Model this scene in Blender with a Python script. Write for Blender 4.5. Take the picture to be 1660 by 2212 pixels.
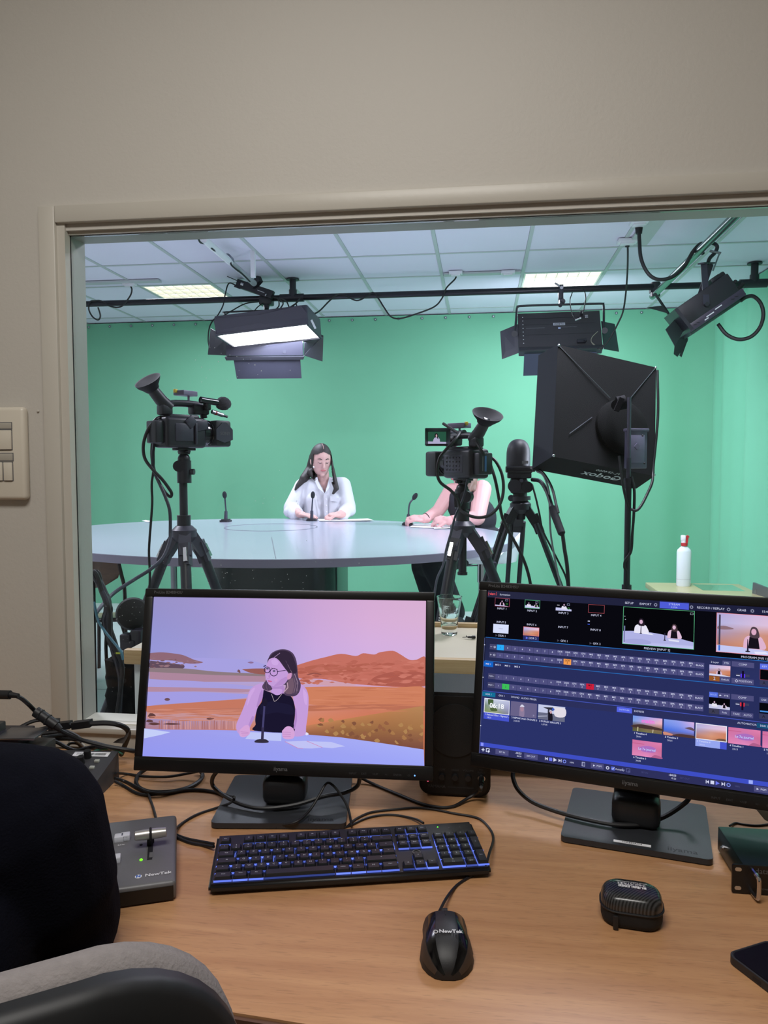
import bpy, bmesh, math, random
from mathutils import Vector, Matrix, Quaternion
for o in list(bpy.data.objects): bpy.data.objects.remove(o)
S = bpy.context.scene; COL = S.collection
random.seed(7)
# ------------------------------------------------------------------ camera
FPX, CAMZ = 1643.26, 1.38
YAW, PITCH, ROLL = map(math.radians, (7.2577, 3.4013, -0.1038))
_r = Vector((math.cos(YAW), math.sin(YAW), 0)); _f = Vector((-math.sin(YAW), math.cos(YAW), 0)); _u = Vector((0, 0, 1))
CF = _f*math.cos(PITCH) - _u*math.sin(PITCH); _u2 = _u*math.cos(PITCH) + _f*math.sin(PITCH)
CR = _r*math.cos(ROLL) + _u2*math.sin(ROLL); CU = _u2*math.cos(ROLL) - _r*math.sin(ROLL)
CAM = Vector((0, 0, CAMZ))
cd = bpy.data.cameras.new('camera'); cam = bpy.data.objects.new('camera', cd); COL.objects.link(cam)
cd.sensor_fit = 'VERTICAL'; cd.sensor_height = 36; cd.lens = FPX/2212*36; cd.clip_start = .02; cd.clip_end = 60
cam.matrix_world = Matrix(((CR.x, CU.x, -CF.x, 0), (CR.y, CU.y, -CF.y, 0), (CR.z, CU.z, -CF.z, CAMZ), (0, 0, 0, 1)))
S.camera = cam
# ------------------------------------------------------------------ world, light, exposure
w = bpy.data.worlds.new('world'); S.world = w; w.use_nodes = True
w.node_tree.nodes['Background'].inputs[0].default_value = (.5, .55, .6, 1); w.node_tree.nodes['Background'].inputs[1].default_value = .02
vs = S.view_settings; vs.view_transform = 'Standard'; vs.look = 'None'; vs.exposure = 0; vs.gamma = 1; vs.use_curve_mapping = False
def area(name, loc, d, size, power, color=(1, 1, 1), spread=180, up=None):
    l = bpy.data.lights.new(name, 'AREA'); l.shape = 'RECTANGLE'; l.size, l.size_y = size; l.energy = power; l.color = color; l.spread = math.radians(spread)
    o = bpy.data.objects.new(name, l); COL.objects.link(o); o.location = loc
    d = Vector(d).normalized(); o.rotation_euler = d.to_track_quat('-Z', 'Y').to_euler()
    return o
WARM = (1, .965, .92); COOL = (.76, .80, 1.0)
area('control_room_lamp', (-.28, .15, 2.838), (0, 0, -1), (1.15, .55), 37, WARM)
for i, (x, y) in enumerate(((-2.4, 6.135), (.6, 6.135), (-2.4, 3.135), (.6, 3.135))):
    area('ceiling_panel_lamp', (x, y, 2.765), (0, 0, -1), (.54, .54), 23 if y > 5 else 47, (.87, .84, 1.0))
# ------------------------------------------------------------------ pixel helpers (photo 1660 x 2212)
def ray(x, y): return CF + CR*((x-830)/FPX) - CU*((y-1106)/FPX)
def P(x, y, Y): d = ray(x, y); return CAM + d*(Y/d.y)
def D(x, y, z=.735): d = ray(x, y); return CAM + d*((z-CAMZ)/d.z)
def RP(x, y, o, n): d = ray(x, y); return CAM + d*((o-CAM).dot(n)/d.dot(n))
# ------------------------------------------------------------------ materials
def lin(c): return tuple((v/12.92 if v <= .04045 else ((v+.055)/1.055)**2.4) for v in c)
def rgb(*c): return lin([v/255 for v in c])
MATS = {}
def mat(name, c=(128, 128, 128), rough=.5, metal=0., spec=.5, bump=0., bscale=200., var=0., vscale=8., emit=0., coat=0., alpha=1., trans=0., sheen=0., vs3=None):
    if name in MATS: return MATS[name]
    m = bpy.data.materials.new(name); m.use_nodes = True; nt = m.node_tree; b = nt.nodes['Principled BSDF']; MATS[name] = m
    col = (*rgb(*c), 1); b.inputs['Base Color'].default_value = col
    b.inputs['Roughness'].default_value = rough; b.inputs['Metallic'].default_value = metal
    b.inputs['Specular IOR Level'].default_value = spec; b.inputs['Coat Weight'].default_value = coat
    b.inputs['Alpha'].default_value = alpha; b.inputs['Transmission Weight'].default_value = trans
    b.inputs['Sheen Weight'].default_value = sheen
    if emit: b.inputs['Emission Color'].default_value = col; b.inputs['Emission Strength'].default_value = emit
    tc = nt.nodes.new('ShaderNodeTexCoord')
    if var:
        n = nt.nodes.new('ShaderNodeTexNoise'); n.inputs['Scale'].default_value = vscale; n.inputs['Detail'].default_value = 4
        src = tc.outputs['Object']
        if vs3:
            mp = nt.nodes.new('ShaderNodeMapping'); mp.inputs['Scale'].default_value = vs3; nt.links.new(src, mp.inputs[0]); src = mp.outputs[0]
        nt.links.new(src, n.inputs['Vector'])
        mx = nt.nodes.new('ShaderNodeMix'); mx.data_type = 'RGBA'
        mx.inputs[6].default_value = (*[v*(1-var) for v in col[:3]], 1); mx.inputs[7].default_value = (*[min(1, v*(1+var)) for v in col[:3]], 1)
        nt.links.new(n.outputs['Fac'], mx.inputs[0]); nt.links.new(mx.outputs[2], b.inputs['Base Color'])
    if bump:
        n = nt.nodes.new('ShaderNodeTexNoise'); n.inputs['Scale'].default_value = bscale; n.inputs['Detail'].default_value = 3
        nt.links.new(tc.outputs['Object'], n.inputs['Vector'])
        bp = nt.nodes.new('ShaderNodeBump'); bp.inputs['Strength'].default_value = bump; bp.inputs['Distance'].default_value = .002
        nt.links.new(n.outputs['Fac'], bp.inputs['Height']); nt.links.new(bp.outputs[0], b.inputs['Normal'])
    return m
def emis(name, c, s=1.):
    if name in MATS: return MATS[name]
    m = bpy.data.materials.new(name); m.use_nodes = True; nt = m.node_tree; nt.nodes.clear(); MATS[name] = m
    e = nt.nodes.new('ShaderNodeEmission'); o = nt.nodes.new('ShaderNodeOutputMaterial')
    e.inputs[0].default_value = (*rgb(*c), 1); e.inputs[1].default_value = s; nt.links.new(e.outputs[0], o.inputs[0]); return m
def vcol_emis(name, s=1.):
    if name in MATS: return MATS[name]
    m = bpy.data.materials.new(name); m.use_nodes = True; nt = m.node_tree; nt.nodes.clear(); MATS[name] = m
    e = nt.nodes.new('ShaderNodeEmission'); o = nt.nodes.new('ShaderNodeOutputMaterial'); a = nt.nodes.new('ShaderNodeVertexColor'); a.layer_name = 'Col'
    nt.links.new(a.outputs[0], e.inputs[0]); e.inputs[1].default_value = s; nt.links.new(e.outputs[0], o.inputs[0]); return m
def wood(name, c1, c2, scale=(1.2, 14, 14), rough=.42, bump=.05, fleck=0.):
    if name in MATS: return MATS[name]
    m = bpy.data.materials.new(name); m.use_nodes = True; nt = m.node_tree; b = nt.nodes['Principled BSDF']; MATS[name] = m
    tc = nt.nodes.new('ShaderNodeTexCoord'); mp = nt.nodes.new('ShaderNodeMapping'); mp.inputs['Scale'].default_value = scale
    nt.links.new(tc.outputs['Object'], mp.inputs[0])
    n = nt.nodes.new('ShaderNodeTexNoise'); n.inputs['Scale'].default_value = 2.2; n.inputs['Detail'].default_value = 7; n.inputs['Roughness'].default_value = .62; n.inputs['Distortion'].default_value = .6
    nt.links.new(mp.outputs[0], n.inputs['Vector'])
    r = nt.nodes.new('ShaderNodeValToRGB'); r.color_ramp.elements[0].position = .32; r.color_ramp.elements[1].position = .7
    r.color_ramp.elements[0].color = (*rgb(*c1), 1); r.color_ramp.elements[1].color = (*rgb(*c2), 1); nt.links.new(n.outputs['Fac'], r.inputs[0])
    out = r.outputs[0]
    if fleck:
        mp2 = nt.nodes.new('ShaderNodeMapping'); mp2.inputs['Scale'].default_value = (25, 260, 260); nt.links.new(tc.outputs['Object'], mp2.inputs[0])
        n2 = nt.nodes.new('ShaderNodeTexNoise'); n2.inputs['Scale'].default_value = 1.6; n2.inputs['Detail'].default_value = 2; nt.links.new(mp2.outputs[0], n2.inputs['Vector'])
        r2 = nt.nodes.new('ShaderNodeValToRGB'); r2.color_ramp.elements[0].position = .56; r2.color_ramp.elements[1].position = .70
        r2.color_ramp.elements[0].color = (0, 0, 0, 1); r2.color_ramp.elements[1].color = (1, 1, 1, 1); nt.links.new(n2.outputs['Fac'], r2.inputs[0])
        ml = nt.nodes.new('ShaderNodeMath'); ml.operation = 'MULTIPLY'; ml.inputs[1].default_value = fleck; nt.links.new(r2.outputs[0], ml.inputs[0])
        mx = nt.nodes.new('ShaderNodeMix'); mx.data_type = 'RGBA'; nt.links.new(ml.outputs[0], mx.inputs[0]); nt.links.new(out, mx.inputs[6]); mx.inputs[7].default_value = (*[v*.55 for v in rgb(*c1)], 1); out = mx.outputs[2]
    nt.links.new(out, b.inputs['Base Color']); b.inputs['Roughness'].default_value = rough
    bp = nt.nodes.new('ShaderNodeBump'); bp.inputs['Strength'].default_value = bump; bp.inputs['Distance'].default_value = .001
    nt.links.new(n.outputs['Fac'], bp.inputs['Height']); nt.links.new(bp.outputs[0], b.inputs['Normal']); return m
def pane_mat(name, tint=(.97, .99, .98), refl=1.0):
    if name in MATS: return MATS[name]
    m = bpy.data.materials.new(name); m.use_nodes = True; nt = m.node_tree; nt.nodes.clear(); MATS[name] = m
    t = nt.nodes.new('ShaderNodeBsdfTransparent'); t.inputs[0].default_value = (*tint, 1)
    g = nt.nodes.new('ShaderNodeBsdfGlossy'); g.inputs['Roughness'].default_value = .0
    f = nt.nodes.new('ShaderNodeFresnel'); f.inputs[0].default_value = 1.45
    ml = nt.nodes.new('ShaderNodeMath'); ml.operation = 'MULTIPLY'; ml.inputs[1].default_value = refl; nt.links.new(f.outputs[0], ml.inputs[0])
    mx = nt.nodes.new('ShaderNodeMixShader'); o = nt.nodes.new('ShaderNodeOutputMaterial')
    nt.links.new(ml.outputs[0], mx.inputs[0]); nt.links.new(t.outputs[0], mx.inputs[1]); nt.links.new(g.outputs[0], mx.inputs[2]); nt.links.new(mx.outputs[0], o.inputs[0]); return m
PLASTIC = mat('black_plastic', (26, 26, 28), .45, var=.15, vscale=30, bump=.1, bscale=900)
GEAR = mat('gear_black', (37, 37, 45), .42, var=.2, vscale=25)
GEAR2 = mat('gear_charcoal', (58, 57, 70), .45, var=.15, vscale=25)
GEARG = mat('gear_gloss', (30, 30, 36), .15, var=.1)
RUBBER = mat('black_rubber', (22, 22, 25), .5, var=.1)
FABRICB = mat('black_cloth', (17, 18, 20), .85, var=.2, vscale=12, bump=.05, bscale=250, spec=.25)
CHROME = mat('chrome', (205, 205, 210), .18, 1., var=.05)
STEEL = mat('steel', (140, 142, 150), .35, 1., var=.1)
WHITEP = mat('white_plastic', (225, 225, 230), .4, var=.04)
PAPER = mat('paper', (238, 238, 242), .8, var=.03, vscale=15)
PRINT = mat('print_white', (225, 225, 230), .6, var=.02)
PRINTG = mat('print_grey', (95, 95, 98), .6, var=.02)
PRINTD = mat('print_dark', (20, 20, 24), .6, var=.02)
# ------------------------------------------------------------------ geometry
def xf(g, M): return ([M @ Vector(v) for v in g[0]], g[1])
def T(x, y=None, z=None): return Matrix.Translation(x if y is None else (x, y, z))
def Rz(a): return Matrix.Rotation(a, 4, 'Z')
def Rx(a): return Matrix.Rotation(a, 4, 'X')
def Ry(a): return Matrix.Rotation(a, 4, 'Y')
def Sc(x, y, z): return Matrix.Diagonal((x, y, z, 1))
def fr(o, x, y, z): return Matrix(((x[0], y[0], z[0], o[0]), (x[1], y[1], z[1], o[1]), (x[2], y[2], z[2], o[2]), (0, 0, 0, 1)))
def along(p0, p1, hint=None):
    p0, p1 = Vector(p0), Vector(p1); z = (p1-p0).normalized(); h = Vector(hint) if hint else (Vector((0, 0, 1)) if abs(z.z) < .9 else Vector((0, 1, 0)))
    x = h.cross(z).normalized(); y = z.cross(x); return fr(p0, x, y, z)
def g_box(sx, sy, sz):
    a, b, c = sx/2, sy/2, sz/2
    return ([(-a, -b, -c), (a, -b, -c), (a, b, -c), (-a, b, -c), (-a, -b, c), (a, -b, c), (a, b, c), (-a, b, c)], [(3, 2, 1, 0), (4, 5, 6, 7), (0, 1, 5, 4), (1, 2, 6, 5), (2, 3, 7, 6), (3, 0, 4, 7)])
_rb = {}
def g_rbox(sx, sy, sz, r, seg=2):
    k = (round(sx, 5), round(sy, 5), round(sz, 5), r, seg)
    if k not in _rb:
        bm = bmesh.new(); bmesh.ops.create_cube(bm, size=1, matrix=Sc(sx, sy, sz)); r = min(r, .49*min(sx, sy, sz))
        bmesh.ops.bevel(bm, geom=bm.edges[:], offset=r, segments=seg, profile=.5, affect='EDGES')
        bm.verts.index_update(); _rb[k] = ([v.co.copy() for v in bm.verts], [tuple(v.index for v in f.verts) for f in bm.faces]); bm.free()
    return _rb[k]
def g_lathe(prof, n=24):
    V, F, idx = [], [], []
    for r, z in prof:
        if r < 1e-7: idx.append([len(V)]); V.append((0, 0, z))
        else:
            idx.append(list(range(len(V), len(V)+n)))
            for i in range(n): a = 2*math.pi*i/n; V.append((r*math.cos(a), r*math.sin(a), z))
    for A, B in zip(idx, idx[1:]):
        for i in range(n):
            j = (i+1) % n
            if len(A) == 1 and len(B) > 1: F.append((A[0], B[j], B[i]))
            elif len(B) == 1 and len(A) > 1: F.append((A[i], A[j], B[0]))
            elif len(A) > 1: F.append((A[i], A[j], B[j], B[i]))
    return V, F
def g_cyl(r0, h, r1=None, n=16, cap=True):
    r1 = r0 if r1 is None else r1
    return g_lathe([(0, 0), (r0, 0), (r1, h), (0, h)] if cap else [(r0, 0), (r1, h)], n)
def g_ell(rx, ry, rz, nu=16, nv=10):
    g = g_lathe([(math.sin(math.pi*i/nv) if 0 < i < nv else 0, -math.cos(math.pi*i/nv)) for i in range(nv+1)], nu)
    return ([(x*rx, y*ry, z*rz) for x, y, z in g[0]], g[1])
def g_prism(poly, h, z0=0.):
    n = len(poly); V = [(x, y, z0) for x, y in poly] + [(x, y, z0+h) for x, y in poly]
    return V, [tuple(range(n-1, -1, -1)), tuple(range(n, 2*n))] + [(i, (i+1) % n, n+(i+1) % n, n+i) for i in range(n)]
def rrect(w, h, r, n=5):
    o = []
    for cx, cy, a0 in ((w/2-r, h/2-r, 0), (-w/2+r, h/2-r, 90), (-w/2+r, -h/2+r, 180), (w/2-r, -h/2+r, 270)):
        for i in range(n+1): a = math.radians(a0+90*i/n); o.append((cx+r*math.cos(a), cy+r*math.sin(a)))
    return o
def catmull(pts, n=6):
    pts = [Vector(p) for p in pts]
    if len(pts) < 3: return pts
    q = [pts[0]*2-pts[1]] + pts + [pts[-1]*2-pts[-2]]; o = []
    for i in range(1, len(q)-2):
        a, b, c, d = q[i-1:i+3]
        for k in range(n):
            t = k/n; o.append(.5*((2*b)+(c-a)*t+(2*a-5*b+4*c-d)*t*t+(3*b-a-3*c+d)*t**3))
    o.append(pts[-1]); return o
def g_tube(pts, r, n=8, closed=False):
    pts = [Vector(p) for p in pts]; m = len(pts); rr = r if isinstance(r, (list, tuple)) else [r]*m
    V, F = [], []; t0 = None; x = None
    for i, p in enumerate(pts):
        if closed: t = (pts[(i+1) % m]-pts[i-1])
        else: t = (pts[min(i+1, m-1)]-pts[max(i-1, 0)])
        t = t.normalized() if t.length > 1e-9 else (t0 or Vector((0, 0, 1)))
        if x is None: h = Vector((0, 0, 1)) if abs(t.z) < .9 else Vector((1, 0, 0)); x = h.cross(t).normalized()
        else: x = (x-t*x.dot(t)); x = x.normalized() if x.length > 1e-6 else Vector((0, 0, 1)).cross(t).normalized()
        y = t.cross(x); t0 = t
        for k in range(n): a = 2*math.pi*k/n; V.append(p+(x*math.cos(a)+y*math.sin(a))*rr[i])
    for i in range(m if closed else m-1):
        for k in range(n): a, b = i*n, ((i+1) % m)*n; F.append((a+k, a+(k+1) % n, b+(k+1) % n, b+k))
    if not closed: F += [tuple(range(n-1, -1, -1)), tuple((m-1)*n+k for k in range(n))]
    return V, F
def g_torus(R, r, n=24, m=8): return g_tube([(R*math.cos(2*math.pi*i/n), R*math.sin(2*math.pi*i/n), 0) for i in range(n)], r, m, True)
def g_caps(p0, r0, p1, r1, n=14):
    p0, p1 = Vector(p0), Vector(p1); L = (p1-p0).length
    prof = [(r0*math.cos(a), r0*math.sin(a)) for a in [math.radians(-90+22.5*i) for i in range(5)]] + [(r1*math.cos(a), L+r1*math.sin(a)) for a in [math.radians(22.5*i) for i in range(5)]]
    prof = [(0 if abs(a) < 1e-6 else a, b) for a, b in prof]
    return xf(g_lathe(prof, n), along(p0, p1))
_tx = {}
def g_text(s, size=1., align='CENTER', bold=0.):
    k = (s, align, bold)
    if k not in _tx:
        c = bpy.data.curves.new('t', 'FONT'); c.body = s; c.size = 1; c.align_x = align; c.align_y = 'CENTER'; c.resolution_u = 2; c.offset = bold
        o = bpy.data.objects.new('t', c); me = bpy.data.meshes.new_from_object(o)
        _tx[k] = ([v.co.copy() for v in me.vertices], [tuple(p.vertices) for p in me.polygons]); bpy.data.meshes.remove(me); bpy.data.objects.remove(o); bpy.data.curves.remove(c)
    return ([v*size for v in _tx[k][0]], _tx[k][1])
class MB:
    def __init__(s): s.v = []; s.f = []; s.c = []
    def add(s, g, M=None, col=None):
        n = len(s.v); s.v += [Vector(v) for v in g[0]] if M is None else [M @ Vector(v) for v in g[0]]
        s.f += [tuple(i+n for i in f) for f in g[1]]; s.c += [col]*len(g[1]); return s
    def box(s, c, sz, M=None):
        return s.add(g_box(*sz), T(Vector(c)) if M is None else M @ T(Vector(c)))
    def bb(s, a, b): return s.add(g_box(*[b[i]-a[i] for i in range(3)]), T(*[(a[i]+b[i])/2 for i in range(3)]))
    def rbox(s, c, sz, r, M=None, seg=2): return s.add(g_rbox(*sz, r, seg), T(Vector(c)) if M is None else M @ T(Vector(c)))
    def cyl(s, p0, p1, r, r1=None, n=16): return s.add(g_cyl(r, (Vector(p1)-Vector(p0)).length, r1, n), along(p0, p1))
    def tube(s, pts, r, n=8, sm=5): return s.add(g_tube(catmull(pts, sm) if sm else pts, r, n))
    def beam(s, p0, p1, w, h, hint=None):
        L = (Vector(p1)-Vector(p0)).length; return s.add(g_box(w, h, L), along(p0, p1, hint) @ T(0, 0, L/2))
    def ell(s, c, r, M=None, nu=16, nv=10): return s.add(g_ell(*r, nu, nv), (T(Vector(c)) if M is None else M @ T(Vector(c))))
    def text(s, t, size, M, align='CENTER', bold=0.): return s.add(g_text(t, size, align, bold), M)
    def quad(s, a, b, c, d): return s.add(([a, b, c, d], [(0, 1, 2, 3)]))
    def plate(s, pts, th, n=None):
        pts = [Vector(p) for p in pts]
        if n is None: n = (pts[1]-pts[0]).cross(pts[2]-pts[1]).normalized()
        n = Vector(n)*th; m = len(pts)
        return s.add((pts+[p-n for p in pts], [tuple(range(m)), tuple(range(2*m-1, m-1, -1))]+[((i+1) % m, i, m+i, m+(i+1) % m) for i in range(m)]))
ROOT = {}
def mesh_obj(name, v, f, m, smooth=35):
    me = bpy.data.meshes.new(name); me.from_pydata(v, [], f); me.update()
    bm = bmesh.new(); bm.from_mesh(me); bmesh.ops.recalc_face_normals(bm, faces=bm.faces[:]) if smooth is not None else None; bm.to_mesh(me); bm.free()
    me.materials.append(m)
    if smooth:
        me.polygons.foreach_set('use_smooth', [True]*len(me.polygons)); me.set_sharp_from_angle(angle=math.radians(smooth))
    o = bpy.data.objects.new(name, me); COL.objects.link(o); return o
def top(o):
    while o.parent: o = o.parent
    return o
def part(name, mb, m, parent=None, smooth=35, world=True, label=None):
    """a mesh; with a parent the vertices are given in world space and moved into the thing's frame"""
    if parent is None:
        xs = [[p[i] for p in mb.v] for i in range(3)]; org = Vector(((min(xs[0])+max(xs[0]))/2, (min(xs[1])+max(xs[1]))/2, min(xs[2])))
        o = mesh_obj(name, [p-org for p in mb.v], mb.f, m, smooth); o.location = org; ROOT[o.name] = T(org)
    else:
        I = ROOT[top(parent).name].inverted() if world else Matrix()
        o = mesh_obj(name, [I @ p for p in mb.v], mb.f, m, smooth); o.parent = parent
    if label: o['label'] = label
    return o
def thing(name, label, cat, M, group=None):
    o = bpy.data.objects.new(name, None); COL.objects.link(o); o.empty_display_size = .05
    if not isinstance(M, Matrix): M = T(Vector(M))
    o.matrix_world = M; ROOT[o.name] = M.copy(); o['label'] = label; o['category'] = cat
    if group: o['group'] = group
    return o
def tag(o, label, cat, group=None):
    o['label'] = label; o['category'] = cat
    if group: o['group'] = group
    return o
def struct(o): o['kind'] = 'structure'; return o
def sthing(name, M):
    o = bpy.data.objects.new(name, None); COL.objects.link(o); o.empty_display_size = .05
    if not isinstance(M, Matrix): M = T(Vector(M))
    o.matrix_world = M; ROOT[o.name] = M.copy(); o['kind'] = 'structure'; return o
def inst(src, parent, M, name=None):
    """linked copy of a part at local matrix M"""
    c = src.copy(); COL.objects.link(c); c.parent = parent; c.matrix_local = M
    return c
def cable(pts, r, label, cat='cable', m=None, name='cable', sm=6, n=8):
    return tag(part(name, MB().add(g_tube(catmull(pts, sm), r, n)), m or RUBBER), label, cat)
# ================================================================== THE SETTING
PAINT = mat('wall_paint', (196, 191, 182), .55, var=.03, vscale=3, bump=.2, bscale=140)
TRIMP = mat('trim_paint', (196, 191, 180), .38, var=.03, vscale=5, bump=.15, bscale=60)
SILLP = mat('sill_paint', (226, 222, 210), .35, var=.05, vscale=12, bump=.15, bscale=60)
SWALL = mat('studio_wall_paint', (205, 208, 206), .6, var=.03, bump=.2, bscale=120)
CARPET = mat('control_floor', (92, 84, 76), .9, var=.2, vscale=60, bump=.4, bscale=400)
VINYL = mat('studio_vinyl', (206, 214, 214), .35, var=.05, vscale=4)
YW = 1.625; X0, X1, Z0, Z1 = -.92, 1.30, .789, 1.900
b = MB(); b.bb((-4.3, YW, 0), (X0-.006, 1.705, 2.9)); b.bb((X1+.006, YW, 0), (2.9, 1.705, 2.9)); b.bb((X0-.006, YW, Z1+.006), (X1+.006, 1.705, 2.9)); b.bb((X0-.006, YW, 0), (X1+.006, 1.705, Z0-.006))
struct(part('wall_front', b, PAINT, smooth=None))
struct(part('wall_left', MB().bb((-2.3, -2.1, 0), (-2.2, YW, 2.9)), PAINT, smooth=None))
struct(part('wall_right', MB().bb((2.5, -2.1, 0), (2.6, YW, 2.9)), PAINT, smooth=None))
struct(part('wall_back', MB().bb((-2.3, -2.2, 0), (2.6, -2.1, 2.9)), PAINT, smooth=None))
struct(part('floor', MB().bb((-2.3, -2.2, -.08), (2.6, YW, 0)), CARPET, smooth=None))
LT = thing('ceiling_lamp', 'long white ceiling lamp over the control desk, above the frame', 'ceiling light', (-.28, .15, 2.845))
part('housing', MB().bb((-.88, -.15, 2.845), (.32, .45, 2.9)), WHITEP, LT, smooth=None)
struct(part('ceiling', MB().bb((-2.3, -2.2, 2.9), (2.6, YW, 2.98)), PAINT, smooth=None))
# window casing: proud outer board, recessed inner strip
def casing(name, a, bb_, a2, b2):
    o = struct(part(name, MB().add(g_rbox(*[bb_[i]-a[i] for i in range(3)], .003), T(*[(a[i]+bb_[i])/2 for i in range(3)])), TRIMP)); part('inner_strip', MB().bb(a2, b2), TRIMP, o)
casing('trim_1', (-.978, 1.610, .735), (-.939, 1.64, 1.9575), (-.9388, 1.619, .789), (-.92, 1.645, 1.92))
casing('trim_2', (-.9385, 1.610, 1.920), (1.36, 1.64, 1.9575), (-.9388, 1.634, 1.8995), (1.32, 1.645, 1.9195))
casing('trim_3', (-.9385, 1.606, .7725), (1.36, 1.64, .786), (-.9385, 1.616, .737), (1.36, 1.64, .7723))
casing('trim_4', (1.32, 1.610, .787), (1.36, 1.64, 1.9195), (1.30, 1.619, .789), (1.3198, 1.645, 1.899))
win = sthing('window_1', (.19, 1.66, .789))
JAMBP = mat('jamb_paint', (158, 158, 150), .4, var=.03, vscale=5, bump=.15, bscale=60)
part('jamb', MB().bb((-.945, 1.642, .78), (-.92, 1.705, 1.915)), JAMBP, win); part('jamb', MB().bb((1.30, 1.642, .78), (1.325, 1.705, 1.915)), JAMBP, win)
part('head_jamb', MB().bb((-.9198, 1.642, 1.8995), (1.2998, 1.705, 1.92)), JAMBP, win)
part('sill', MB().add(g_rbox(2.2398, .071, .03, .003), T(.19, 1.671, .774)), SILLP, win)
part('glazing_gap', MB().bb((-.9215, 1.6405, .79), (-.9192, 1.6418, 1.8995)).bb((-.92, 1.6405, 1.8985), (1.3, 1.6418, 1.9008)), PRINTD, win)
part('pane', MB().bb((-.9205, 1.648, .789), (1.3005, 1.654, 1.8995)), pane_mat('window_glass', refl=.35), win, smooth=None)
sp = MB()
def speck(px, py, r):
    c = P(px, py, 1.6472); n = 6; a0 = random.random()*6
    v = [c+Vector((math.cos(a0+6.283*i/n)*r*random.uniform(.5, 1.2), 0, math.sin(a0+6.283*i/n)*r*random.uniform(.6, 1.5))) for i in range(n)]
    sp.add((v, [tuple(range(n))]))
for px, py, r in ((497, 767, 1.5), (581, 747, 1), (512, 770, 1.4), (538, 785, 1), (551, 788, 1.6), (565, 801, 1.4), (557, 809, 1.1), (627, 800, 1.3), (513, 814, 1), (464, 751, 1.3), (478, 763, 1), (472, 781, 1.5), (436, 793, 1.4), (454, 799, 1.2), (562, 746, 1), (526, 776, 1)): speck(px, py, r*.0009)
for i in range(110):
    cx, cy, s = random.choice(((610, 1070, 45), (470, 800, 40), (600, 1245, 60), (480, 1245, 40), (580, 1245, 90), (280, 1330, 25), (300, 1310, 20)))
    speck(random.gauss(cx, s), random.gauss(cy, s*.55), random.uniform(.0003, .0011))
for i in range(40): speck(random.uniform(210, 420), random.uniform(1180, 1500), random.uniform(.0003, .0008))
o = part('dust_specks', sp, mat('dust', (190, 200, 200), .9, var=.1), win, smooth=None); o['kind'] = 'stuff'
# --- studio shell
struct(part('floor_studio', MB().bb((-4.3, 1.705, -.08), (2.9, 7.5, 0)), VINYL, smooth=None))
for a, bb_ in (((-4.3, 4.398, 0), (2.05, 4.404, .0012)), ((-.6, 1.71, 0), (-.594, 7.2, .0012)), ((-4.3, 6.93, 0), (2.05, 6.936, .0012))):
    part('floor_seam', MB().bb(a, bb_), mat('seam_grey', (150, 160, 160), .6, var=.1), bpy.data.objects['floor_studio'], smooth=None)
struct(part('wall_studio_back', MB().bb((-4.3, 7.32, 0), (2.9, 7.42, 2.9)), SWALL, smooth=None))
struct(part('wall_studio_left', MB().bb((-4.35, 1.705, 0), (-4.25, 7.4, 2.9)), SWALL, smooth=None))
struct(part('wall_studio_right', MB().bb((2.14, 1.705, 0), (2.24, 7.4, 2.9)), SWALL, smooth=None))
CT = mat('ceiling_tile', (226, 222, 238), .85, var=.03, vscale=40, bump=.3, bscale=500); CG = mat('ceiling_grid', (186, 192, 192), .5, var=.03)
ceil = struct(part('ceiling_studio', MB().bb((-4.3, 1.705, 2.86), (2.9, 7.4, 2.94)), SWALL, smooth=None))
CZ = 2.812; XL = [.3+.6*k for k in range(-7, 4)]; YL = [7.035-.6*k for k in range(0, 9)]
for x in XL:
    part('grid_bar', MB().bb((x-.012, 1.706, CZ), (x+.012, 7.31, CZ+.03)), CG, ceil, smooth=None)
for y in YL:
    part('grid_bar', MB().bb((-4.24, y-.012, CZ+.001), (2.13, y+.012, CZ+.03)), CG, ceil, smooth=None)
tl = None; LIGHTCELLS = {(-2.4, 6.135), (.6, 6.135), (-2.4, 3.135), (.6, 3.135)}
xs = [-4.2] + XL; ys = sorted([7.635]+YL+[1.635])
I0 = ROOT['ceiling_studio'].inverted()
for xa in XL[:-1]:
    for ya in ys[:-1]:
        cx, cy = xa+.3, ya+.3
        if any(abs(cx-a) < .05 and abs(cy-c) < .05 for a, c in LIGHTCELLS): continue
        lo, hi = max(ya+.013, 1.71), min(ya+.587, 7.315)
        if hi-lo < .56: part('ceiling_tile', MB().bb((xa+.013, lo, CZ+.005), (xa+.587, hi, CZ+.02)), CT, ceil, smooth=None)
        elif tl is None: tl = part('ceiling_tile', MB().box((0, 0, 0), (.574, .574, .015)), CT, ceil, smooth=None, world=False); tl.matrix_local = I0 @ T(cx, cy, CZ+.0125)
        else: inst(tl, ceil, I0 @ T(cx, cy, CZ+.0125))
LAMPW = emis('ceiling_lamp_glow', (255, 250, 236), 2.4); LOUV = mat('louver', (240, 238, 226), .3, var=.03)
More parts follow.
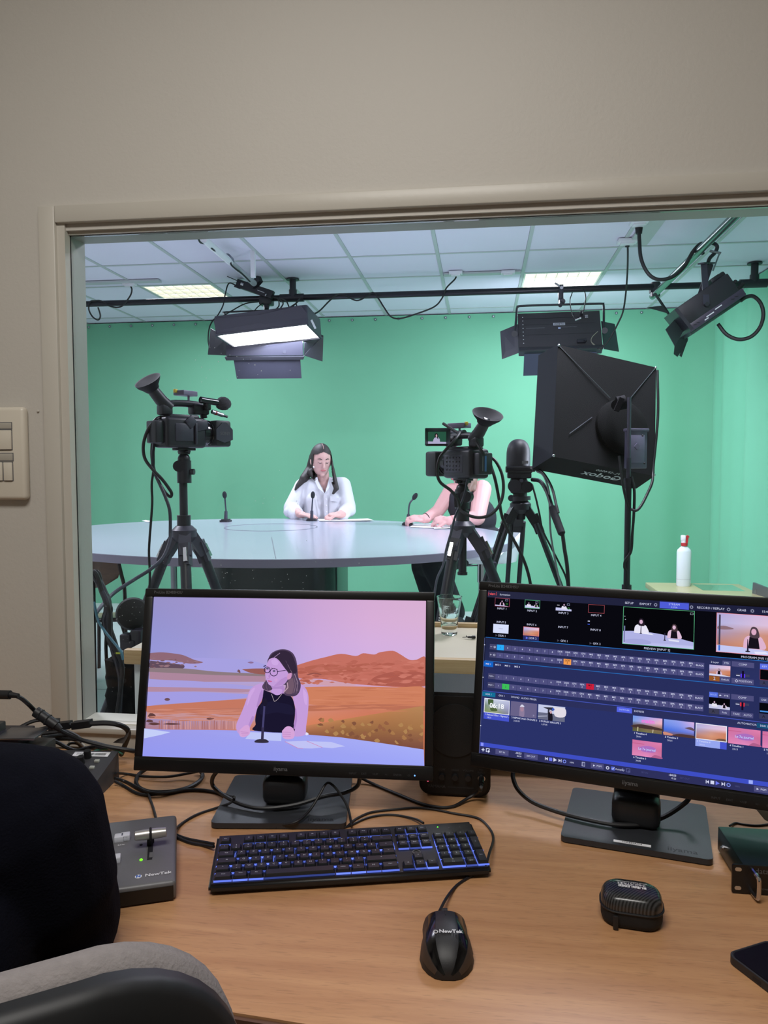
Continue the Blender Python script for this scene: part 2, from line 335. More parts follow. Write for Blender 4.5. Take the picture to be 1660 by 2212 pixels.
for (cx, cy), lb in zip(((-2.4, 6.135), (.6, 6.135), (-2.4, 3.135), (.6, 3.135)), ('lit square ceiling light left of the lit hanging panel', 'lit square ceiling light above the hanging panel seen from behind', 'square ceiling light nearer the window on the left side', 'square ceiling light nearer the window on the right side')):
    t = thing('ceiling_light', lb, 'ceiling light', (cx, cy, CZ), 'ceiling lights')
    part('diffuser', MB().bb((cx-.285, cy-.285, CZ+.03), (cx+.285, cy+.285, CZ+.036)), LAMPW, t, smooth=None)
    part('frame', MB().bb((cx-.29, cy-.29, CZ), (cx+.29, cy-.275, CZ+.03)).bb((cx-.29, cy+.275, CZ), (cx+.29, cy+.29, CZ+.03)).bb((cx-.29, cy-.275, CZ), (cx-.275, cy+.275, CZ+.03)).bb((cx+.275, cy-.275, CZ), (cx+.29, cy+.275, CZ+.03)), LOUV, t, smooth=None)
    for k in range(1, 4): part('louver', MB().bb((cx-.275, cy-.275+.1375*k-.003, CZ+.002), (cx+.275, cy-.275+.1375*k+.003, CZ+.028)), LOUV, t, smooth=None)
    for k in range(1, 7): part('louver', MB().bb((cx-.275+.0786*k-.002, cy-.274, CZ+.004), (cx-.275+.0786*k+.002, cy+.274, CZ+.028)), LOUV, t, smooth=None)
# --- green screen cloths
GREEN = mat('chroma_green', (116, 186, 150), .8, var=.05, vscale=1.5, bump=.15, bscale=600, sheen=.1)
def cloth(name, label, fn, nu, nv, eyelets, m=GREEN):
    V = [fn(i/nu, j/nv) for j in range(nv+1) for i in range(nu+1)]
    F = [(j*(nu+1)+i, j*(nu+1)+i+1, (j+1)*(nu+1)+i+1, (j+1)*(nu+1)+i) for j in range(nv) for i in range(nu)]
    root = thing(name, label, 'green screen', (V[0]+V[nu])/2 if V[0].z < V[-1].z else (V[-1]+V[-1-nu])/2)
    part('cloth', MB().add((V, F)), m, root, smooth=80)
    ring = None; I = ROOT[root.name].inverted()
    for p, M in eyelets:
        if ring is None:
            ring = part('eyelet', MB().add(g_torus(.0085, .004, 14, 6)), STEEL, root, world=False); dot = part('tie', MB().add(g_ell(.006, .006, .003, 10, 6)), WHITEP, root, world=False)
            ring.matrix_local = I @ M; dot.matrix_local = I @ M
        else: inst(ring, root, I @ M); inst(dot, root, I @ M)
    return root
def f_back(u, v):
    x = -4.22+u*6.335; z = .0+v*2.806; k = (1-v)**1.3
    y = 7.265 + .014*k*math.sin(x*7.3+.6*math.sin(x*2.1)) + .008*k*math.sin(x*17+1) + .004*math.sin(x*3.1+v*2)
    if x > 1.75: y -= .05*((x-1.75)/.3)**2
    return Vector((x, y-.012, z))
cloth('green_backdrop', 'wide green screen cloth hung across the back of the studio', f_back, 260, 24,
      [(0, T(-4.11+.222*i, 7.243, 2.775) @ Rx(math.pi/2)) for i in range(28)])
def f_right(u, v):
    y = 2.0+u*5.2; z = v*2.806
    x = 2.05 + .018*math.sin(y*9+.8*math.sin(y*3)) + .008*math.sin(y*21) + .01*(1-v)*math.sin(y*14)
    return Vector((x, y, z))
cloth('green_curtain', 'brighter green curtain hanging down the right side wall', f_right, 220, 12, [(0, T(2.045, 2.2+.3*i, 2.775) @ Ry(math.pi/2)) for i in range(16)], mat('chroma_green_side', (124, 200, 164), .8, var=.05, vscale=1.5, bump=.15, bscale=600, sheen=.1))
# --- pipes
PIPE = mat('pipe_black', (34, 34, 42), .28, .3, var=.1); PIPEG = mat('pipe_grey_steel', (120, 132, 132), .25, .9, var=.1)
pt = thing('lighting_pipe', 'long black horizontal lighting pipe hung below the ceiling', 'pipe', (-.6, 5.77, 2.66))
part('pipe', MB().cyl((-4.2, 5.77, 2.672), (1.99, 5.755, 2.668), .023, n=20), PIPE, pt)
for x, y in ((-1.434, 5.768), (1.912, 5.755)):
    part('drop_tube', MB().cyl((x, y, 2.69), (x, y, 2.81), .025), GEAR, pt); part('tee_fitting', MB().cyl((x-.10, y, 2.67), (x+.085, y, 2.67), .031).cyl((x, y, 2.67), (x, y, 2.73), .031), GEAR, pt); part('flange', MB().cyl((x, y, 2.804), (x, y, 2.812), .05), GEAR, pt)
part('pipe', MB().cyl((1.24, 5.86, 2.622), (1.235, 1.9, 2.60), .023, n=20), PIPEG, pt, label='grey steel cross pipe running towards the window')
part('swivel_coupler', MB().cyl((1.24, 5.765, 2.60), (1.24, 5.765, 2.70), .034).box((1.24, 5.77, 2.645), (.075, .06, .03)), GEAR, pt)
# ================================================================== STUDIO LIGHTS
def F4(o, r, u): r = Vector(r).normalized(); u = (Vector(u)-r*Vector(u).dot(r)).normalized(); n = r.cross(u); return fr(Vector(o), r, u, n)
# --- lit panel: face points down
A = F4((-1.572, 5.6, 2.356), (.996, -.03, .087), (-.037, -.996, .083))   # local z = emitting side (down)
t = thing('panel_light', 'switched-on LED panel light with open barn doors hanging from the pipe', 'studio light', A)
W_, H_ = .673, .378
part('housing', MB().add(g_prism(rrect(W_+.03, H_+.03, .02), .13, -.135), A), GEAR2, t)
part('rim', MB().bb((-W_/2-.015, -H_/2-.02, -.004), (W_/2+.015, -H_/2, .012)).bb((-W_/2-.015, H_/2, -.004), (W_/2+.015, H_/2+.015, .006)).bb((-W_/2-.015, -H_/2, -.004), (-W_/2, H_/2, .01)).bb((W_/2, -H_/2, -.004), (W_/2+.015, H_/2, .01)).add(([], [])), GEAR2, t, world=False)
part('led_face', MB().bb((-W_/2, -H_/2, -.004), (W_/2, H_/2, 0)), emis('led_white', (250, 250, 255), 5.), t, world=False)
part('barn_door', MB().plate([P(462, 694, 5.40), P(467, 688, 5.41), P(560, 681, 5.40), P(640, 662, 5.36), P(650, 660, 5.36), P(664, 678, 5.38), P(662, 697, 5.405), P(470, 726, 5.42)], .004), GEAR2, t)
part('control_strip', MB().plate([P(490, 745, 5.79), P(655, 736, 5.79), P(656, 768, 5.80), P(491, 769, 5.80)], .02), mat('panel_strip', (44, 43, 58), .35, var=.1), t)
part('lip', MB().plate([P(488, 769, 5.79), P(658, 768, 5.79), P(657, 774, 5.80), P(491, 776, 5.80)], .03), GEAR, t)
part('barn_door', MB().plate([P(505, 776, 5.79), P(649, 774, 5.79), P(652, 817, 5.84), P(512, 818, 5.84)], .004), mat('door_dark2', (46, 46, 60), .5, var=.15), t)
DOORM = mat('door_dark', (34, 34, 44), .5, var=.15)
part('barn_door', MB().plate([P(455, 709, 5.92), P(449, 766, 5.94), P(490, 768, 5.82), P(490, 730, 5.80)], .004), DOORM, t)
part('barn_door', MB().plate([P(692, 722, 5.95), P(699, 725, 5.96), P(697, 781, 5.96), P(657, 768, 5.82), P(657, 730, 5.80)], .004), DOORM, t)
part('dimmer_knob', MB().cyl(P(615, 760, 5.775), P(615, 760, 5.79), .015), GEAR2, t)
part('control_print', MB().text('R 00', .035, F4(P(637, 760, 5.782), (1, 0, 0), (0, .03, 1)), bold=.01).box(P(641, 755, 5.782), (.035, .001, .005)), PRINT, t, smooth=None)
part('yoke', MB().tube([P(486, 700, 5.60), P(486, 678, 5.66), P(489, 674, 5.68), P(575, 671, 5.70), P(660, 668, 5.70)], .007, sm=2), GEAR, t)
part('clamp', MB().cyl(P(575, 648, 5.77), P(575, 676, 5.72), .016).rbox(P(576, 650, 5.76), (.10, .09, .07), .01).cyl(P(576, 652, 5.75), P(576, 668, 5.73), .03, .018), GEAR, t)
part('warning_label', MB().plate([P(671, 692, 5.47), P(675, 690, 5.47), P(684, 709, 5.50), P(680, 711, 5.50)], .001), PRINT, t, smooth=None)
area('panel_light_lamp', A @ Vector((0, 0, .015)), A.to_3x3() @ Vector((0, 0, 1)), (W_*.95, H_*.95), 20, COOL)
# --- panel seen from behind
A = F4((.55, 5.6, 2.344), (1, 0, .012), (-.011, .482, .876)); W_, H_ = .578, .335
t = thing('panel_light', 'LED panel light seen from behind with its model plate upside down', 'studio light', A)
part('housing', MB().add(g_prism(rrect(W_, H_, .006, 2), .055, -.056), A), GEAR2, t)
part('back_plate', MB().rbox((0, 0, 0), (W_, H_, .006), .002, A), mat('panel_back', (56, 53, 58), .5, var=.2, vscale=12), t)
part('lip', MB().rbox((0, -H_/2+.004, .012), (W_, .026, .022), .003, A), GEAR, t)
part('vent_slot', MB().box((-.02, .115, .0035), (.46, .003, .001), A).box((0, -.03, .0035), (.5, .0015, .0008), A).box((0, .06, .0035), (.5, .0012, .0008), A), PRINTD, t, smooth=None)
rv = MB()
for i in range(8): rv.ell((-.255, .13-.033*i, .004), (.004, .004, .002), A, 8, 5)
for i in range(26): rv.ell((-.23+.0095*i+(.11 if i > 13 else 0), .03, .004), (.0016, .0016, .001), A, 6, 4)
part('rivet_rows', rv, PRINT, t)['kind'] = 'stuff'
part('model_plate', MB().box((.0, .058, .004), (.083, .022, .002), A), mat('plate_silver', (200, 200, 210), .3, .3, var=.05), t)
part('model_print', MB().text('CN-4SSAD', .0155, A @ T(0, .058, .0056) @ Rz(math.pi), bold=.02), PRINTD, t, smooth=None)
part('sticker', MB().box((0, .022, .004), (.017, .014, .001), A), mat('sticker_blue', (190, 200, 235), .5, var=.05), t)
part('ce_print', MB().text('CE', .018, A @ T(.195, .112, .0042) @ Rz(math.pi), bold=.02).box((.195, .128, .004), (.02, .006, .0006), A), PRINT, t, smooth=None)
part('aerial_socket', MB().rbox((.10, .135, .012), (.012, .02, .02), .003, A), GEAR, t)
part('data_socket', MB().rbox((.16, .14, .014), (.022, .026, .026), .004, A), GEAR, t)
part('power_socket', MB().rbox((.145, -.105, .012), (.06, .03, .02), .004, A).cyl(A @ Vector((.17, -.105, .01)), A @ Vector((.17, -.105, .03)), .012), GEAR, t)
part('yoke', MB().tube([P(1113, 722, 5.60), P(1117, 670, 5.64), P(1119, 665, 5.65), P(1125, 661, 5.65), P(1210, 658, 5.66), P(1298, 656, 5.66), P(1303, 658, 5.66), P(1305, 664, 5.65), P(1305, 716, 5.60)], .008, sm=3), GEAR, t)
for q in ((1112, 721), (1307, 714)): part('tilt_knob', MB().cyl(P(q[0], q[1], 5.56), P(q[0], q[1], 5.62), .022, n=10), GEAR, t)
part('clamp', MB().rbox(P(1212, 634, 5.76), (.035, .06, .12), .006).cyl(P(1212, 648, 5.75), P(1211, 660, 5.66), .014).cyl(P(1216, 651, 5.70), P(1216, 651, 5.76), .02), GEAR2, t)
part('clamp_lever', MB().cyl(P(1199, 611, 5.73), P(1214, 621, 5.74), .006, .008).cyl(P(1214, 621, 5.72), P(1214, 621, 5.77), .012), STEEL, t)
part('barn_door', MB().plate([P(1119, 700, 5.62), P(1081, 716, 5.72), P(1085, 776, 5.74), P(1122, 762, 5.62)], .004), GEAR2, t)
part('barn_door', MB().plate([P(1299, 694, 5.62), P(1328, 700, 5.74), P(1337, 760, 5.76), P(1304, 754, 5.62)], .004), GEAR2, t)
part('barn_door', MB().plate([P(1133, 765, 5.52), P(1131, 812, 5.62), P(1292, 806, 5.62), P(1290, 760, 5.52)], .004), mat('door_blue_grey', (66, 70, 92), .45, var=.1), t)
part('led_face', MB().box((0, 0, -.0575), (W_*.92, H_*.9, .002), A), emis('led_white2', (245, 248, 255), 5.), t, smooth=None)
area('back_panel_lamp', A @ Vector((0, 0, -.07)), A.to_3x3() @ Vector((0, 0, -1)), (W_*.9, H_*.85), 20, COOL)
# --- spot with barn doors on the cross pipe
Y3 = 4.75
a = (P(1575, 622, Y3)-P(1465, 697, Y3)).normalized(); bdir = (P(1480, 716, Y3)-P(1449, 678, Y3)); bdir = (bdir-a*bdir.dot(a)).normalized(); dep = a.cross(bdir)
C0 = P(1518, 660, Y3+.06); A = fr(C0, a, bdir, dep if dep.y > 0 else -dep)
t = thing('spot_light', 'black box spotlight tilted down-left under the cross pipe', 'studio light', A)
part('housing', MB().add(g_rbox(.36, .125, .22, .008), A @ T(0, -.01, 0)), mat('spot_black', (40, 38, 46), .5, var=.15), t)
part('top_vent', MB().rbox((.12, -.085, 0), (.06, .03, .16), .006, A).rbox((.175, -.075, .02), (.05, .05, .1), .01, A), GEAR, t)
part('base_rail', MB().rbox((.01, .07, -.01), (.375, .045, .20), .004, A), mat('spot_rail', (66, 58, 76), .4, var=.1), t)
part('under_tray', MB().rbox((.01, .10, .02), (.36, .02, .19), .004, A), mat('spot_tray', (60, 84, 78), .4, var=.1), t)
part('maker_print', MB().box((-.03, .07, -.112), (.05, .006, .001), A).box((.03, .062, -.112), (.045, .006, .001), A).box((-.06, .08, -.112), (.025, .006, .001), A), PRINT, t, smooth=None)
part('vent_slots', MB().add(g_box(.018, .004, .001), A @ T(-.13, .07, -.1105) @ Rz(.6)).add(g_box(.018, .004, .001), A @ T(-.11, .07, -.1105) @ Rz(.6)).add(g_box(.018, .004, .001), A @ T(.12, .07, -.1105) @ Rz(.6)).add(g_box(.018, .004, .001), A @ T(.145, .07, -.1105) @ Rz(.6)), PRINTD, t, smooth=None)
for dz in (-.125, .125):
    p0, p1 = A @ Vector((-.02, .01, dz)), P(1521 if dz < 0 else 1536, 570, Y3+.06+dz*.4); part('yoke_strap', MB().beam(p0, p1, .035, .006, (0, 1, 0)), GEAR2, t); part('pivot_bolt', MB().cyl(p0+Vector((0, -.012, 0)), p0+Vector((0, .012, 0)), .012), GEAR, t)
part('yoke_strap', MB().beam(P(1515, 569, Y3), P(1540, 569, Y3+.12), .04, .008, (0, 0, 1)), GEAR2, t)
part('hook_clamp', MB().tube([P(1519, 548, Y3), P(1517, 535, Y3-.03), P(1524, 525, Y3-.02), P(1540, 525, Y3+.02), P(1550, 532, Y3+.03), P(1546, 545, Y3+.03), P(1534, 558, Y3+.03), P(1530, 570, Y3+.05)], .011, sm=4), GEAR, t)
part('clamp_screw', MB().cyl(P(1534, 542, Y3-.02), P(1558, 547, Y3-.02), .007).cyl(P(1556, 545, Y3-.02), P(1541, 585, Y3-.02), .0045), STEEL, t)
part('tilt_screw', MB().cyl(A @ Vector((.19, .0, -.03)), A @ Vector((.215, -.004, -.03)), .006).ell(A @ Vector((.215, -.004, -.03)), (.014, .012, .014)), GEAR, t)
part('plug', MB().cyl(A @ Vector((.19, .045, -.04)), A @ Vector((.245, .03, -.04)), .016, .012), RUBBER, t)
part('plug_collar', MB().cyl(P(1606, 645, Y3+.02), P(1610, 642, Y3+.02), .013), mat('amber_plastic', (205, 130, 50), .4, var=.1), t)
doorm = mat('spot_door', (44, 56, 56), .5, var=.2)
for pts in ([(1397, 664, 4.72), (1431, 660, 4.72), (1447, 678, 4.74), (1440, 676, 4.85)], [(1412, 634, 4.80), (1418, 632, 4.8), (1450, 680, 4.9), (1446, 684, 4.9)],
            [(1438, 712, 4.62), (1458, 690, 4.70), (1476, 716, 4.70), (1458, 748, 4.60)], [(1462, 706, 4.86), (1485, 724, 4.90), (1486, 737, 4.88), (1464, 771, 4.86), (1456, 765, 4.86)], [(1476, 745, 4.95), (1488, 730, 4.95), (1473, 772, 4.95), (1468, 768, 4.95)]):
    part('barn_door', MB().plate([P(*q) for q in pts], .003), doorm, t)
part('door_frame', MB().beam(P(1449, 676, Y3-.05), P(1484, 720, Y3-.05), .02, .25, (0, 1, 0)), GEAR, t)
area('spot_lamp', A @ Vector((-.26, 0, 0)), A.to_3x3() @ Vector((-1, 0, 0)), (.12, .12), 10, COOL, 90)
part('lens', MB().box((-.182, -.005, 0), (.004, .10, .16), A), emis('led_spot', (245, 248, 255), 3.), t, smooth=None)
# --- softbox on stand
A = F4((.512, 3.25, 1.611), (.922, .347, -.173), (.063, .307, .95)); W_, H_ = .465, .487
t = thing('softbox', 'black square softbox seen from behind on a light stand', 'softbox', A)
d = .15
fb = [(-W_/2, H_/2), (W_/2, H_/2), (W_/2, -H_/2), (-W_/2, -H_/2)]
m_ = MB(); nn = 10
def bulge(x, y): return .012*(1-(2*x/W_)**2)*(1-(2*y/H_)**2)
V = [Vector((-W_/2+W_*i/nn, -H_/2+H_*j/nn, bulge(-W_/2+W_*i/nn, -H_/2+H_*j/nn)*-1)) for j in range(nn+1) for i in range(nn+1)]
m_.add(([A @ v for v in V], [(j*(nn+1)+i, j*(nn+1)+i+1, (j+1)*(nn+1)+i+1, (j+1)*(nn+1)+i) for j in range(nn) for i in range(nn)]))
part('back_cloth', m_, FABRICB, t, smooth=60)
for k in range(4):
    (x0, y0), (x1, y1) = fb[k], fb[(k+1) % 4]; e = 1.06
    part('side_cloth', MB().plate([A @ Vector((x0, y0, 0)), A @ Vector((x1, y1, 0)), A @ Vector((x1*e, y1*e, -d)), A @ Vector((x0*e, y0*e, -d))], .003), FABRICB if k != 3 else mat('cloth_blue_grey', (32, 35, 44), .7, var=.2, vscale=30, spec=.3), t)
    part('corner_rod_end', MB().ell((x0*.985, y0*.985, .003), (.006, .006, .005), A), CHROME, t)
part('rod', MB().cyl(A @ Vector((-W_/2*.97, H_/2*.97, .002)), A @ Vector((.02, .06, -.004)), .0016, n=6).cyl(A @ Vector((W_/2*.97, H_/2*.97, .002)), A @ Vector((.10, .06, -.004)), .0016, n=6).cyl(A @ Vector((-W_/2*.7, -H_/2*.55, .001)), A @ Vector((-.06, -.04, -.006)), .0016, n=6), STEEL, t)
part('diffuser', MB().add(g_prism(rrect(W_*1.05, H_*1.05, .01, 3), .002, -d-.003), A), emis('softbox_glow', (250, 250, 255), 2.), t, smooth=None)
TX = fr(A @ Vector((.0, -H_/2-.0215, -.07)), *(lambda x, z: (x, z.cross(x), z))(-(A.to_3x3() @ Vector((1, 0, 0))), (A.to_3x3() @ Vector((0, -1, -.05))).normalized()))
BASE = fr(A @ Vector((.035, -H_/2*1.03-.006, -.075)), A.to_3x3() @ Vector((-1, 0, 0)), A.to_3x3() @ Vector((0, .09, 1)).normalized(), A.to_3x3() @ Vector((0, -1, .09)).normalized())
part('brand_print', MB().text('Godox', .062, BASE @ T(0, 0, .001), bold=.015).text('FL-SF4060', .026, BASE @ T(.0, .045, .001)), mat('brand_grey', (200, 205, 205), .6, var=.02), t, smooth=None)
area('softbox_lamp', A @ Vector((0, 0, -d-.01)), A.to_3x3() @ Vector((0, 0, -1)), (W_*.95, H_*.95), 15, COOL)
pc = P(1359, 1000, 3.10)
part('lamp_bowl', MB().add(g_lathe([(0, 0), (.08, 0), (.108, -.006), (.118, -.014), (.118, -.03)], 28), fr(A @ Vector((.075, -.06, .022)), *[A.to_3x3() @ Vector(v) for v in ((1, 0, 0), (0, 1, 0), (0, 0, 1))])), mat('bowl_black', (13, 14, 15), .9, var=.1, spec=.2), t)
part('hub', MB().cyl(P(1334, 872, 3.16), P(1352, 868, 3.16), .028).cyl(P(1333, 875, 3.14), P(1333, 875, 3.2), .022).beam(P(1344, 860, 3.12), P(1332, 888, 3.12), .02, .02), mat('hub_black', (24, 24, 28), .8, var=.1, spec=.2), t)
bc = P(1374, 970, 3.15)
part('battery_plate', MB().add(g_rbox(.085, .03, .155, .004), T(bc) @ Rz(.3)).add(g_rbox(.095, .035, .012, .003), T(bc+Vector((0, -.004, .075))) @ Rz(.3)), mat('battery_violet', (104, 100, 122), .45, var=.1), t)
part('battery_bay', MB().add(g_rbox(.062, .008, .11, .003), T(bc+Vector((.002, -.018, 0))) @ Rz(.3)).add(g_box(.018, .004, .018), T(bc+Vector((0, -.025, .01))) @ Rz(.3) @ Ry(.785)), mat('battery_bay', (124, 118, 144), .4, var=.1), t)
for q in ((1357, 936), (1389, 941), (1359, 1000), (1393, 1001)): part('screw', MB().ell(P(*q, 3.115), (.004, .003, .004)), PRINTD, t)
part('mount_post', MB().cyl(pc+Vector((0, 0, -.06)), P(1360, 858, 3.10), .008), mat('post_violet', (92, 90, 106), .35, .5, var=.1), t)
st = thing('light_stand', 'black stand pole holding up the softbox', 'light stand', Vector((pc.x, pc.y, 0)))
part('pole', MB().cyl((pc.x, pc.y, .25), (pc.x, pc.y, pc.z-.08), .0125, n=14), GEAR, st)
part('pole', MB().cyl((pc.x, pc.y, pc.z-.10), (pc.x, pc.y, pc.z+.02), .009, n=14), GEAR2, st)
part('collar', MB().cyl((pc.x, pc.y, pc.z-.10), (pc.x, pc.y, pc.z-.06), .018, n=14).cyl((pc.x, pc.y, .86), (pc.x, pc.y, .91), .019, n=14), GEAR, st)
for k in range(3):
    an = .4+k*2.094; q = Vector((math.cos(an), math.sin(an), 0)); o_ = Vector((pc.x, pc.y, 0))
    part('leg', MB().cyl(o_+Vector((0, 0, .55)), o_+q*.38+Vector((0, 0, .012)), .010, n=10).cyl(o_+Vector((0, 0, .28)), o_+q*.2+Vector((0, 0, .28)), .006, n=8), GEAR, st)
# ================================================================== TABLE
EC = Vector((-1.201, 4.244, 0)); ER = math.atan2(-.367, .93); EA, EB = 1.407, 1.19
def ell_pt(tt, s=1., z=1.0): return EC + Rz(ER).to_3x3() @ Vector((EA*s*math.cos(tt), EB*s*math.sin(tt), 0)) + Vector((0, 0, z))
TOPW = mat('laminate_white', (176, 180, 196), .22, var=.02, vscale=4, coat=.1); EDGE = mat('table_edge', (128, 124, 142), .4, .1, var=.06, vscale=6, vs3=(1, 1, 40))
t = thing('studio_table', 'large white oval news desk with grey edge', 'table', Vector((EC.x, EC.y, 0)))
N = 128
part('table_top', MB().add(([ell_pt(2*math.pi*i/N, .999, z) for z in (.968, 1.0) for i in range(N)], [tuple(range(N)), tuple(range(N, 2*N))]+[(i, (i+1) % N, N+(i+1) % N, N+i) for i in range(N)])), TOPW, t)
part('edge_band', MB().add(([ell_pt(2*math.pi*i/N, s, z) for s, z in ((1.0, .964), (1.003, .964), (1.003, .9985), (1.0, .9985)) for i in range(N)], [(k*N+i, k*N+(i+1) % N, ((k+1) % 4)*N+(i+1) % N, ((k+1) % 4)*N+i) for k in range(4) for i in range(N)])), EDGE, t, smooth=50)
cD = D(586, 1139, 1.0); part('inlay_seam', MB().add(g_torus(.29, .0025, 64, 6), T(cD.x, cD.y, .9995)), mat('seam_dark', (96, 96, 112), .6, var=.1), t)
part('slab_seam', MB().beam(D(587, 1160, 1.0005), D(596, 1206, 1.0005), .003, .0008), MATS['seam_dark'], t)
pa, pb = P(446, 1240, 4.05), P(722, 1240, 4.05)
part('pedestal', MB().add(g_prism(rrect(pb.x-pa.x, .55, .12, 6), .96, 0), T((pa.x+pb.x)/2, 4.32, .004)), mat('pedestal_dark', (52, 60, 58), .2, var=.15), t)
for q, yy in (((376, 1250), 3.7), ((160, 1250), 4.4)):
    p_ = P(*q, yy); part('steel_leg', MB().cyl((p_.x, p_.y, 0.0), (p_.x, p_.y, .966), .016).cyl((p_.x, p_.y, 0), (p_.x, p_.y, .008), .05), STEEL, t)
# papers
def sheet(name, label, pts, z, curl=.0):
    q = [D(x, y, z) for x, y in pts]; n = 8
    V = [];
    for j in range(n+1):
        for i in range(n+1):
            u, v = i/n, j/n; p_ = (q[0]*(1-u)+q[1]*u)*(1-v)+(q[3]*(1-u)+q[2]*u)*v; V.append(p_+Vector((0, 0, curl*(u**4+.4*v**3))))
    Fq = [(j*(n+1)+i, j*(n+1)+i+1, (j+1)*(n+1)+i+1, (j+1)*(n+1)+i) for j in range(n) for i in range(n)]
    m2 = MB().add((V, Fq)); m2.add(([v-Vector((0, 0, .0006)) for v in V], [f[::-1] for f in Fq])); return tag(part(name, m2, PAPER, smooth=60), label, 'paper')
sheet('paper_sheet', 'white paper sheets before the woman in the white shirt', [(688, 1121), (795, 1121.5), (808, 1126), (690, 1126)], 1.0012, .006)
sheet('paper_sheet', 'white papers under the bare forearms beside the right microphone', [(893, 1131.5), (935, 1131), (955, 1142), (886, 1139)], 1.0012, .004)
sheet('paper_sheet', 'white paper partly behind the right tripod on the desk', [(936, 1133), (972, 1134), (980, 1142), (938, 1143)], 1.0015, .005)
sheet('paper_sheet', 'small white paper corner at the far left of the desk', [(306, 1124.5), (314, 1124), (328, 1127), (318, 1127.8)], 1.0012, .004)
# microphones
def mic(label, base, path, head, hd):
    bpt = D(*base, 1.0); t = thing('gooseneck_microphone', label, 'microphone', bpt, 'desk microphones')
    part('base', MB().add(g_prism(rrect(.07, .09, .02, 5), .012, 0), T(bpt)).add(g_prism(rrect(.055, .075, .02, 5), .006, .012), T(bpt)), GEAR, t)
    pts = [bpt+Vector((0, 0, .015))]+[P(x, y, bpt.y) for x, y in path]
    part('lower_stem', MB().cyl(pts[0], pts[1], .0125, .0105), mat('mic_grey', (78, 78, 92), .35, .5, var=.1), t)
    part('gooseneck', MB().add(g_tube(catmull(pts[1:]+[P(*head, bpt.y)], 5), .0055)), mat('mic_neck', (70, 72, 86), .35, .5, var=.1), t)
    h = P(*head, bpt.y); e = P(*hd, bpt.y); part('foam', MB().add(g_ell(.0155, .0155, .026), along(h, e) @ T(0, 0, .016)), mat('mic_foam', (40, 42, 48), .95, var=.3, vscale=120, bump=.8, bscale=500), t)
mic('gooseneck microphone standing alone beside the left camera tripod', (488, 1127), [(488.5, 1104), (487, 1088)], (486, 1074), (484.5, 1060))
mic('gooseneck microphone in front of the woman in the white shirt', (674, 1125), [(674, 1103), (675, 1088)], (676, 1074), (676.5, 1060))
mic('gooseneck microphone bent right beside the bare forearms', (881, 1134), [(883, 1111), (884, 1095), (887, 1085)], (894, 1077), (902, 1064))
# ================================================================== TRIPODS AND CAMERAS
def tripod(label, crown, feet, head_z, col_bottom, twin=False, style=0, text=None):
    cr = Vector(crown); t = thing('tripod', label, 'tripod', Vector((cr.x, cr.y, 0)))
    part('crown', MB().add(g_lathe([(0, -.03), (.030, -.03), (.045, -.012), (.045, .012), (.028, .028), (0, .028)], 12), T(cr)), GEAR2 if style == 0 else GEAR, t)
    if col_bottom: part('centre_column', MB().cyl((cr.x, cr.y, col_bottom), (cr.x, cr.y, head_z), .0145), GEAR, t); part('column_collar', MB().cyl((cr.x, cr.y, cr.z+.028), (cr.x, cr.y, cr.z+.065), .024), GEAR, t); part('column_cap', MB().cyl((cr.x, cr.y, col_bottom-.006), (cr.x, cr.y, col_bottom+.004), .018), GEAR, t)
    for i, f in enumerate(feet):
        f = Vector(f); q = (f-cr); h = Vector((q.x, q.y, 0)).normalized(); a = cr+h*.045-Vector((0, 0, .01)); dv = f-a; m1 = a+dv*.42; m2 = a+dv*.72
        part('shoulder', MB().beam(cr+h*.02, a+dv*.06, .042, .036).beam(a+dv*.02, a+dv*.085, .038, .034), GEAR2 if style == 0 else GEAR, t)
        if twin:
            s = h.cross(Vector((0, 0, 1)))*.026
            lg = part('leg', MB().cyl(a+s+dv*.05, m1+s, .0105, n=10).cyl(a-s+dv*.05, m1-s, .0105, n=10).cyl(m1-dv*.10, f, .0095, n=10).beam(m1-dv*.03, m1+dv*.02, .075, .03, s), GEAR, t)
        else:
            lg = part('leg', MB().cyl(a+dv*.05, m1, .0185, n=14).cyl(m1, m2, .0155, n=14).cyl(m2, f, .0125, n=14), GEAR, t)
            part('leg_lock', MB().cyl(m1-dv*.012, m1+dv*.02, .022, n=14), GEAR, t); part('leg_lock', MB().cyl(m2-dv*.012, m2+dv*.02, .019, n=14), GEAR, t)
            part('angle_latch', MB().beam(a+dv*.03+h*.022, a+dv*.07+h*.026, .012, .014), CHROME, t)
        part('foot', MB().ell(f+Vector((0, 0, .012)), (.018, .018, .012)), RUBBER, t)
        if text and i == text[1]:
            z = dv.normalized(); y = (-CF-z*(-CF).dot(z)).normalized(); x = z; M = fr(a+dv*.27+y*.0195, x, y.cross(x), y)
            part('brand_print', MB().text(text[0], .036, M, bold=.012), PRINT, t, smooth=None)
    return t
c1 = P(398, 1152, 2.6); c1h = P(397, 985, 2.6)
tp = tripod('black tripod with thin centre column carrying the left camera', c1, [(c1.x-.56, c1.y+.10, 0), (c1.x+.19, c1.y-.42, 0), (c1.x+.32, c1.y+.38, 0)], P(398, 1030, 2.6).z, c1.z-.10)
hb = P(398, 1010, 2.6)
part('ball_head', MB().cyl(hb-Vector((0, 0, .055)), hb+Vector((0, 0, .025)), .025, n=18).ell(hb+Vector((0, 0, .03)), (.022, .022, .022)).cyl(hb+Vector((0, 0, .04)), c1h, .008), GEAR, tp)
part('head_knob', MB().cyl(P(386, 1007, 2.57), P(386, 1007, 2.60), .020, n=14).cyl(P(405, 1019, 2.6), P(419, 1019, 2.6), .007).cyl(P(413, 1019, 2.6), P(420, 1019, 2.6), .011, n=10), GEAR, tp)
c2 = P(1000, 1142, 2.75); c2h = P(1001, 1050, 2.75)
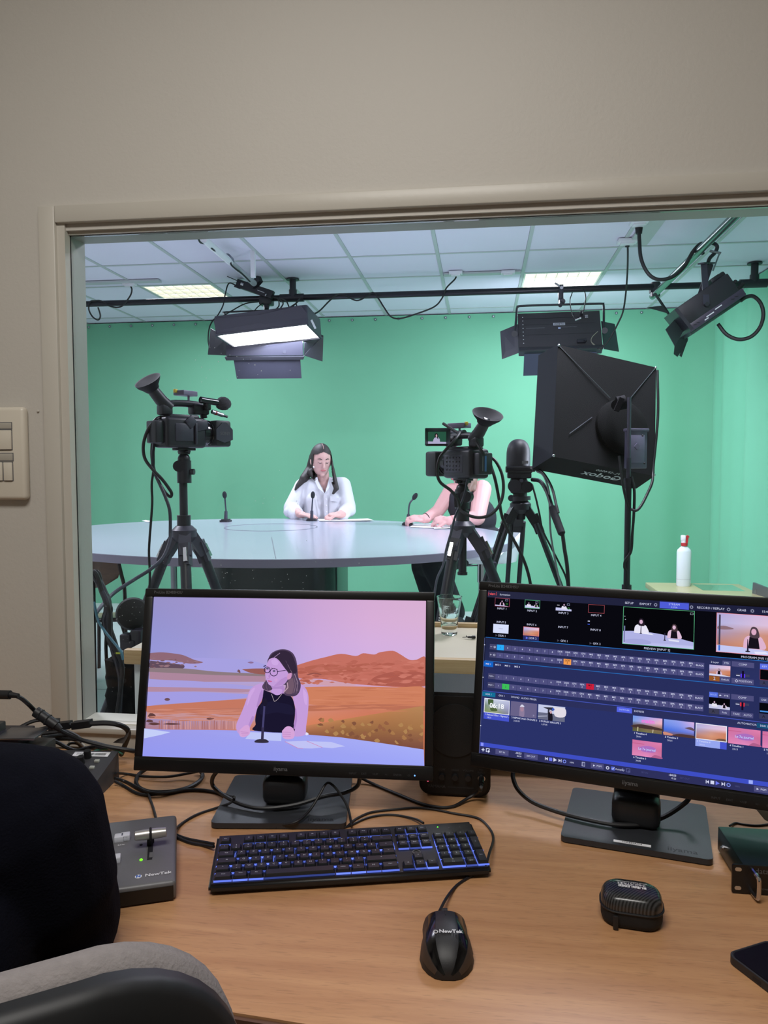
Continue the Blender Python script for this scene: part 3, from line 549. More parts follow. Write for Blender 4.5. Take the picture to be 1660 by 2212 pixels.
tp = tripod('black tripod with white brand lettering carrying the right camera', c2, [(c2.x-.21, c2.y-.40, 0), (c2.x+.52, c2.y-.06, 0), (c2.x-.2, c2.y+.42, 0)], P(1000, 1090, 2.75).z, P(1000, 1238, 2.75).z, text=('Manfrotto', 0))
hb = P(999, 1075, 2.75)
part('ball_head', MB().cyl(hb-Vector((0, 0, .04)), hb+Vector((0, 0, .03)), .026, n=18).ell(hb+Vector((0, 0, .032)), (.022, .022, .02)).cyl(hb+Vector((0, 0, .04)), c2h, .008), GEAR, tp)
part('head_knob', MB().cyl(P(1010, 1073, 2.72), P(1018, 1073, 2.72), .012).cyl(P(1006, 1073, 2.68), P(1012, 1073, 2.71), .021, n=14).beam(P(985, 1066, 2.72), P(986, 1095, 2.72), .012, .012), GEAR, tp)
c3 = P(1125, 1094, 3.3)
tp = tripod('twin-tube black tripod with pan handle under the dome camera', c3, [(c3.x-.42, c3.y-.14, 0), (c3.x+.50, c3.y-.06, 0), (c3.x-.06, c3.y+.45, 0)], 0, None, twin=True, style=1)
part('bowl', MB().cyl(P(1125, 1122, 3.3), P(1125, 1100, 3.3), .02, .024).cyl(P(1124, 1098, 3.3), P(1124, 1080, 3.3), .022, .034).cyl(P(1124, 1080, 3.3), P(1124, 1072, 3.3), .045, n=20), GEAR, tp)
part('fluid_head', MB().rbox(P(1121, 1049, 3.3), (.075, .07, .07), .015).cyl(P(1112, 1050, 3.24), P(1112, 1050, 3.3), .028, n=20).cyl(P(1140, 1052, 3.26), P(1140, 1052, 3.34), .024, n=18).rbox(P(1122, 1027, 3.3), (.10, .09, .024), .004).cyl(P(1124, 1072, 3.3), P(1124, 1040, 3.3), .03, n=16), GEAR, tp)
part('head_knob', MB().cyl(P(1127, 1038, 3.24), P(1127, 1038, 3.26), .008).cyl(P(1105, 1076, 3.27), P(1105, 1076, 3.30), .014), GEAR2, tp)
part('pan_handle', MB().add(g_tube(catmull([P(1150, 1036, 3.3), P(1168, 1040, 3.26), P(1182, 1062, 3.2), P(1193, 1095, 3.14), P(1200, 1110, 3.12)], 5), .0085)), GEAR, tp)
part('handle_grip', MB().add(g_tube([P(1193, 1095, 3.14), P(1199, 1112, 3.12), P(1214, 1152, 3.07), P(1216, 1156, 3.07)], [.013, .016, .015, .009], 12)), mat('grip_foam', (34, 35, 40), .8, var=.2, vscale=60), tp)
part('spreader_joint', MB().rbox(P(1063, 1224, 3.2), (.04, .04, .04), .006), GEAR2, tp)
# --- dome camera
dc = P(1120, 1016, 3.3); t = thing('dome_camera', 'black dome camera on a tripod between right camera and softbox', 'camera', dc)
part('dome', MB().add(g_lathe([(.050, .018), (.051, .03), (.050, .075), (.047, .095), (.040, .113), (.028, .126), (.012, .1325), (0, .1335)], 28), T(dc)), mat('dome_black', (30, 29, 36), .5, var=.1), t)
part('base', MB().rbox(dc+Vector((.002, 0, .004)), (.112, .105, .030), .006).rbox(dc+Vector((.055, -.005, .004)), (.03, .07, .022), .004), GEARG, t)
part('connector', MB().cyl(dc+Vector((.068, -.03, .004)), dc+Vector((.085, -.033, .004)), .006).cyl(dc+Vector((.068, -.012, .004)), dc+Vector((.085, -.013, .006)), .006), CHROME, t)
part('badge', MB().box(dc+Vector((.026, -.0495, .034)), (.026, .004, .012)), PRINTG, t)
# --- camcorders
def camcorder(label, org, yaw, k, lcd_open, blue):
    A = T(org) @ Rz(yaw) @ Sc(k, k, k); t = thing('video_camera', label, 'camera', T(org) @ Rz(yaw))
    V_ = lambda *p: A @ Vector(p)
    part('body', MB().add(g_rbox(.125, .22, .145, .018, 3), A @ T(0, -.02, .085)).add(g_rbox(.10, .16, .03, .01), A @ T(0, -.02, .155)), GEAR, t)
    part('side_panel', MB().add(g_rbox(.014, .10, .085, .006), A @ T(.06, -.035, .085)).add(g_rbox(.016, .07, .05, .008), A @ T(.06, .06, .12) @ Rx(.2)), GEAR2, t)
    part('hand_strap', MB().add(g_rbox(.012, .012, .10, .004), A @ T(.068, .025, .08)).add(g_rbox(.01, .05, .05, .01), A @ T(.066, -.0, .135) @ Rx(.7)), GEAR2, t)
    part('button_panel', MB().add(g_rbox(.010, .15, .09, .006), A @ T(-.06, -.0, .085)), GEAR2, t)
    bt = MB()
    for i in range(5):
        for j in range(4): bt.add(g_rbox(.004, .008, .007, .001), A @ T(-.066, -.05+.025*i, .055+.02*j))
    part('buttons', bt, GEARG, t)
    bp = MB()
    for i in range(5):
        for j in range(4): bp.add(g_box(.001, .006, .0018), A @ T(-.0665, -.05+.025*i, .0625+.02*j))
    part('button_print', bp, PRINTG, t, smooth=None)
    part('lens_barrel', MB().cyl(V_(0, .085, .088), V_(0, .145, .088), .060*k, .058*k, n=28).add(g_torus(.056*k, .004*k, 28, 6), along(V_(0, .115, .088), V_(0, .12, .088))).add(g_torus(.059*k, .004*k, 28, 6), along(V_(0, .132, .088), V_(0, .137, .088))), GEARG, t)
    part('lens_hood', MB().add(g_rbox(.15, .09, .128, .012), A @ T(0, .178, .085)), mat('hood_black', (42, 46, 50), .5, var=.15), t)
    part('hood_flap', MB().add(g_prism([(-.055, -.01), (-.02, -.048), (.03, -.048), (.045, 0), (.03, .048), (-.02, .048), (-.055, .01)], .006, 0), A @ T(.0755, .178, .085) @ Ry(math.pi/2)), GEAR2, t)
    part('brand_print', MB().text('SONY', .022, A @ T(.0825, .18, .085) @ Rz(math.pi/2) @ Rx(math.pi/2), bold=.01), PRINTG, t, smooth=None)
    part('battery', MB().add(g_rbox(.085, .05, .105, .008), A @ T(0, -.15, .085)), GEAR, t)
    if blue: part('battery_strip', MB().add(g_box(.012, .002, .075), A @ T(-.004, -.1755, .085)), mat('strip_blue', (60, 100, 150), .4, var=.05), t); part('battery_print', MB().add(g_box(.006, .002, .07), A @ T(-.022, -.1755, .085)), PRINTG, t)
    part('handle', MB().add(g_tube(catmull([V_(0, -.09, .165), V_(0, -.095, .205), V_(0, -.06, .222), V_(0, .04, .225), V_(0, .10, .215), V_(0, .115, .16)], 5), .0165*k, 10)).add(g_rbox(.06, .09, .05, .01), A @ T(0, .085, .20)), GEAR, t)
    part('viewfinder', MB().add(g_tube([V_(0, -.075, .20), V_(0, -.12, .235), V_(0, -.165, .285)], [.030*k, .030*k, .027*k], 14)).add(g_rbox(.055, .06, .05, .01), A @ T(0, -.10, .19)), GEAR, t)
    E = along(V_(0, -.160, .280), V_(0, -.205, .33))
    part('eyecup', MB().add(([(E @ Vector((r*(1.3+.25*max(0,(r-.03)/.017))*1.25*math.cos(a)*k, r*1.15*math.sin(a)*k + s*k, z*k))) for r, z, s in ((.026, 0, 0), (.030, .012, 0), (.043, .035, .004), (.047, .048, .008), (.042, .046, .008), (.024, .02, 0)) for a in [2*math.pi*i/24 for i in range(24)]], [(q*24+i, q*24+(i+1) % 24, (q+1)*24+(i+1) % 24, (q+1)*24+i) for q in range(5) for i in range(24)]+[tuple(range(23, -1, -1)), tuple(5*24+i for i in range(24))])), mat('eyecup_rubber', (26, 24, 34), .65, var=.1, spec=.3), t, smooth=60)
    part('eyepiece', MB().add(g_rbox(.034, .022, .006, .004), E @ T(0, 0, .025*k) @ Sc(k, k, k)), GEARG, t)
    part('microphone', MB().cyl(V_(.055, .06, .243), V_(.055, .17, .235), .016*k, n=14).add(g_rbox(.03, .03, .04, .006), A @ T(.05, .10, .215)), GEARG, t)
    rnd = random.Random(3); ge = g_ell(.032, .042, .032, 22, 16)
    part('windscreen', MB().add(([Vector(v)*(1+rnd.uniform(-.07, .07)) for v in ge[0]], ge[1]), A @ T(.055, .19, .233)), mat('fur_grey', (66, 64, 70), 1., var=.5, vscale=150, bump=1., bscale=300), t)
    part('xlr_plug', MB().cyl(V_(.06, .12, .19), V_(.065, .18, .175), .010*k, n=10), STEEL, t); part('xlr_ring', MB().cyl(V_(.0615, .138, .1855), V_(.062, .145, .1838), .0112*k, n=10), mat('red_ring', (150, 30, 40), .4, var=.05), t)
    part('xlr_plug', MB().cyl(V_(.06, .145, .184), V_(.067, .205, .168), .009*k, .006*k, n=10), GEAR, t)
    part('receiver_box', MB().add(g_rbox(.065, .10, .024, .003), A @ T(-.01, .02, .275) @ Rz(.3)).add(g_box(.008, .008, .03), A @ T(0, .03, .25)), mat('receiver_violet', (120, 112, 136) if not lcd_open else (62, 70, 78), .4, var=.1), t)
    part('antenna_plug', MB().add(g_rbox(.014, .018, .018, .003), A @ T(-.01, -.035, .283)), mat('yellow_plug', (214, 190, 70), .4, var=.05), t)
    if lcd_open:
        L = A @ T(-.105, .075, .215) @ Rz(-yaw) @ Rz(.12)
        part('lcd_housing', MB().add(g_rbox(.115, .012, .082, .003), L @ T(0, .014, 0)), GEAR, t)
        for sgn in (-1, 1): part('lcd_hood', MB().plate([L @ Vector((sgn*.046, .008, -.03)), L @ Vector((sgn*.046, .008, .03)), L @ Vector((sgn*.062, -.05, .044)), L @ Vector((sgn*.062, -.05, -.040))], .002*k), GEAR2, t)
        part('lcd_hood', MB().plate([L @ Vector((-.046, .008, .03)), L @ Vector((.046, .008, .03)), L @ Vector((.062, -.05, .044)), L @ Vector((-.062, -.05, .044))], .002*k), GEAR2, t)
        part('lcd_arm', MB().cyl(L @ Vector((.05, .014, -.015)), V_(-.01, .09, .20), .012*k), GEAR, t)
        s_ = part('lcd_screen', MB().add(([L @ Vector((x, .007, z)) for x, z in ((-.046, -.03), (.046, -.03), (.046, .03), (-.046, .03))], [(0, 1, 2, 3)])), emis('lcd_green', (38, 84, 66), 1.), t, smooth=None)
        def lp(poly, yy): return ([L @ Vector((x, yy, z)) for x, z in poly], [tuple(range(len(poly)))])
        part('lcd_picture', MB().add(lp([(-.046, -.03), (.046, -.03), (.046, -.021), (-.046, -.018)], .0066)).add(lp([(-.022, -.02), (.014, -.02), (.012, -.006), (.004, .004), (-.01, .004), (-.018, -.006)], .0064)), emis('lcd_light', (178, 172, 206), 1.), s_, smooth=None)
        part('lcd_picture', MB().add(lp([(-.012, .0), (-.013, .016), (-.006, .024), (.002, .02), (.004, .0), (.006, -.008), (.001, -.004), (-.004, .004)], .0062)), emis('lcd_dark', (30, 26, 32), 1.), s_, smooth=None)
        part('lcd_picture', MB().add(lp([(-.007, .004), (-.001, .004), (.0, .012), (-.004, .018), (-.008, .012)], .006)), emis('lcd_skin', (196, 160, 170), 1.), s_, smooth=None)
    part('mount_plate', MB().add(g_rbox(.05, .10, .014, .003), A @ T(0, 0, .008)).add(g_rbox(.03, .05, .018, .003), A @ T(0, 0, -.008)).cyl(V_(-.045, 0, -.004), V_(.045, 0, -.004), .008*k), GEAR, t)
    return t
camcorder('video camera on the left tripod, side view with furry microphone', P(398, 984, 2.6)+Vector((0, 0, .017)), -math.radians(36), .74, False, False)
camcorder('video camera on the right tripod with flipped-out lit screen', P(1001, 1049, 2.75)+Vector((0, 0, .017)), math.radians(40), .72, True, True)
# ================================================================== PEOPLE
def proj(p):
    q = Vector(p)-CAM; z = q.dot(CF); return (830+FPX*q.dot(CR)/z, 1106-FPX*q.dot(CU)/z)
def inpoly(x, y, poly):
    c = False; j = len(poly)-1
    for i in range(len(poly)):
        if (poly[i][1] > y) != (poly[j][1] > y) and x < (poly[j][0]-poly[i][0])*(y-poly[i][1])/(poly[j][1]-poly[i][1])+poly[i][0]: c = not c
        j = i
    return c
def blob(name, geos, voxel, m, parent, it=8, cut=None, fac=.5):
    b = MB()
    for g in geos: b.add(g)
    o = mesh_obj(name, b.v, b.f, m, smooth=None)
    r = o.modifiers.new('r', 'REMESH'); r.mode = 'VOXEL'; r.voxel_size = voxel
    s = o.modifiers.new('s', 'SMOOTH'); s.iterations = it; s.factor = fac
    bpy.context.view_layer.update(); dg = bpy.context.evaluated_depsgraph_get()
    me = bpy.data.meshes.new_from_object(o.evaluated_get(dg)); o.modifiers.clear(); old = o.data; o.data = me; bpy.data.meshes.remove(old)
    if cut:
        bm = bmesh.new(); bm.from_mesh(me); bmesh.ops.delete(bm, geom=[f for f in bm.faces if cut(f.calc_center_median())], context='FACES'); bm.to_mesh(me); bm.free()
    if not me.materials: me.materials.append(m)
    me.transform(ROOT[top(parent).name].inverted()); me.polygons.foreach_set('use_smooth', [True]*len(me.polygons)); me.name = name
    o.parent = parent; return o
def ellR(c, r, M3=None): return xf(g_ell(*r, 20, 14), T(Vector(c)) @ (M3.to_4x4() if M3 is not None else Matrix()))
def hand(w, d, n, side, curl, sc=1.):
    d = Vector(d).normalized(); n = Vector(n); n = (n-d*n.dot(d)).normalized(); s = d.cross(n)*side; w = Vector(w)
    M3 = Matrix((s, d, n)).transposed(); G = [ellR(w+d*.045*sc, (.039*sc, .052*sc, .016*sc), M3), g_caps(w-d*.02*sc, .026*sc, w+d*.02*sc, .026*sc)]
    for i, L in enumerate((.066, .076, .072, .056)):
        b = w+d*.082*sc+s*(.031-.0205*i)*sc; a = curl[0]; q1 = b+(d*math.cos(a)-n*math.sin(a))*L*.5*sc; a += curl[1]; q2 = q1+(d*math.cos(a)-n*math.sin(a))*L*.34*sc; a += curl[1]*.7; q3 = q2+(d*math.cos(a)-n*math.sin(a))*L*.24*sc
        G += [g_caps(b-d*.02*sc, .0098*sc, q1, .0092*sc, 10), g_caps(q1, .0092*sc, q2, .0082*sc, 10), g_caps(q2, .0082*sc, q3, .0072*sc, 10)]
    b = w+d*.022*sc+s*.026*sc; q1 = b+(d*.62+s*.6-n*.35).normalized()*.042*sc; q2 = q1+(d*.9+s*.05-n*.4*(1+curl[0])).normalized()*.032*sc
    G += [g_caps(b, .014*sc, q1, .011*sc, 10), g_caps(q1, .011*sc, q2, .0085*sc, 10)]
    return G
SKIN = mat('skin_fair', (216, 172, 166), .5, var=.04, vscale=25, spec=.3); SKINB = mat('skin_rosy', (216, 166, 164), .5, var=.05, vscale=25, spec=.3)
HAIRD = mat('hair_dark_brown', (46, 40, 40), .55, var=.5, vscale=30, vs3=(90, 90, 4), bump=.3, bscale=300); HAIRB = mat('hair_blonde_brown', (120, 96, 84), .45, var=.6, vscale=24, vs3=(80, 80, 4), bump=.3, bscale=300)
LIP = mat('lips', (190, 112, 116), .4, var=.05); BROW = mat('brow_dark', (52, 42, 42), .7, var=.1); LASH = mat('lash_dark', (36, 30, 34), .7, var=.1)
def face_parts(HC, fd, t, lips=LIP):
    fd = Vector(fd).normalized(); l = fd.cross(Vector((0, 0, 1))).normalized(); u = l.cross(fd)
    def at(a, b, o=0.): # point on front of head: lateral a, up b
        k = max(0, 1-(a/.072)**2-(b/.112)**2); return HC+l*a+u*b+fd*(.090*math.sqrt(k)+o)
    for s in (-1, 1):
        part('eyebrow', MB().add(g_tube([at(s*.014, .030, .005), at(s*.028, .035, .004), at(s*.044, .029, .003)], [.0025, .003, .0015], 6)), BROW, t)
        part('eye', MB().add(ellR(at(s*.028, .010, .0015), (.012, .005, .006), Matrix((l, fd, u)).transposed())), mat('eyelid', (216, 176, 172), .5, var=.03), t)
        part('eyelash', MB().add(g_tube([at(s*.015, .0075, .006), at(s*.028, .003, .0075), at(s*.042, .008, .005)], .0018, 6)), LASH, t)
    part('lips', MB().add(ellR(at(0, -.052, .012), (.021, .008, .0065), Matrix((l, fd, u)).transposed())), lips, t)
def head_geo(HC, fd):
    fd = Vector(fd).normalized(); l = fd.cross(Vector((0, 0, 1))).normalized(); u = l.cross(fd); M3 = Matrix((l, fd, u)).transposed()
    return [ellR(HC, (.072, .090, .112), M3), ellR(HC+fd*.022-u*.055, (.056, .066, .058), M3), ellR(HC+fd*.072-u*.092, (.02, .018, .016), M3), g_caps(HC+fd*.086+u*.008, .0075, HC+fd*.106-u*.024, .0125, 10),
            ellR(HC+fd*.075-u*.052, (.022, .018, .014), M3), ellR(HC+l*.073-u*.008, (.010, .018, .030), M3), ellR(HC-l*.073-u*.008, (.010, .018, .030), M3)]
# ---- woman in the white shirt
Y_ = 5.6; HC = P(694, 994, 5.575); fd = Vector((.40, -.86, -.30)).normalized()
shL, shR = P(655, 1052, 5.62), P(740, 1049, 5.62); elL, elR = P(631, 1098, 5.53), P(752, 1097, 5.53); wrL, wrR = P(650, 1115, 5.36)+Vector((0, 0, .012)), P(736, 1114, 5.38)+Vector((0, 0, .008))
ch, wa, pv = P(697, 1075, 5.625), P(697, 1112, 5.64), Vector((P(697, 1100, 5.66).x, 5.68, .80))
t = thing('person', 'seated person with long dark hair in a white collared shirt behind the desk', 'person', Vector((pv.x, pv.y, 0)))
hL = hand(wrL, Vector((.78, -.62, -.02)), Vector((0, .0, 1)), -1, (.12, .18)); hR = hand(wrR, Vector((-.75, -.60, .0)), Vector((.1, -.2, 1)), 1, (.9, .8))
blob('body', head_geo(HC, fd) + hL + hR + [g_caps(P(698, 1022, 5.60), .046, P(699, 1052, 5.625), .052), g_caps(shL, .05, shR, .05), ellR(ch, (.14, .095, .15)), ellR(wa, (.125, .09, .15)), ellR(pv, (.165, .13, .11)),
     g_caps(shL, .046, elL, .038), g_caps(shR, .046, elR, .038), g_caps(elL, .038, wrL, .026), g_caps(elR, .038, wrR, .026), g_caps(pv+Vector((-.09, 0, -.02)), .08, pv+Vector((-.10, -.38, -.04)), .06), g_caps(pv+Vector((.09, 0, -.02)), .08, pv+Vector((.13, -.38, -.04)), .06),
     g_caps(pv+Vector((-.10, -.38, -.04)), .055, pv+Vector((-.06, -.30, -.44)), .038), g_caps(pv+Vector((.13, -.38, -.04)), .055, pv+Vector((.16, -.26, -.44)), .038)], .0042, SKIN, t, it=5)
SHIRT = mat('shirt_white', (214, 214, 222), .75, var=.03, vscale=14, bump=.5, bscale=45)
V_CUT = [(683, 1020), (713, 1020), (713, 1032), (702, 1065), (686, 1034)]
def cutA(p):
    x, y = proj(p); return (inpoly(x, y, V_CUT) and p.y < 5.66) or (p.z > P(690, 1031, 5.6).z and abs(p.x-P(699, 1030, 5.6).x) < .085 and p.y < 5.72)
cufL = P(640, 1113, 5.43); cufR = P(741, 1112, 5.42)
sh = blob('shirt', [g_caps(shL, .068, shR, .066), ellR(ch, (.168, .118, .17)), ellR(wa, (.172, .128, .17)), g_caps(P(699, 1032, 5.61), .066, P(698, 1055, 5.63), .09), g_caps(shL, .066, elL, .064), g_caps(shR, .066, elR, .060), g_caps(elL, .062, cufL, .052), g_caps(elR, .058, cufR, .046),
     ellR(P(634, 1106, 5.49), (.075, .06, .05)), ellR(P(752, 1103, 5.49), (.06, .06, .05)), g_caps(P(676, 1080, 5.53), .05, P(680, 1112, 5.53), .055), g_caps(P(722, 1080, 5.53), .05, P(718, 1112, 5.53), .055), ellR(pv+Vector((0, 0, .04)), (.185, .15, .10))], .006, SHIRT, t, it=7, cut=cutA)
def front(x, y, o=.004):
    return P(x, y, 5.487-o)
part('collar', MB().plate([P(686, 1030, 5.55), P(679, 1036, 5.53), P(688, 1055, 5.475), P(701, 1066, 5.462), P(688, 1040, 5.50)], .004), SHIRT, sh)
part('collar', MB().plate([P(712, 1031, 5.55), P(719, 1037, 5.53), P(712, 1054, 5.475), P(703, 1066, 5.462), P(710, 1040, 5.50)], .004), SHIRT, sh)
part('placket', MB().plate([P(700, 1066, 5.466), P(707, 1066, 5.466), P(709, 1116, 5.468), P(702, 1116, 5.468)], .003), SHIRT, sh)
for y in (1078, 1092, 1106): part('button', MB().ell(P(704.5+(y-1066)*.03, y, 5.46), (.005, .002, .005), None, 10, 6), PAPER, sh)
part('pocket', MB().plate([P(714, 1072, 5.472), P(733, 1076, 5.478), P(732, 1084, 5.475), P(714, 1082, 5.468)], .002), SHIRT, sh)
face_parts(HC, fd, t)
lat = fd.cross(Vector((0, 0, 1))).normalized(); upv = lat.cross(fd); M3 = Matrix((lat, fd, upv)).transposed()
def cutHair(HC, fd, low=-.125, hl=.083):
    l = fd.cross(Vector((0, 0, 1))).normalized(); u = l.cross(fd)
    def c(p):
        q = p-HC; f, a, b_ = q.dot(fd), q.dot(l), q.dot(u); return f > .012+max(0, -b_)*.1 and abs(a) < .068 and low < b_ < hl-abs(a)*.45
    return c
blob('hair', [ellR(HC-fd*.012+upv*.010, (.083, .096, .116), M3), g_caps(HC-fd*.05+Vector((-.01, .02, -.02)), .07, HC+Vector((-.015, .07, -.20)), .055),
     g_caps(P(677, 985, 5.64), .030, P(670, 1014, 5.645), .032), g_caps(P(670, 1014, 5.645), .034, P(657, 1034, 5.575), .034), g_caps(P(657, 1034, 5.575), .030, P(643, 1050, 5.545), .017), g_caps(P(643, 1050, 5.545), .017, P(638, 1058, 5.53), .008), g_caps(P(672, 1020, 5.57), .03, P(682, 1036, 5.53), .012),
     g_caps(P(713, 985, 5.57), .016, P(717, 1010, 5.55), .017), g_caps(P(717, 1010, 5.55), .019, P(722, 1038, 5.50), .024), g_caps(P(722, 1038, 5.50), .024, P(727, 1055, 5.475), .020), g_caps(P(727, 1055, 5.475), .019, P(720, 1066, 5.468), .010)], .005, HAIRD, t, it=6, cut=cutHair(HC, fd))
part('hair_parting', MB().add(g_tube([HC+upv*.128-fd*.01, HC+upv*.122+fd*.03, HC+upv*.104+fd*.060], .0012, 6)), SKIN, t)
part('earring', MB().ell(P(678, 1009, 5.50), (.006, .006, .006), None, 8, 6), PAPER, t)
TROU = mat('trousers_dark', (66, 60, 56), .8, var=.2, vscale=10)
blob('trousers', [ellR(pv+Vector((0, 0, -.02)), (.185, .15, .12)), g_caps(pv+Vector((-.09, 0, -.02)), .095, pv+Vector((-.10, -.38, -.04)), .072), g_caps(pv+Vector((.09, 0, -.02)), .095, pv+Vector((.13, -.38, -.04)), .072), g_caps(pv+Vector((-.10, -.38, -.04)), .07, pv+Vector((-.06, -.30, -.46)), .062), g_caps(pv+Vector((.13, -.38, -.04)), .07, pv+Vector((.18, -.24, -.46)), .07)], .008, TROU, t, it=6)
for q in ((-.06, -.34), (.17, -.28)): part('shoe', MB().ell(pv+Vector((q[0], q[1]-.04, -.50)), (.042, .12, .04)), PAPER, t)
# ---- person in the black sleeveless top
HB = P(1001, 1009, 4.95); fb_ = Vector((-.80, -.10, -.25)).normalized()
sL, sR = P(975, 1062, 4.98), P(1042, 1057, 4.93); eL, eR = P(947, 1104, 4.93), P(1032, 1118, 4.78); wL, wR = P(917, 1121, 4.86), P(970, 1125, 4.74)
chB, waB = P(1010, 1084, 4.97), P(1027, 1120, 4.99); pvB = P(1036, 1178, 5.0)
t = thing('person', 'seated person in a black sleeveless top mostly hidden behind the right camera', 'person', Vector((pvB.x, pvB.y, 0)))
knL, knR = P(917, 1222, 4.78), P(938, 1218, 4.66); anL, anR = P(950, 1335, 4.90), P(982, 1322, 4.80)
hl_ = hand(wL, Vector((-.85, -.15, .08)), Vector((.05, -.45, 1)), 1, (.75, .75)); hr_ = hand(wR, Vector((-.9, .2, .10)), Vector((.05, -.6, .9)), -1, (.95, .8))
blob('body', head_geo(HB, fb_) + hl_ + hr_ + [g_caps(P(1003, 1034, 4.97), .046, P(1006, 1056, 4.975), .052), g_caps(sL, .056, sR, .058), ellR(chB, (.125, .10, .145)), ellR(waB, (.12, .10, .14)), ellR(pvB, (.15, .14, .12)),
     g_caps(sL, .054, eL, .043), g_caps(sR, .062, eR, .050), g_caps(eL, .043, wL, .029), g_caps(eR, .048, wR, .029), g_caps(pvB, .09, knL, .06), g_caps(pvB, .09, knR, .06), g_caps(knL, .055, anL, .035), g_caps(knR, .055, anR, .035)], .0042, SKINB, t, it=5)
TOPB = mat('top_black', (30, 30, 40), .8, var=.15, vscale=20, bump=.3, bscale=80)
def cutB(p):
    q = p-sR; q2 = p-sL; return q.length < .068 or q2.length < .062 or p.z > P(1000, 1060, 4.97).z
tb = blob('top', [ellR(chB, (.135, .112, .16)), ellR(waB, (.14, .115, .15)), g_caps(chB+Vector((-.05, 0, .10)), .07, chB+Vector((.06, -.02, .10)), .07), ellR(pvB+Vector((0, 0, .06)), (.16, .145, .08))], .006, TOPB, t, it=6, cut=cutB)
face_parts(HB, fb_, t)
lb_ = fb_.cross(Vector((0, 0, 1))).normalized(); ub_ = lb_.cross(fb_); M3 = Matrix((lb_, fb_, ub_)).transposed()
blob('hair', [ellR(HB-fb_*.012+ub_*.010, (.083, .097, .116), M3), g_caps(HB-fb_*.05, .068, HB-fb_*.03+Vector((0, .02, -.13)), .055), g_caps(P(1016, 1020, 4.90), .028, P(1020, 1042, 4.89), .030), g_caps(P(1020, 1042, 4.89), .030, P(1012, 1064, 4.86), .016), g_caps(P(1024, 1040, 4.9), .024, P(1025, 1058, 4.87), .014), g_caps(P(986, 1022, 5.0), .02, P(985, 1052, 4.97), .016)], .005, HAIRB, t, it=6, cut=cutHair(HB, fb_))
TRB = mat('trousers_black', (26, 28, 34), .85, var=.2, vscale=10)
blob('trousers', [ellR(pvB, (.17, .155, .12)), g_caps(pvB, .105, knL, .08), g_caps(pvB, .105, knR, .08), g_caps(knL, .085, anL, .075), g_caps(knR, .085, anR, .07), g_caps(knL, .08, knR, .08)], .008, TRB, t, it=6)
for an_, nm in ((anL, 0), (anR, 1)):
    ft = an_+Vector((.02, -.05, -.06)); part('shoe', MB().ell(ft, (.045, .10, .045)).ell(ft+Vector((-.01, -.05, -.01)), (.042, .07, .032)), mat('sneaker_black', (36, 38, 44), .7, var=.1), t)
    part('shoe_sole', MB().add(g_prism(rrect(.085, .22, .04, 6), .022, 0), T(ft+Vector((-.004, -.02, -.055)))), PAPER, t); part('shoe_stripe', MB().tube([ft+Vector((.046, -.02, .03)), ft+Vector((.050, .03, -.01)), ft+Vector((.047, .07, -.03))], .006), PAPER, t)
part('bracelet', MB().add(g_torus(.031, .003, 18, 6), along(wL, eL) @ T(0, 0, .02)), RUBBER, t)
part('bracelet', MB().add(g_torus(.031, .002, 18, 6), along(wR, eR) @ T(0, 0, .02)), mat('red_thread', (190, 110, 110), .6, var=.1), t)
# ---- stools
def stool(label, c, sz, face):
    t = thing('bar_stool', label, 'stool', Vector((c.x, c.y, 0)), 'white bar stools'); WS = mat('stool_white', (232, 234, 242), .25, var=.02)
    o = Vector((c.x, c.y, 0)); V = []; nr, na = 8, 40
    for j in range(nr+1):
        for i in range(na):
            a = 2*math.pi*i/na; r = .215*min(1, j/5); d = Vector((math.cos(a), math.sin(a), 0)); bk = max(0, -(d.x*face[0]+d.y*face[1]))
            z = sz+.006*(j/5)**2 if j <= 5 else sz+.01+(j-5)/3*(.03+.20*bk**.8); rr = r if j <= 5 else .215+.018*(j-5)
            V.append(o+d*rr+Vector((0, 0, z)))
    F_ = [(j*na+i, j*na+(i+1) % na, (j+1)*na+(i+1) % na, (j+1)*na+i) for j in range(nr) for i in range(na)]
    V2 = [v+Vector((0, 0, -.02))+(v-o-Vector((0, 0, v.z)))*.04 for v in V]; n0 = len(V)
    part('seat_shell', MB().add((V+V2, F_+[tuple(n0+i for i in f[::-1]) for f in F_]+[(nr*na+i, nr*na+(i+1) % na, n0+nr*na+(i+1) % na, n0+nr*na+i) for i in range(na)])), WS, t, smooth=60)
    part('post', MB().cyl(o+Vector((0, 0, .02)), o+Vector((0, 0, sz-.10)), .026).cyl(o+Vector((0, 0, sz-.16)), o+Vector((0, 0, sz-.02)), .034), CHROME, t)
    part('seat_plate', MB().cyl(o+Vector((0, 0, sz-.03)), o+Vector((0, 0, sz-.012)), .09).cyl(o+Vector((0, 0, sz-.05)), o+Vector((-.14, 0, sz-.055)), .005), STEEL, t)
    part('foot_ring', MB().add(g_torus(.14, .011, 30, 8), T(o+Vector((face[0]*.12, face[1]*.12, .30)))).cyl(o+Vector((0, 0, .30)), o+Vector((face[0]*.25, face[1]*.25, .30)), .01), CHROME, t)
    part('base', MB().add(g_lathe([(0, 0), (.20, 0), (.20, .008), (.12, .02), (.03, .03), (0, .03)], 36), T(o)), CHROME, t)
stool('white shell bar stool under the person in black', Vector((pvB.x+.02, pvB.y+.02, 0)), pvB.z-.085, (-.9, -.3))
stool('white shell bar stool hidden behind the desk pedestal', Vector((pv.x, pv.y+.03, 0)), .70, (0, -1))
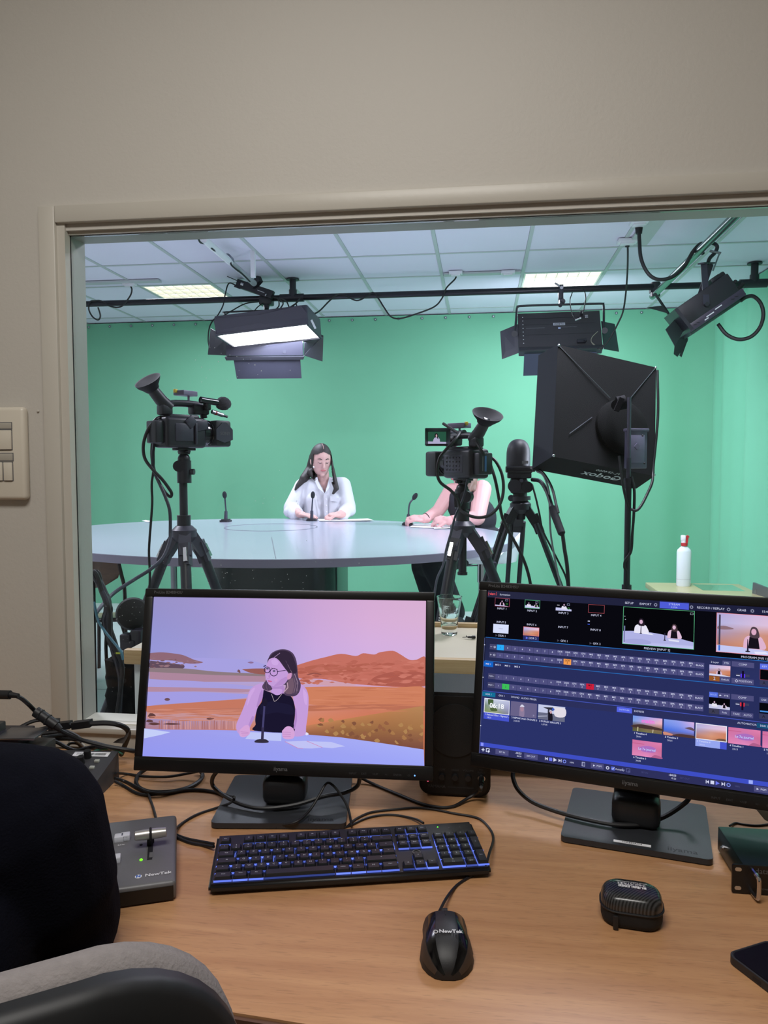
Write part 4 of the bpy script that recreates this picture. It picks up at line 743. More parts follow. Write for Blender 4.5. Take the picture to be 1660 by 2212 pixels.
# ================================================================== STUDIO FURNITURE AND ODDS
PINE = wood('pine', (178, 146, 104), (208, 180, 138), (1.5, 30, 30), .5); PALE = mat('pale_board', (196, 186, 164), .5, var=.05, vscale=10)
t = thing('wooden_bench', 'pine bench with a rimmed pale top just behind the window', 'bench', Vector((-.45, 2.0, 0)))
bx0, bx1, by0, by1, bz = -.895, -.002, 1.80, 2.205, .918
part('top', MB().add(g_rbox(bx1-bx0, by1-by0-.03, .030, .004), T((bx0+bx1)/2, (by0+by1)/2+.01, bz-.018)), PALE, t)
part('front_rail', MB().add(g_rbox(bx1-bx0, .022, .038, .004), T((bx0+bx1)/2, by0+.011, bz-.017)), PINE, t)
part('back_rail', MB().add(g_rbox(bx1-bx0, .016, .046, .003), T((bx0+bx1)/2, by1-.008, bz-.013)), PINE, t)
part('end_rail', MB().add(g_rbox(.010, by1-by0-.04, .036, .002), T(bx1+.005, (by0+by1)/2, bz-.014)), PINE, t)
WM = mat('white_steel', (214, 220, 222), .4, var=.03)
for x in (-.855, -.05):
    pn = part('steel_upright', MB().add(g_rbox(.05, .05, bz-.04, .004), T(x, by0+.05, (bz-.04)/2+.002)), WM, t); hs = MB()
    for k in range(7): hs.box((x+.006, by0+.0245, bz-.10-.052*k), (.009, .002, .008))
    part('slot_holes', hs, PRINTD, pn, smooth=None)
part('shelf', MB().bb((-.82, by0+.03, .76), (-.08, by1-.03, .785)), WM, t); part('shelf', MB().bb((-.82, by0+.03, .40), (-.08, by1-.03, .425)), WM, t)
part('back_panel', MB().bb((-.82, by1-.05, .43), (-.08, by1-.035, .86)), WM, t)
part('back_leg', MB().bb((-.87, by1-.06, .0), (-.83, by1-.02, bz-.04)).bb((-.07, by1-.06, 0), (-.03, by1-.02, bz-.04)), WM, t)
gb = D(971, 1370, bz-.003)
def tumbler():
    pr = [(0, 0), (.019, 0), (.0225, .003), (.0225, .02), (.0245, .035), (.0345, .104), (.0352, .106), (.0340, .106), (.0235, .036), (.0205, .028), (0, .025)]
    return pr
m_ = bpy.data.materials.new('clear_glass'); m_.use_nodes = True; b_ = m_.node_tree.nodes['Principled BSDF']; b_.inputs['Transmission Weight'].default_value = 1; b_.inputs['Roughness'].default_value = .0; b_.inputs['IOR'].default_value = 1.45; b_.inputs['Base Color'].default_value = (.94, .99, .97, 1)
_n = m_.node_tree.nodes.new('ShaderNodeTexNoise'); _b = m_.node_tree.nodes.new('ShaderNodeBump'); _b.inputs['Strength'].default_value = .02; m_.node_tree.links.new(_n.outputs[0], _b.inputs['Height']); m_.node_tree.links.new(_b.outputs[0], b_.inputs['Normal'])
tag(part('glass_tumbler', MB().add(g_lathe(tumbler(), 40), T(gb)), m_, smooth=40), 'empty clear glass tumbler standing on the pine bench', 'glass')
cl = D(1014, 1381, bz-.003); tag(part('cable_clip', MB().add(g_tube(catmull([cl+Vector((-.018, .004, .004)), cl+Vector((-.004, 0, .006)), cl+Vector((.006, -.001, .006)), cl+Vector((.016, .002, .006))], 4), [.001]*5+[.003]*4+[.0045]*4, 8)).add(g_tube([cl+Vector((-.008, .006, .008)), cl+Vector((-.002, .0, .004))], .0013, 6)), RUBBER), 'small black clip lying beside the glass tumbler', 'clip')
# right table with spray bottle
t = thing('side_table', 'pale laminate side table near the green curtain', 'table', Vector((1.12, 3.75, 0))); TL = wood('pale_laminate', (186, 176, 128), (204, 196, 152), (1, 6, 6), .3, .02)
ta, tb_ = D(1395, 1258, .76), D(1598, 1262, .76)
part('top', MB().add(g_rbox(tb_.x-ta.x, 1.1, .028, .003), T((ta.x+tb_.x)/2, ta.y-.55, .746)), TL, t)
for x in (ta.x+.05, tb_.x-.05):
    for y in (ta.y-.06, ta.y-1.04): part('leg', MB().cyl((x, y, 0), (x, y, .733), .018), STEEL, t)
sb = D(1477, 1266, .76); t = thing('spray_bottle', 'white spray bottle with red trigger on the side table', 'bottle', sb)
part('bottle', MB().add(([T(sb) @ Vector((r*math.cos(a), r*.62*math.sin(a), z)) for r, z in ((0.001, 0), (.033, .0), (.036, .006), (.036, .178), (.033, .190), (.017, .205), (.0145, .208), (.0145, .214)) for a in [2*math.pi*i/32 for i in range(32)]], [(q*32+i, q*32+(i+1) % 32, (q+1)*32+(i+1) % 32, (q+1)*32+i) for q in range(7) for i in range(32)])), mat('bottle_milky', (216, 226, 232), .35, var=.04, vscale=15), t, smooth=50)
part('cleaner_line', MB().add(([T(sb) @ Vector((r*math.cos(a), r*.62*math.sin(a), z)) for r, z in ((.0363, .036), (.0363, .038)) for a in [2*math.pi*i/32 for i in range(32)]], [(i, (i+1) % 32, 32+(i+1) % 32, 32+i) for i in range(32)])), mat('bottle_line', (186, 196, 200), .4, var=.04), t)
RED = mat('trigger_red', (176, 44, 52), .4, var=.05)
part('collar', MB().cyl(sb+Vector((0, 0, .210)), sb+Vector((0, 0, .226)), .0165, n=20), RED, t)
part('spray_head', MB().rbox(sb+Vector((-.006, 0, .250)), (.022, .024, .030), .004).cyl(sb+Vector((-.004, 0, .226)), sb+Vector((-.004, 0, .24)), .012), WHITEP, t)
part('trigger', MB().beam(sb+Vector((.010, -.002, .262)), sb+Vector((.018, -.002, .252)), .014, .014).beam(sb+Vector((.013, -.002, .255)), sb+Vector((.009, -.002, .216)), .012, .012), RED, t)
tag(part('plastic_film', MB().add((lambda c: ([c+Vector((x*.10, y*.10, .004+.010*abs(math.sin(x*5+y*3))*(1-abs(x))*(1-abs(y)))) for y in [-1, -.5, 0, .5, 1] for x in [-1, -.6, -.2, .2, .6, 1]], [(j*6+i, j*6+i+1, (j+1)*6+i+1, (j+1)*6+i) for j in range(4) for i in range(5)]))(D(1552, 1271, .76))), pane_mat('film', (.93, .97, .95), .9), smooth=60), 'crumpled clear plastic film lying on the side table', 'plastic film')
t = thing('metal_chair', 'grey metal chair back poking up at the right edge', 'chair', Vector((P(1660, 1280, 3.75).x, 3.75, 0)))
q0, q1 = P(1629, 1270, 3.88), P(1700, 1299, 3.62); part('back_rest', MB().beam(q0, q1, .012, .055, (0, 0, 1)), mat('grey_metal', (112, 114, 120), .4, .5, var=.1), t)
for q in (q0.lerp(q1, .1), q0.lerp(q1, .9)): part('leg', MB().cyl((q.x, q.y, 0), q, .010), STEEL, t); part('leg', MB().cyl((q.x+.36, q.y+.16, 0), (q.x+.30, q.y+.12, .45), .010), STEEL, t)
part('seat', MB().add(g_rbox(.38, .38, .02, .008), T(q0.lerp(q1, .5).x+.19, q0.lerp(q1, .5).y+.08, .45) @ Rz(-1.15)), mat('grey_seat', (120, 122, 126), .5, var=.05), t)
# left chair under the desk
cc = P(236, 1300, 4.35); t = thing('wooden_chair', 'brown plywood chair with dark tube frame at the left end of the news desk', 'chair', Vector((cc.x, cc.y, 0)))
PLY = wood('dark_ply', (78, 56, 44), (104, 78, 60), (2, 16, 16), .4); TUBE = mat('tube_brown', (52, 42, 40), .35, .4, var=.1)
rows = [[(190, 1206, 4.42), (222, 1208, 4.36), (256, 1206, 4.38)], [(192, 1235, 4.40), (224, 1238, 4.34), (258, 1234, 4.37)], [(196, 1268, 4.40), (226, 1262, 4.35), (255, 1244, 4.38)]]
part('back_rest', MB().plate([P(*rows[0][0]), P(*rows[0][1]), P(*rows[0][2]), P(*rows[1][2]), P(*rows[2][2]), P(*rows[2][1]), P(*rows[2][0])], .012), PLY, t)
part('frame_tube', MB().tube([P(254, 1205, 4.39), P(262, 1240, 4.38), P(269, 1272, 4.40), P(271, 1335, 4.5), P(275, 1490, 4.42)], .012, sm=4), TUBE, t)
part('frame_tube', MB().tube([P(192, 1205, 4.42), P(196, 1240, 4.40), P(200, 1330, 4.5), P(196, 1490, 4.42)], .012, sm=4), TUBE, t)
part('seat', MB().plate([P(203, 1338, 4.42), P(268, 1336, 4.42), P(262, 1322, 4.82), P(206, 1324, 4.82)], .014), wood('beech_ply', (186, 164, 130), (206, 186, 152)), t)
part('seat_rail', MB().cyl(P(200, 1340, 4.40), P(272, 1338, 4.40), .013).cyl(P(207, 1330, 4.82), P(262, 1328, 4.82), .012), TUBE, t)
for q in ((214, 1345, 4.8, -.05), (262, 1345, 4.8, .06)): a_ = P(*q[:3]); part('frame_tube', MB().cyl(a_, (a_.x+q[3], a_.y+.08, 0.0), .012), TUBE, t)
# round clip lamp behind the bench
lc = P(287, 1326, 2.32); t = thing('round_lamp', 'black round lamp head seen from behind beside the monitor', 'lamp', Vector((lc.x, lc.y, 0))); nrm = (CAM-lc).normalized()
part('reflector', MB().add(g_lathe([(0, 0), (.03, .0), (.048, -.008), (.054, -.02), (.054, -.03), (.046, -.03)], 32), along(lc, lc+nrm)), mat('lamp_black', (22, 24, 24), .75, var=.2, vscale=20), t)
part('bracket', MB().rbox(P(275, 1378, 2.30), (.035, .04, .03), .005).rbox(P(280, 1392, 2.30), (.05, .04, .035), .006).cyl(P(292, 1365, 2.30), P(296, 1400, 2.30), .012).rbox(P(300, 1378, 2.31), (.04, .05, .06), .008), GEAR, t)
part('stand_pole', MB().cyl((lc.x+.005, lc.y, 0.012), (lc.x+.005, lc.y, lc.z-.06), .011), GEAR, t); part('stand_base', MB().cyl((lc.x+.005, lc.y, 0), (lc.x+.005, lc.y, .014), .10, n=28), GEAR, t)
# cable hank hanging left
t = thing('cable_hank', 'thick hank of black cables hanging behind the left window jamb', 'cables', P(235, 1530, 2.0)); rnd = random.Random(11)
for k in range(12):
    j = lambda s=5: rnd.uniform(-s, s); yy = 2.0+rnd.uniform(-.06, .06)
    part('cable', MB().add(g_tube(catmull([P(196+j(), 1238+j(), yy), P(207+j(), 1242+j(), yy), P(222+j(), 1272+j(8), yy), P(234+j(6), 1310+j(8), yy-.02), P(231+j(8), 1340, yy), P(243+j(6), 1385+j(), yy), P(257+j(7), 1430+j(), yy), P(266+j(9), 1480, yy), P(262+j(14), 1545, yy)], 5), .0065, 7)), RUBBER if k % 4 else mat('cable_grey', (42, 42, 52), .5, var=.1), t)
part('cable', MB().add(g_tube(catmull([P(203, 1300, 1.96), P(212, 1340, 1.95), P(228, 1365, 1.93), P(252, 1395, 1.93), P(262, 1408, 1.9), P(266, 1425, 1.9)], 5), .0035, 7)), mat('cable_teal', (72, 120, 138), .5, var=.1), t, label='thin teal cable')
part('cable', MB().add(g_tube(catmull([P(200, 1342, 2.05), P(228, 1345, 2.05), P(229, 1400, 2.05), P(232, 1450, 2.05), P(239, 1496, 2.05), P(236, 1550, 2.05)], 5), .005, 7)), RUBBER, t)
part('cable', MB().add(g_tube(catmull([P(256, 1484, 2.05), P(240, 1510, 2.05), P(226, 1545, 2.05)], 5), .007, 7)), RUBBER, t)
part('tape_tag', MB().add(g_box(.012, .002, .004), T(P(255, 1411, 1.9))), mat('tag_yellow_green', (180, 190, 60), .6, var=.05), t)
bgc = P(266, 1500, 2.02)
part('cable_sleeve', MB().add((lambda n=18, m=10: ([bgc+Vector(((.045+.006*math.sin(5*a+3*j))*math.cos(a), (.045+.006*math.cos(4*a+2*j))*math.sin(a), -.13+.026*j)) for j in range(m) for a in [2*math.pi*i/n for i in range(n)]], [(j*n+i, j*n+(i+1) % n, (j+1)*n+(i+1) % n, (j+1)*n+i) for j in range(m-1) for i in range(n)]+[tuple(range(n)), tuple((m-1)*n+i for i in range(n))]))()), FABRICB, t, smooth=60)
part('hook_post', MB().cyl((P(196, 1500, 2.0).x, 2.0, 0), P(196, 1232, 2.0), .012), GEAR, t)
# sockets and clamps on the ceiling
def socket(label, px, py, dx=.05, dy=.03):
    c = D(px, py, 2.806); return tag(part('ceiling_socket', MB().add(g_rbox(dx*2, dy*2, .022, .004), T(c.x, c.y, 2.800)).add(g_rbox(dx*1.4, dy*1.4, .012, .003), T(c.x, c.y, 2.785)), WHITEP), label, 'socket', 'ceiling sockets')
socket('white ceiling socket above the left end of the pipe', 280, 612); socket('white ceiling socket feeding the cable draped along the middle of the pipe', 985, 588); socket('empty white ceiling socket left of the right ceiling light', 1098, 587)
socket('white ceiling socket with the long straight drop cable', 1356, 519, .06, .04); socket('white ceiling socket with the thick looping cable', 1381, 478, .05, .04)
for (xa, xb, y) in ((-3.3, -2.45, 5.66), (-.28, .28, 5.77)): tag(part('cable_trunking', MB().bb((xa, y-.035, 2.800), (xb, y+.035, 2.812)), CG, smooth=None), 'white cable trunking on the ceiling at the far left' if xa < -3 else 'white cable trunking on the ceiling between two grid bars', 'trunking', 'ceiling trunking')
tag(part('cable_trunking', MB().bb((.93, 4.0, 2.797), (1.05, 5.15, 2.812)), CG, smooth=None), 'wide cable trunking running from the window to the drop cable sockets', 'trunking', 'ceiling trunking')
# projector-style white arm and black receiver near the pipe
t = thing('ceiling_pole', 'white ceiling pole with black cable beside the lit panel', 'ceiling pole', P(547, 600, 5.0))
part('tube', MB().cyl(P(440, 516, 4.30), P(498, 566, 4.95), .022), WHITEP, t); part('tube', MB().cyl(P(494, 562, 4.92), P(549, 612, 5.55), .019, .022), mat('arm_grey', (176, 178, 184), .4, var=.05), t)
part('joint', MB().cyl(P(491, 556, 4.88), P(498, 563, 4.95), .026), mat('joint_grey', (112, 118, 130), .4, var=.05), t)
part('drop_post', MB().add(g_rbox(.032, .02, .001, .0) if False else g_box(.030, .02, (P(547, 538, 5.0)-P(547, 600, 5.0)).z), T(P(547, 569, 5.0))), WHITEP, t)
part('cable', MB().add(g_tube(catmull([P(429, 516, 4.25), P(434, 524, 4.3), P(450, 528, 4.4), P(462, 540, 4.5), P(482, 550, 4.8), P(497, 556, 4.9), P(499, 570, 4.9), P(508, 580, 5.0), P(524, 592, 5.2), P(540, 608, 5.4)], 5), .006, 7)), RUBBER, t)
t = thing('receiver', 'black wireless receiver strapped on the pipe above the lit panel', 'receiver', P(560, 622, 5.70))
part('case', MB().beam(P(513, 612, 5.72), P(590, 638, 5.72), .06, .05, (0, 1, 0)).beam(P(548, 618, 5.7), P(562, 602, 5.66), .04, .05), GEAR, t)
part('antenna', MB().cyl(P(521, 610, 5.70), P(491, 597, 5.62), .003), GEAR, t); part('antenna', MB().beam(P(507, 617, 5.70), P(520, 622, 5.70), .01, .02), GEAR, t)
part('label_print', MB().beam(P(557, 627, 5.675), P(571, 632, 5.675), .003, .016, (0, 1, 0)), PRINT, t, smooth=None)
part('connector', MB().cyl(P(521, 613, 5.69), P(527, 615, 5.69), .012).cyl(P(574, 637, 5.68), P(576, 638, 5.68), .010), CHROME, t)
# light switch plate on the control room wall
SW = mat('switch_cream', (214, 206, 190), .4, var=.03); SWG = mat('switch_grey', (170, 164, 152), .5, var=.05)
WY = YW; sx1, sz1, sz0 = P(63, 885, WY).x, P(63, 880, WY).z, P(69, 1079, WY).z; sx0 = sx1-.16
t = thing('switch_plate', 'cream wall switch plate with two rows of rockers left of the window', 'light switch', Vector(((sx0+sx1)/2, WY, sz0)))
part('plate', MB().add(g_rbox(sx1-sx0, .022, sz1-sz0, .009, 3), T((sx0+sx1)/2, WY-.011, (sz0+sz1)/2)), SW, t)
yy = WY-.0225
for (a0, b0, a1, b1, m2, nm) in ((-60, 914, 25, 926, SWG, 'label_window'), (-60, 930, 26, 971, SW, 'rocker'), (-60, 980, 28, 995, SWG, 'label_window'), (-60, 999, 7, 1038, SW, 'rocker'), (9, 999, 28, 1038, SW, 'rocker')):
    p0, p1 = P(a0, b0, yy), P(a1, b1, yy); dd = .004 if nm == 'rocker' else .001
    part('recess', MB().bb((p0.x-.0015, yy-.0003, p1.z-.0015), (p1.x+.0015, yy+.0006, p0.z+.0015)), PRINTG, t, smooth=None)
    part(nm, MB().add(g_rbox(p1.x-p0.x, dd*2, p0.z-p1.z, .0012), T((p0.x+p1.x)/2, yy, (p0.z+p1.z)/2)), m2, t)
tag(part('nail_head', MB().ell(P(82, 888, WY-.002), (.003, .002, .003), None, 10, 6), TRIMP), 'small painted-over nail in the wall beside the switch plate', 'nail')
# ================================================================== CONTROL DESK
BEECH = wood('beech', (174, 126, 86), (196, 149, 105), (1.3, 20, 20), .42, .04, fleck=.35)
DZ = .735
t = thing('control_desk', 'beech veneer control desk below the studio window', 'desk', Vector((-.3, 1.2, 0)))
poly = [(-1.5, .86), (-.3, .836), (1.3, .70), (1.3, 1.33), (.66, 1.33), (.56, 1.37), (.518, 1.43), (.518, 1.604), (-1.5, 1.604)]
part('desk_top', MB().add(g_prism(poly, .026, DZ-.026)), BEECH, t)
part('edge_band', MB().beam((-1.5, .856, DZ-.0145), (-.3, .832, DZ-.0145), .006, .024, (0, 0, 1)).beam((-.3, .832, DZ-.0145), (1.3, .696, DZ-.0145), .006, .024, (0, 0, 1)), mat('edge_brown', (92, 62, 46), .5, var=.1), t)
DKB = mat('desk_frame', (70, 60, 54), .6, var=.1)
part('modesty_panel', MB().bb((-1.45, 1.50, .30), (.5, 1.515, DZ-.026)), DKB, t)
for x in (-1.42, .44, 1.2): part('leg', MB().bb((x-.03, .92, 0.0), (x+.03, 1.30, DZ-.0265)), DKB, t)
# ---- monitors
def monitor(label, c, yaw, tilt, bc, byaw, sticker):
    c = Vector(c); r = Vector((math.cos(yaw), math.sin(yaw), 0)); fw = Vector((-math.sin(yaw), math.cos(yaw), 0)); u = Vector((0, 0, 1))*math.cos(tilt)+fw*math.sin(tilt); n = r.cross(u)
    A = fr(c, r, u, n); w, h = .5314, .2989; sd, tp_, bt_ = .0165, .0165, .0265
    t = thing('computer_monitor', label, 'monitor', T(Vector((bc[0], bc[1], DZ))) @ Rz(byaw))
    BZ = mat('bezel_black', (15, 15, 16), .38, var=.2, vscale=8, vs3=(2, 60, 60)); BZ2 = mat('bezel_lip', (50, 50, 47), .4, var=.1)
    def bar(x0, x1, y0, y1, z0, z1): return (g_rbox(x1-x0, y1-y0, z1-z0, .0025), A @ T((x0+x1)/2, (y0+y1)/2, (z0+z1)/2))
    fm = MB()
    for q in ((-w/2-sd, w/2+sd, h/2, h/2+tp_), (-w/2-sd, w/2+sd, -h/2-bt_, -h/2), (-w/2-sd, -w/2, -h/2-.001, h/2+.001), (w/2, w/2+sd, -h/2-.001, h/2+.001)): fm.add(*bar(q[0], q[1], q[2], q[3], -.012, .006))
    part('bezel', fm, BZ, t)
    part('bezel_lip', MB().plate([A @ Vector((-w/2-.005, -h/2-.005, .0062)), A @ Vector((w/2+.005, -h/2-.005, .0062)), A @ Vector((w/2, -h/2, .001)), A @ Vector((-w/2, -h/2, .001))], .001), BZ2, t, smooth=None)
    part('back_shell', MB().add(g_rbox(w+.03, h+.04, .02, .006), A @ T(0, -.004, -.022)).add(g_rbox(.30, .22, .026, .012), A @ T(0, -.02, -.04)), PLASTIC, t)
    scr = part('screen', MB().add(g_box(w+.002, h+.002, .004), A @ T(0, 0, -.0022)), mat('screen_black', (6, 6, 9), .25, var=.05), t, smooth=None)
    part('brand_print', MB().text('iiyama', .0105, A @ T(0, -h/2-.0145, .0063), bold=.01), PRINTG, t, smooth=None)
    part('model_print', MB().text('ProLite B2483HSU', .0074, A @ T(-w/2+.002, h/2+.009, .0063), 'LEFT', .0), PRINTG, t, smooth=None)
    bp = MB()
    for k, s in enumerate(('INPUT', 'EXIT', '◄/UP', '►/-', 'ENTER', 'O')): bp.text(s.replace('◄', '<').replace('►', '>'), .005, A @ T(.135+.0205*k, -h/2-.0175, .0063))
    part('button_print', bp, mat('print_dim', (60, 60, 62), .6, var=.02), t, smooth=None)
    part('power_led', MB().ell((.2485, -h/2-.0175, .0062), (.0014, .0014, .0008), A, 8, 6), emis('led_blue', (90, 140, 255), 3.), t)
    B = T(Vector((bc[0], bc[1], DZ))) @ Rz(byaw)
    part('base', MB().add(g_prism(rrect(.242, .212, .010, 5), .0095, .002), B).add(g_prism(rrect(.236, .206, .010, 5), .002, 0), B), mat('base_black', (44, 46, 50), .42, var=.08, vscale=60, bump=.1, bscale=900), t)
    part('base_brand', MB().text('iiyama', .019, B @ T(.075, -.090, .0117), bold=.01), PRINTD, t, smooth=None)
    NK = mat('neck_black', (30, 31, 34), .4, var=.1)
    part('neck', MB().add(g_rbox(.082, .055, .052, .014, 3), B @ T(0, -.012, .0375)).add(g_rbox(.078, .035, .25, .008), B @ T(0, .012, .14)), NK, t)
    if sticker:
        part('inventory_label', MB().add(g_box(.060, .0072, .0006), B @ T(-.004, -.0925, .0118)), PAPER, t); part('inventory_print', MB().text('ICREDAC4', .0068, B @ T(-.004, -.0925, .0123), bold=.01), PRINTD, t, smooth=None)
    return t, scr, A
m1, s1, A1 = monitor('monitor showing a person before a pink beach backdrop', (-.366, 1.382, .981), .034, math.radians(12.5), (-.367, 1.390), math.radians(6.2), False)
m2, s2, A2 = monitor('monitor showing the blue switcher interface', (.2647, 1.3467, .9991), -.2639, .1651, (.280, 1.3765), math.radians(-12.5), True)
# ---- powered speaker
sc_ = Vector((-.0475, 1.452, DZ)); t = thing('powered_speaker', 'small black powered speaker between the two monitors', 'speaker', sc_)
SB = mat('speaker_black', (20, 20, 21), .55, var=.2, vscale=40, bump=.3, bscale=700)
part('cabinet', MB().add(g_prism(rrect(.139, .205, .022, 6), .135, 0), fr(sc_+Vector((0, .008, .1045)), (1, 0, 0), (0, 0, 1), (0, 1, 0)) if False else Matrix(((1, 0, 0, sc_.x), (0, 0, 1, sc_.y+.008), (0, 1, 0, sc_.z+.1045), (0, 0, 0, 1)))), SB, t)
FRT = fr(sc_+Vector((0, .008, .1045)), (1, 0, 0), (0, 0, 1), (0, -1, 0))
part('baffle', MB().add(g_prism(rrect(.127, .193, .018, 6), .006, 0), FRT), mat('baffle_black', (14, 14, 15), .5, var=.1), t)
part('grille', MB().cyl(FRT @ Vector((0, .03, .005)), FRT @ Vector((0, .03, .009)), .052, n=36), SB, t)
sp_ = MB()
for k, s in enumerate(('LINE', 'LOW', 'HIGH', 'VOLUME', 'MIC\nINPUT')): sp_.text(s, .0055, FRT @ T(-.05+.0255*k, -.049, .0064))
sp_.text('YAMAHA', .0085, FRT @ T(-.035, -.083, .0064), bold=.02).text('POWERED MONITOR SPEAKER', .0036, FRT @ T(.012, -.0835, .0064))
part('panel_print', sp_, mat('print_dim', (60, 60, 62), .6, var=.02), t, smooth=None)
for k in range(4): part('knob', MB().cyl(FRT @ Vector((-.05+.0255*k, -.062, .005)), FRT @ Vector((-.05+.0255*k, -.062, .014)), .0065, .0058, n=16), PLASTIC, t)
part('power_led', MB().ell((-.052, -.072, .0065), (.0022, .0022, .0016), FRT, 10, 6), emis('led_red', (255, 90, 120), 2.5), t)
part('jack_plug', MB().cyl(FRT @ Vector((.052, -.062, .004)), FRT @ Vector((.052, -.064, .03)), .006, .005).cyl(FRT @ Vector((.052, -.064, .03)), FRT @ Vector((.050, -.072, .045)), .0045, .003), RUBBER, t); part('jack_ring', MB().cyl(FRT @ Vector((.052, -.0615, .004)), FRT @ Vector((.052, -.062, .010)), .0072), CHROME, t)
# ---- keyboard
KA = T(-.2085, 1.1855, DZ) @ Rz(math.radians(13.9)); t = thing('keyboard', 'black keyboard with blue backlit keys', 'keyboard', KA)
KB = mat('keyboard_black', (24, 24, 25), .45, var=.12, vscale=30); KL, KD = .436, .142
part('case', MB().add(([KA @ Vector(v) for v in [(-KL/2, -KD/2, .004), (KL/2, -KD/2, .004), (KL/2, KD/2, .004), (-KL/2, KD/2, .004), (-KL/2, -KD/2, .017), (KL/2, -KD/2, .017), (KL/2, KD/2, .026), (-KL/2, KD/2, .026)]], [(3, 2, 1, 0), (4, 5, 6, 7), (0, 1, 5, 4), (1, 2, 6, 5), (2, 3, 7, 6), (3, 0, 4, 7)])), KB, t)
bm = bmesh.new(); ob = bpy.data.objects['case'] if 'case' in bpy.data.objects else None
cs = [o for o in t.children if o.name.startswith('case')][0]; bm.from_mesh(cs.data); bmesh.ops.bevel(bm, geom=bm.edges[:], offset=.004, segments=2, affect='EDGES'); bm.to_mesh(cs.data); bm.free()
part('foot', MB().bb((-.2, -.06, 0), (.2, -.05, .0045)).bb((-.2, .05, 0), (.2, .06, .0045)), RUBBER, t, world=False)
U = .01905; keymesh = {}; rnd = random.Random(5)
SL = math.atan2(.009, KD); TOPK = lambda x, y: (KA @ T(0, 0, 0)) @ T(x, y, .0215+.009*y/KD+.001) @ Rx(SL)
glow = MB(); gcols = []; leg = MB()
def key(x, y, wu, hu=1., s='', s2=''):
    k = (wu, hu); w_, d_ = wu*U-.0026, hu*U-.0032
    if k not in keymesh:
        a, b_, a2, b2 = w_/2, d_/2, w_/2-.0022, d_/2-.0024
        V = [(-a, -b_, 0), (a, -b_, 0), (a, b_, 0), (-a, b_, 0), (-a, -b_, .0018), (a, -b_, .0018), (a, b_, .0018), (-a, b_, .0018), (-a2, -b2, .0062), (a2, -b2, .0062), (a2, b2+.0006, .0062), (-a2, b2+.0006, .0062), (0, 0, .0056 if wu < 3 else .0062)]
        F_ = [(3, 2, 1, 0), (0, 1, 5, 4), (1, 2, 6, 5), (2, 3, 7, 6), (3, 0, 4, 7), (4, 5, 9, 8), (5, 6, 10, 9), (6, 7, 11, 10), (7, 4, 8, 11), (8, 9, 12), (9, 10, 12), (10, 11, 12), (11, 8, 12)]
        o = part('key', MB().add((V, F_)), mat('key_black', (30, 31, 33), .4, var=.1, vscale=60), t, world=False, smooth=50); keymesh[k] = o
    else: o = keymesh[k].copy(); COL.objects.link(o); o.parent = t
    o.matrix_local = KA.inverted() @ TOPK(x, y)
    lit = rnd.uniform(.15, 1.)*(1. if y < .02 else .45); glow.add(g_box(w_+.0012, .0022, .0022), TOPK(x, y) @ T(0, -d_/2-.0006, .0006), col=(.13*lit, .2*lit, .85*lit)); 
    if x > .1 or rnd.random() < .1: glow.add(g_box(.0009, d_, .0018), TOPK(x, y) @ T((-1 if x > .1 else 1)*(w_/2+.0005), 0, .0004), col=(.10*lit, .15*lit, .6*lit))
    if s: leg.text(s, .0052 if len(s) < 2 else .0036, TOPK(x, y) @ T(0, .001 if not s2 else .0028, .0064))
    if s2: leg.text(s2, .0038, TOPK(x, y) @ T(0, -.0035, .0064))
KX0 = -KL/2+.0065; KY0 = -KD/2+.0165
def row(y, keys, x=0.):
    for it in keys:
        if isinstance(it, (int, float)): x += it; continue
        wd = it[1] if len(it) > 1 else 1.; key(KX0+(x+wd/2)*U, y, wd, 1., it[0], it[2] if len(it) > 2 else ''); x += wd
yr = [KY0+U*(.5+k) - .5*U for k in range(5)]+[KY0+U*5.2]
row(yr[0], [('Ctrl', 1.5), ('Win', 1.25), ('Alt', 1.25), ('', 5.75), ('AltGr', 1.25), ('Fn', 1.25), ('[=]', 1.25), ('Ctrl', 1.5), .25, ('<',), ('v',), ('>',), .25, ('0', 2., 'Ins'), ('.', 1., 'Del')])
row(yr[1], [('^', 1.25), ('>', 1., '<')]+[(c,) for c in 'WXCVBN']+[('?', 1., ','), ('.', 1., ';'), ('/', 1., ':'), ('!',), ('^', 2.75), 1.25, ('^',), 1.25, ('1',), ('2',), ('3',)])
row(yr[2], [('A', 1.75)]+[(c,) for c in 'QSDFGHJKLM']+[('%',), ('*',), ('<-', 1.25), 3.5, ('4',), ('5',), ('6',)])
row(yr[3], [('Tab', 1.5)]+[(c,) for c in 'AZERTYUIOP']+[('^',), ('$',), ('<-', 1.5), .25, ('Del',), ('End',), ('PgD',), .25, ('7',), ('8',), ('9',)])
row(yr[4], [('²',)]+[(a, 1., b_) for a, b_ in zip('1234567890', '&e"\'(-e_ca')]+[(')', 1., ']'), ('+', 1., '='), ('<--', 2.), .25, ('Ins',), ('Hm',), ('PgU',), .25, ('Num',), ('/',), ('*',), ('-',)])
row(yr[5], [('Esc',), 1]+[('F%d' % k,) for k in range(1, 5)]+[.5]+[('F%d' % k,) for k in range(5, 9)]+[.5]+[('F%d' % k,) for k in range(9, 13)]+[.25, ('PrS',), ('ScL',), ('Pau',)])
key(KX0+22*U, (yr[0]+yr[1])/2, 1., 2., 'Ent'); key(KX0+22*U, (yr[2]+yr[3])/2, 1., 2., '+')
o = part('backlight_glow', glow, vcol_emis('key_glow', 1.6), t, smooth=None)
ca = o.data.color_attributes.new('Col', 'FLOAT_COLOR', 'CORNER'); i = 0
for p_, c_ in zip(o.data.polygons, glow.c):
    for li in p_.loop_indices: ca.data[li].color = (*c_, 1)
part('key_legends', leg, mat('legend_white', (170, 174, 184), .5, emit=.25, var=.02), t, smooth=None)
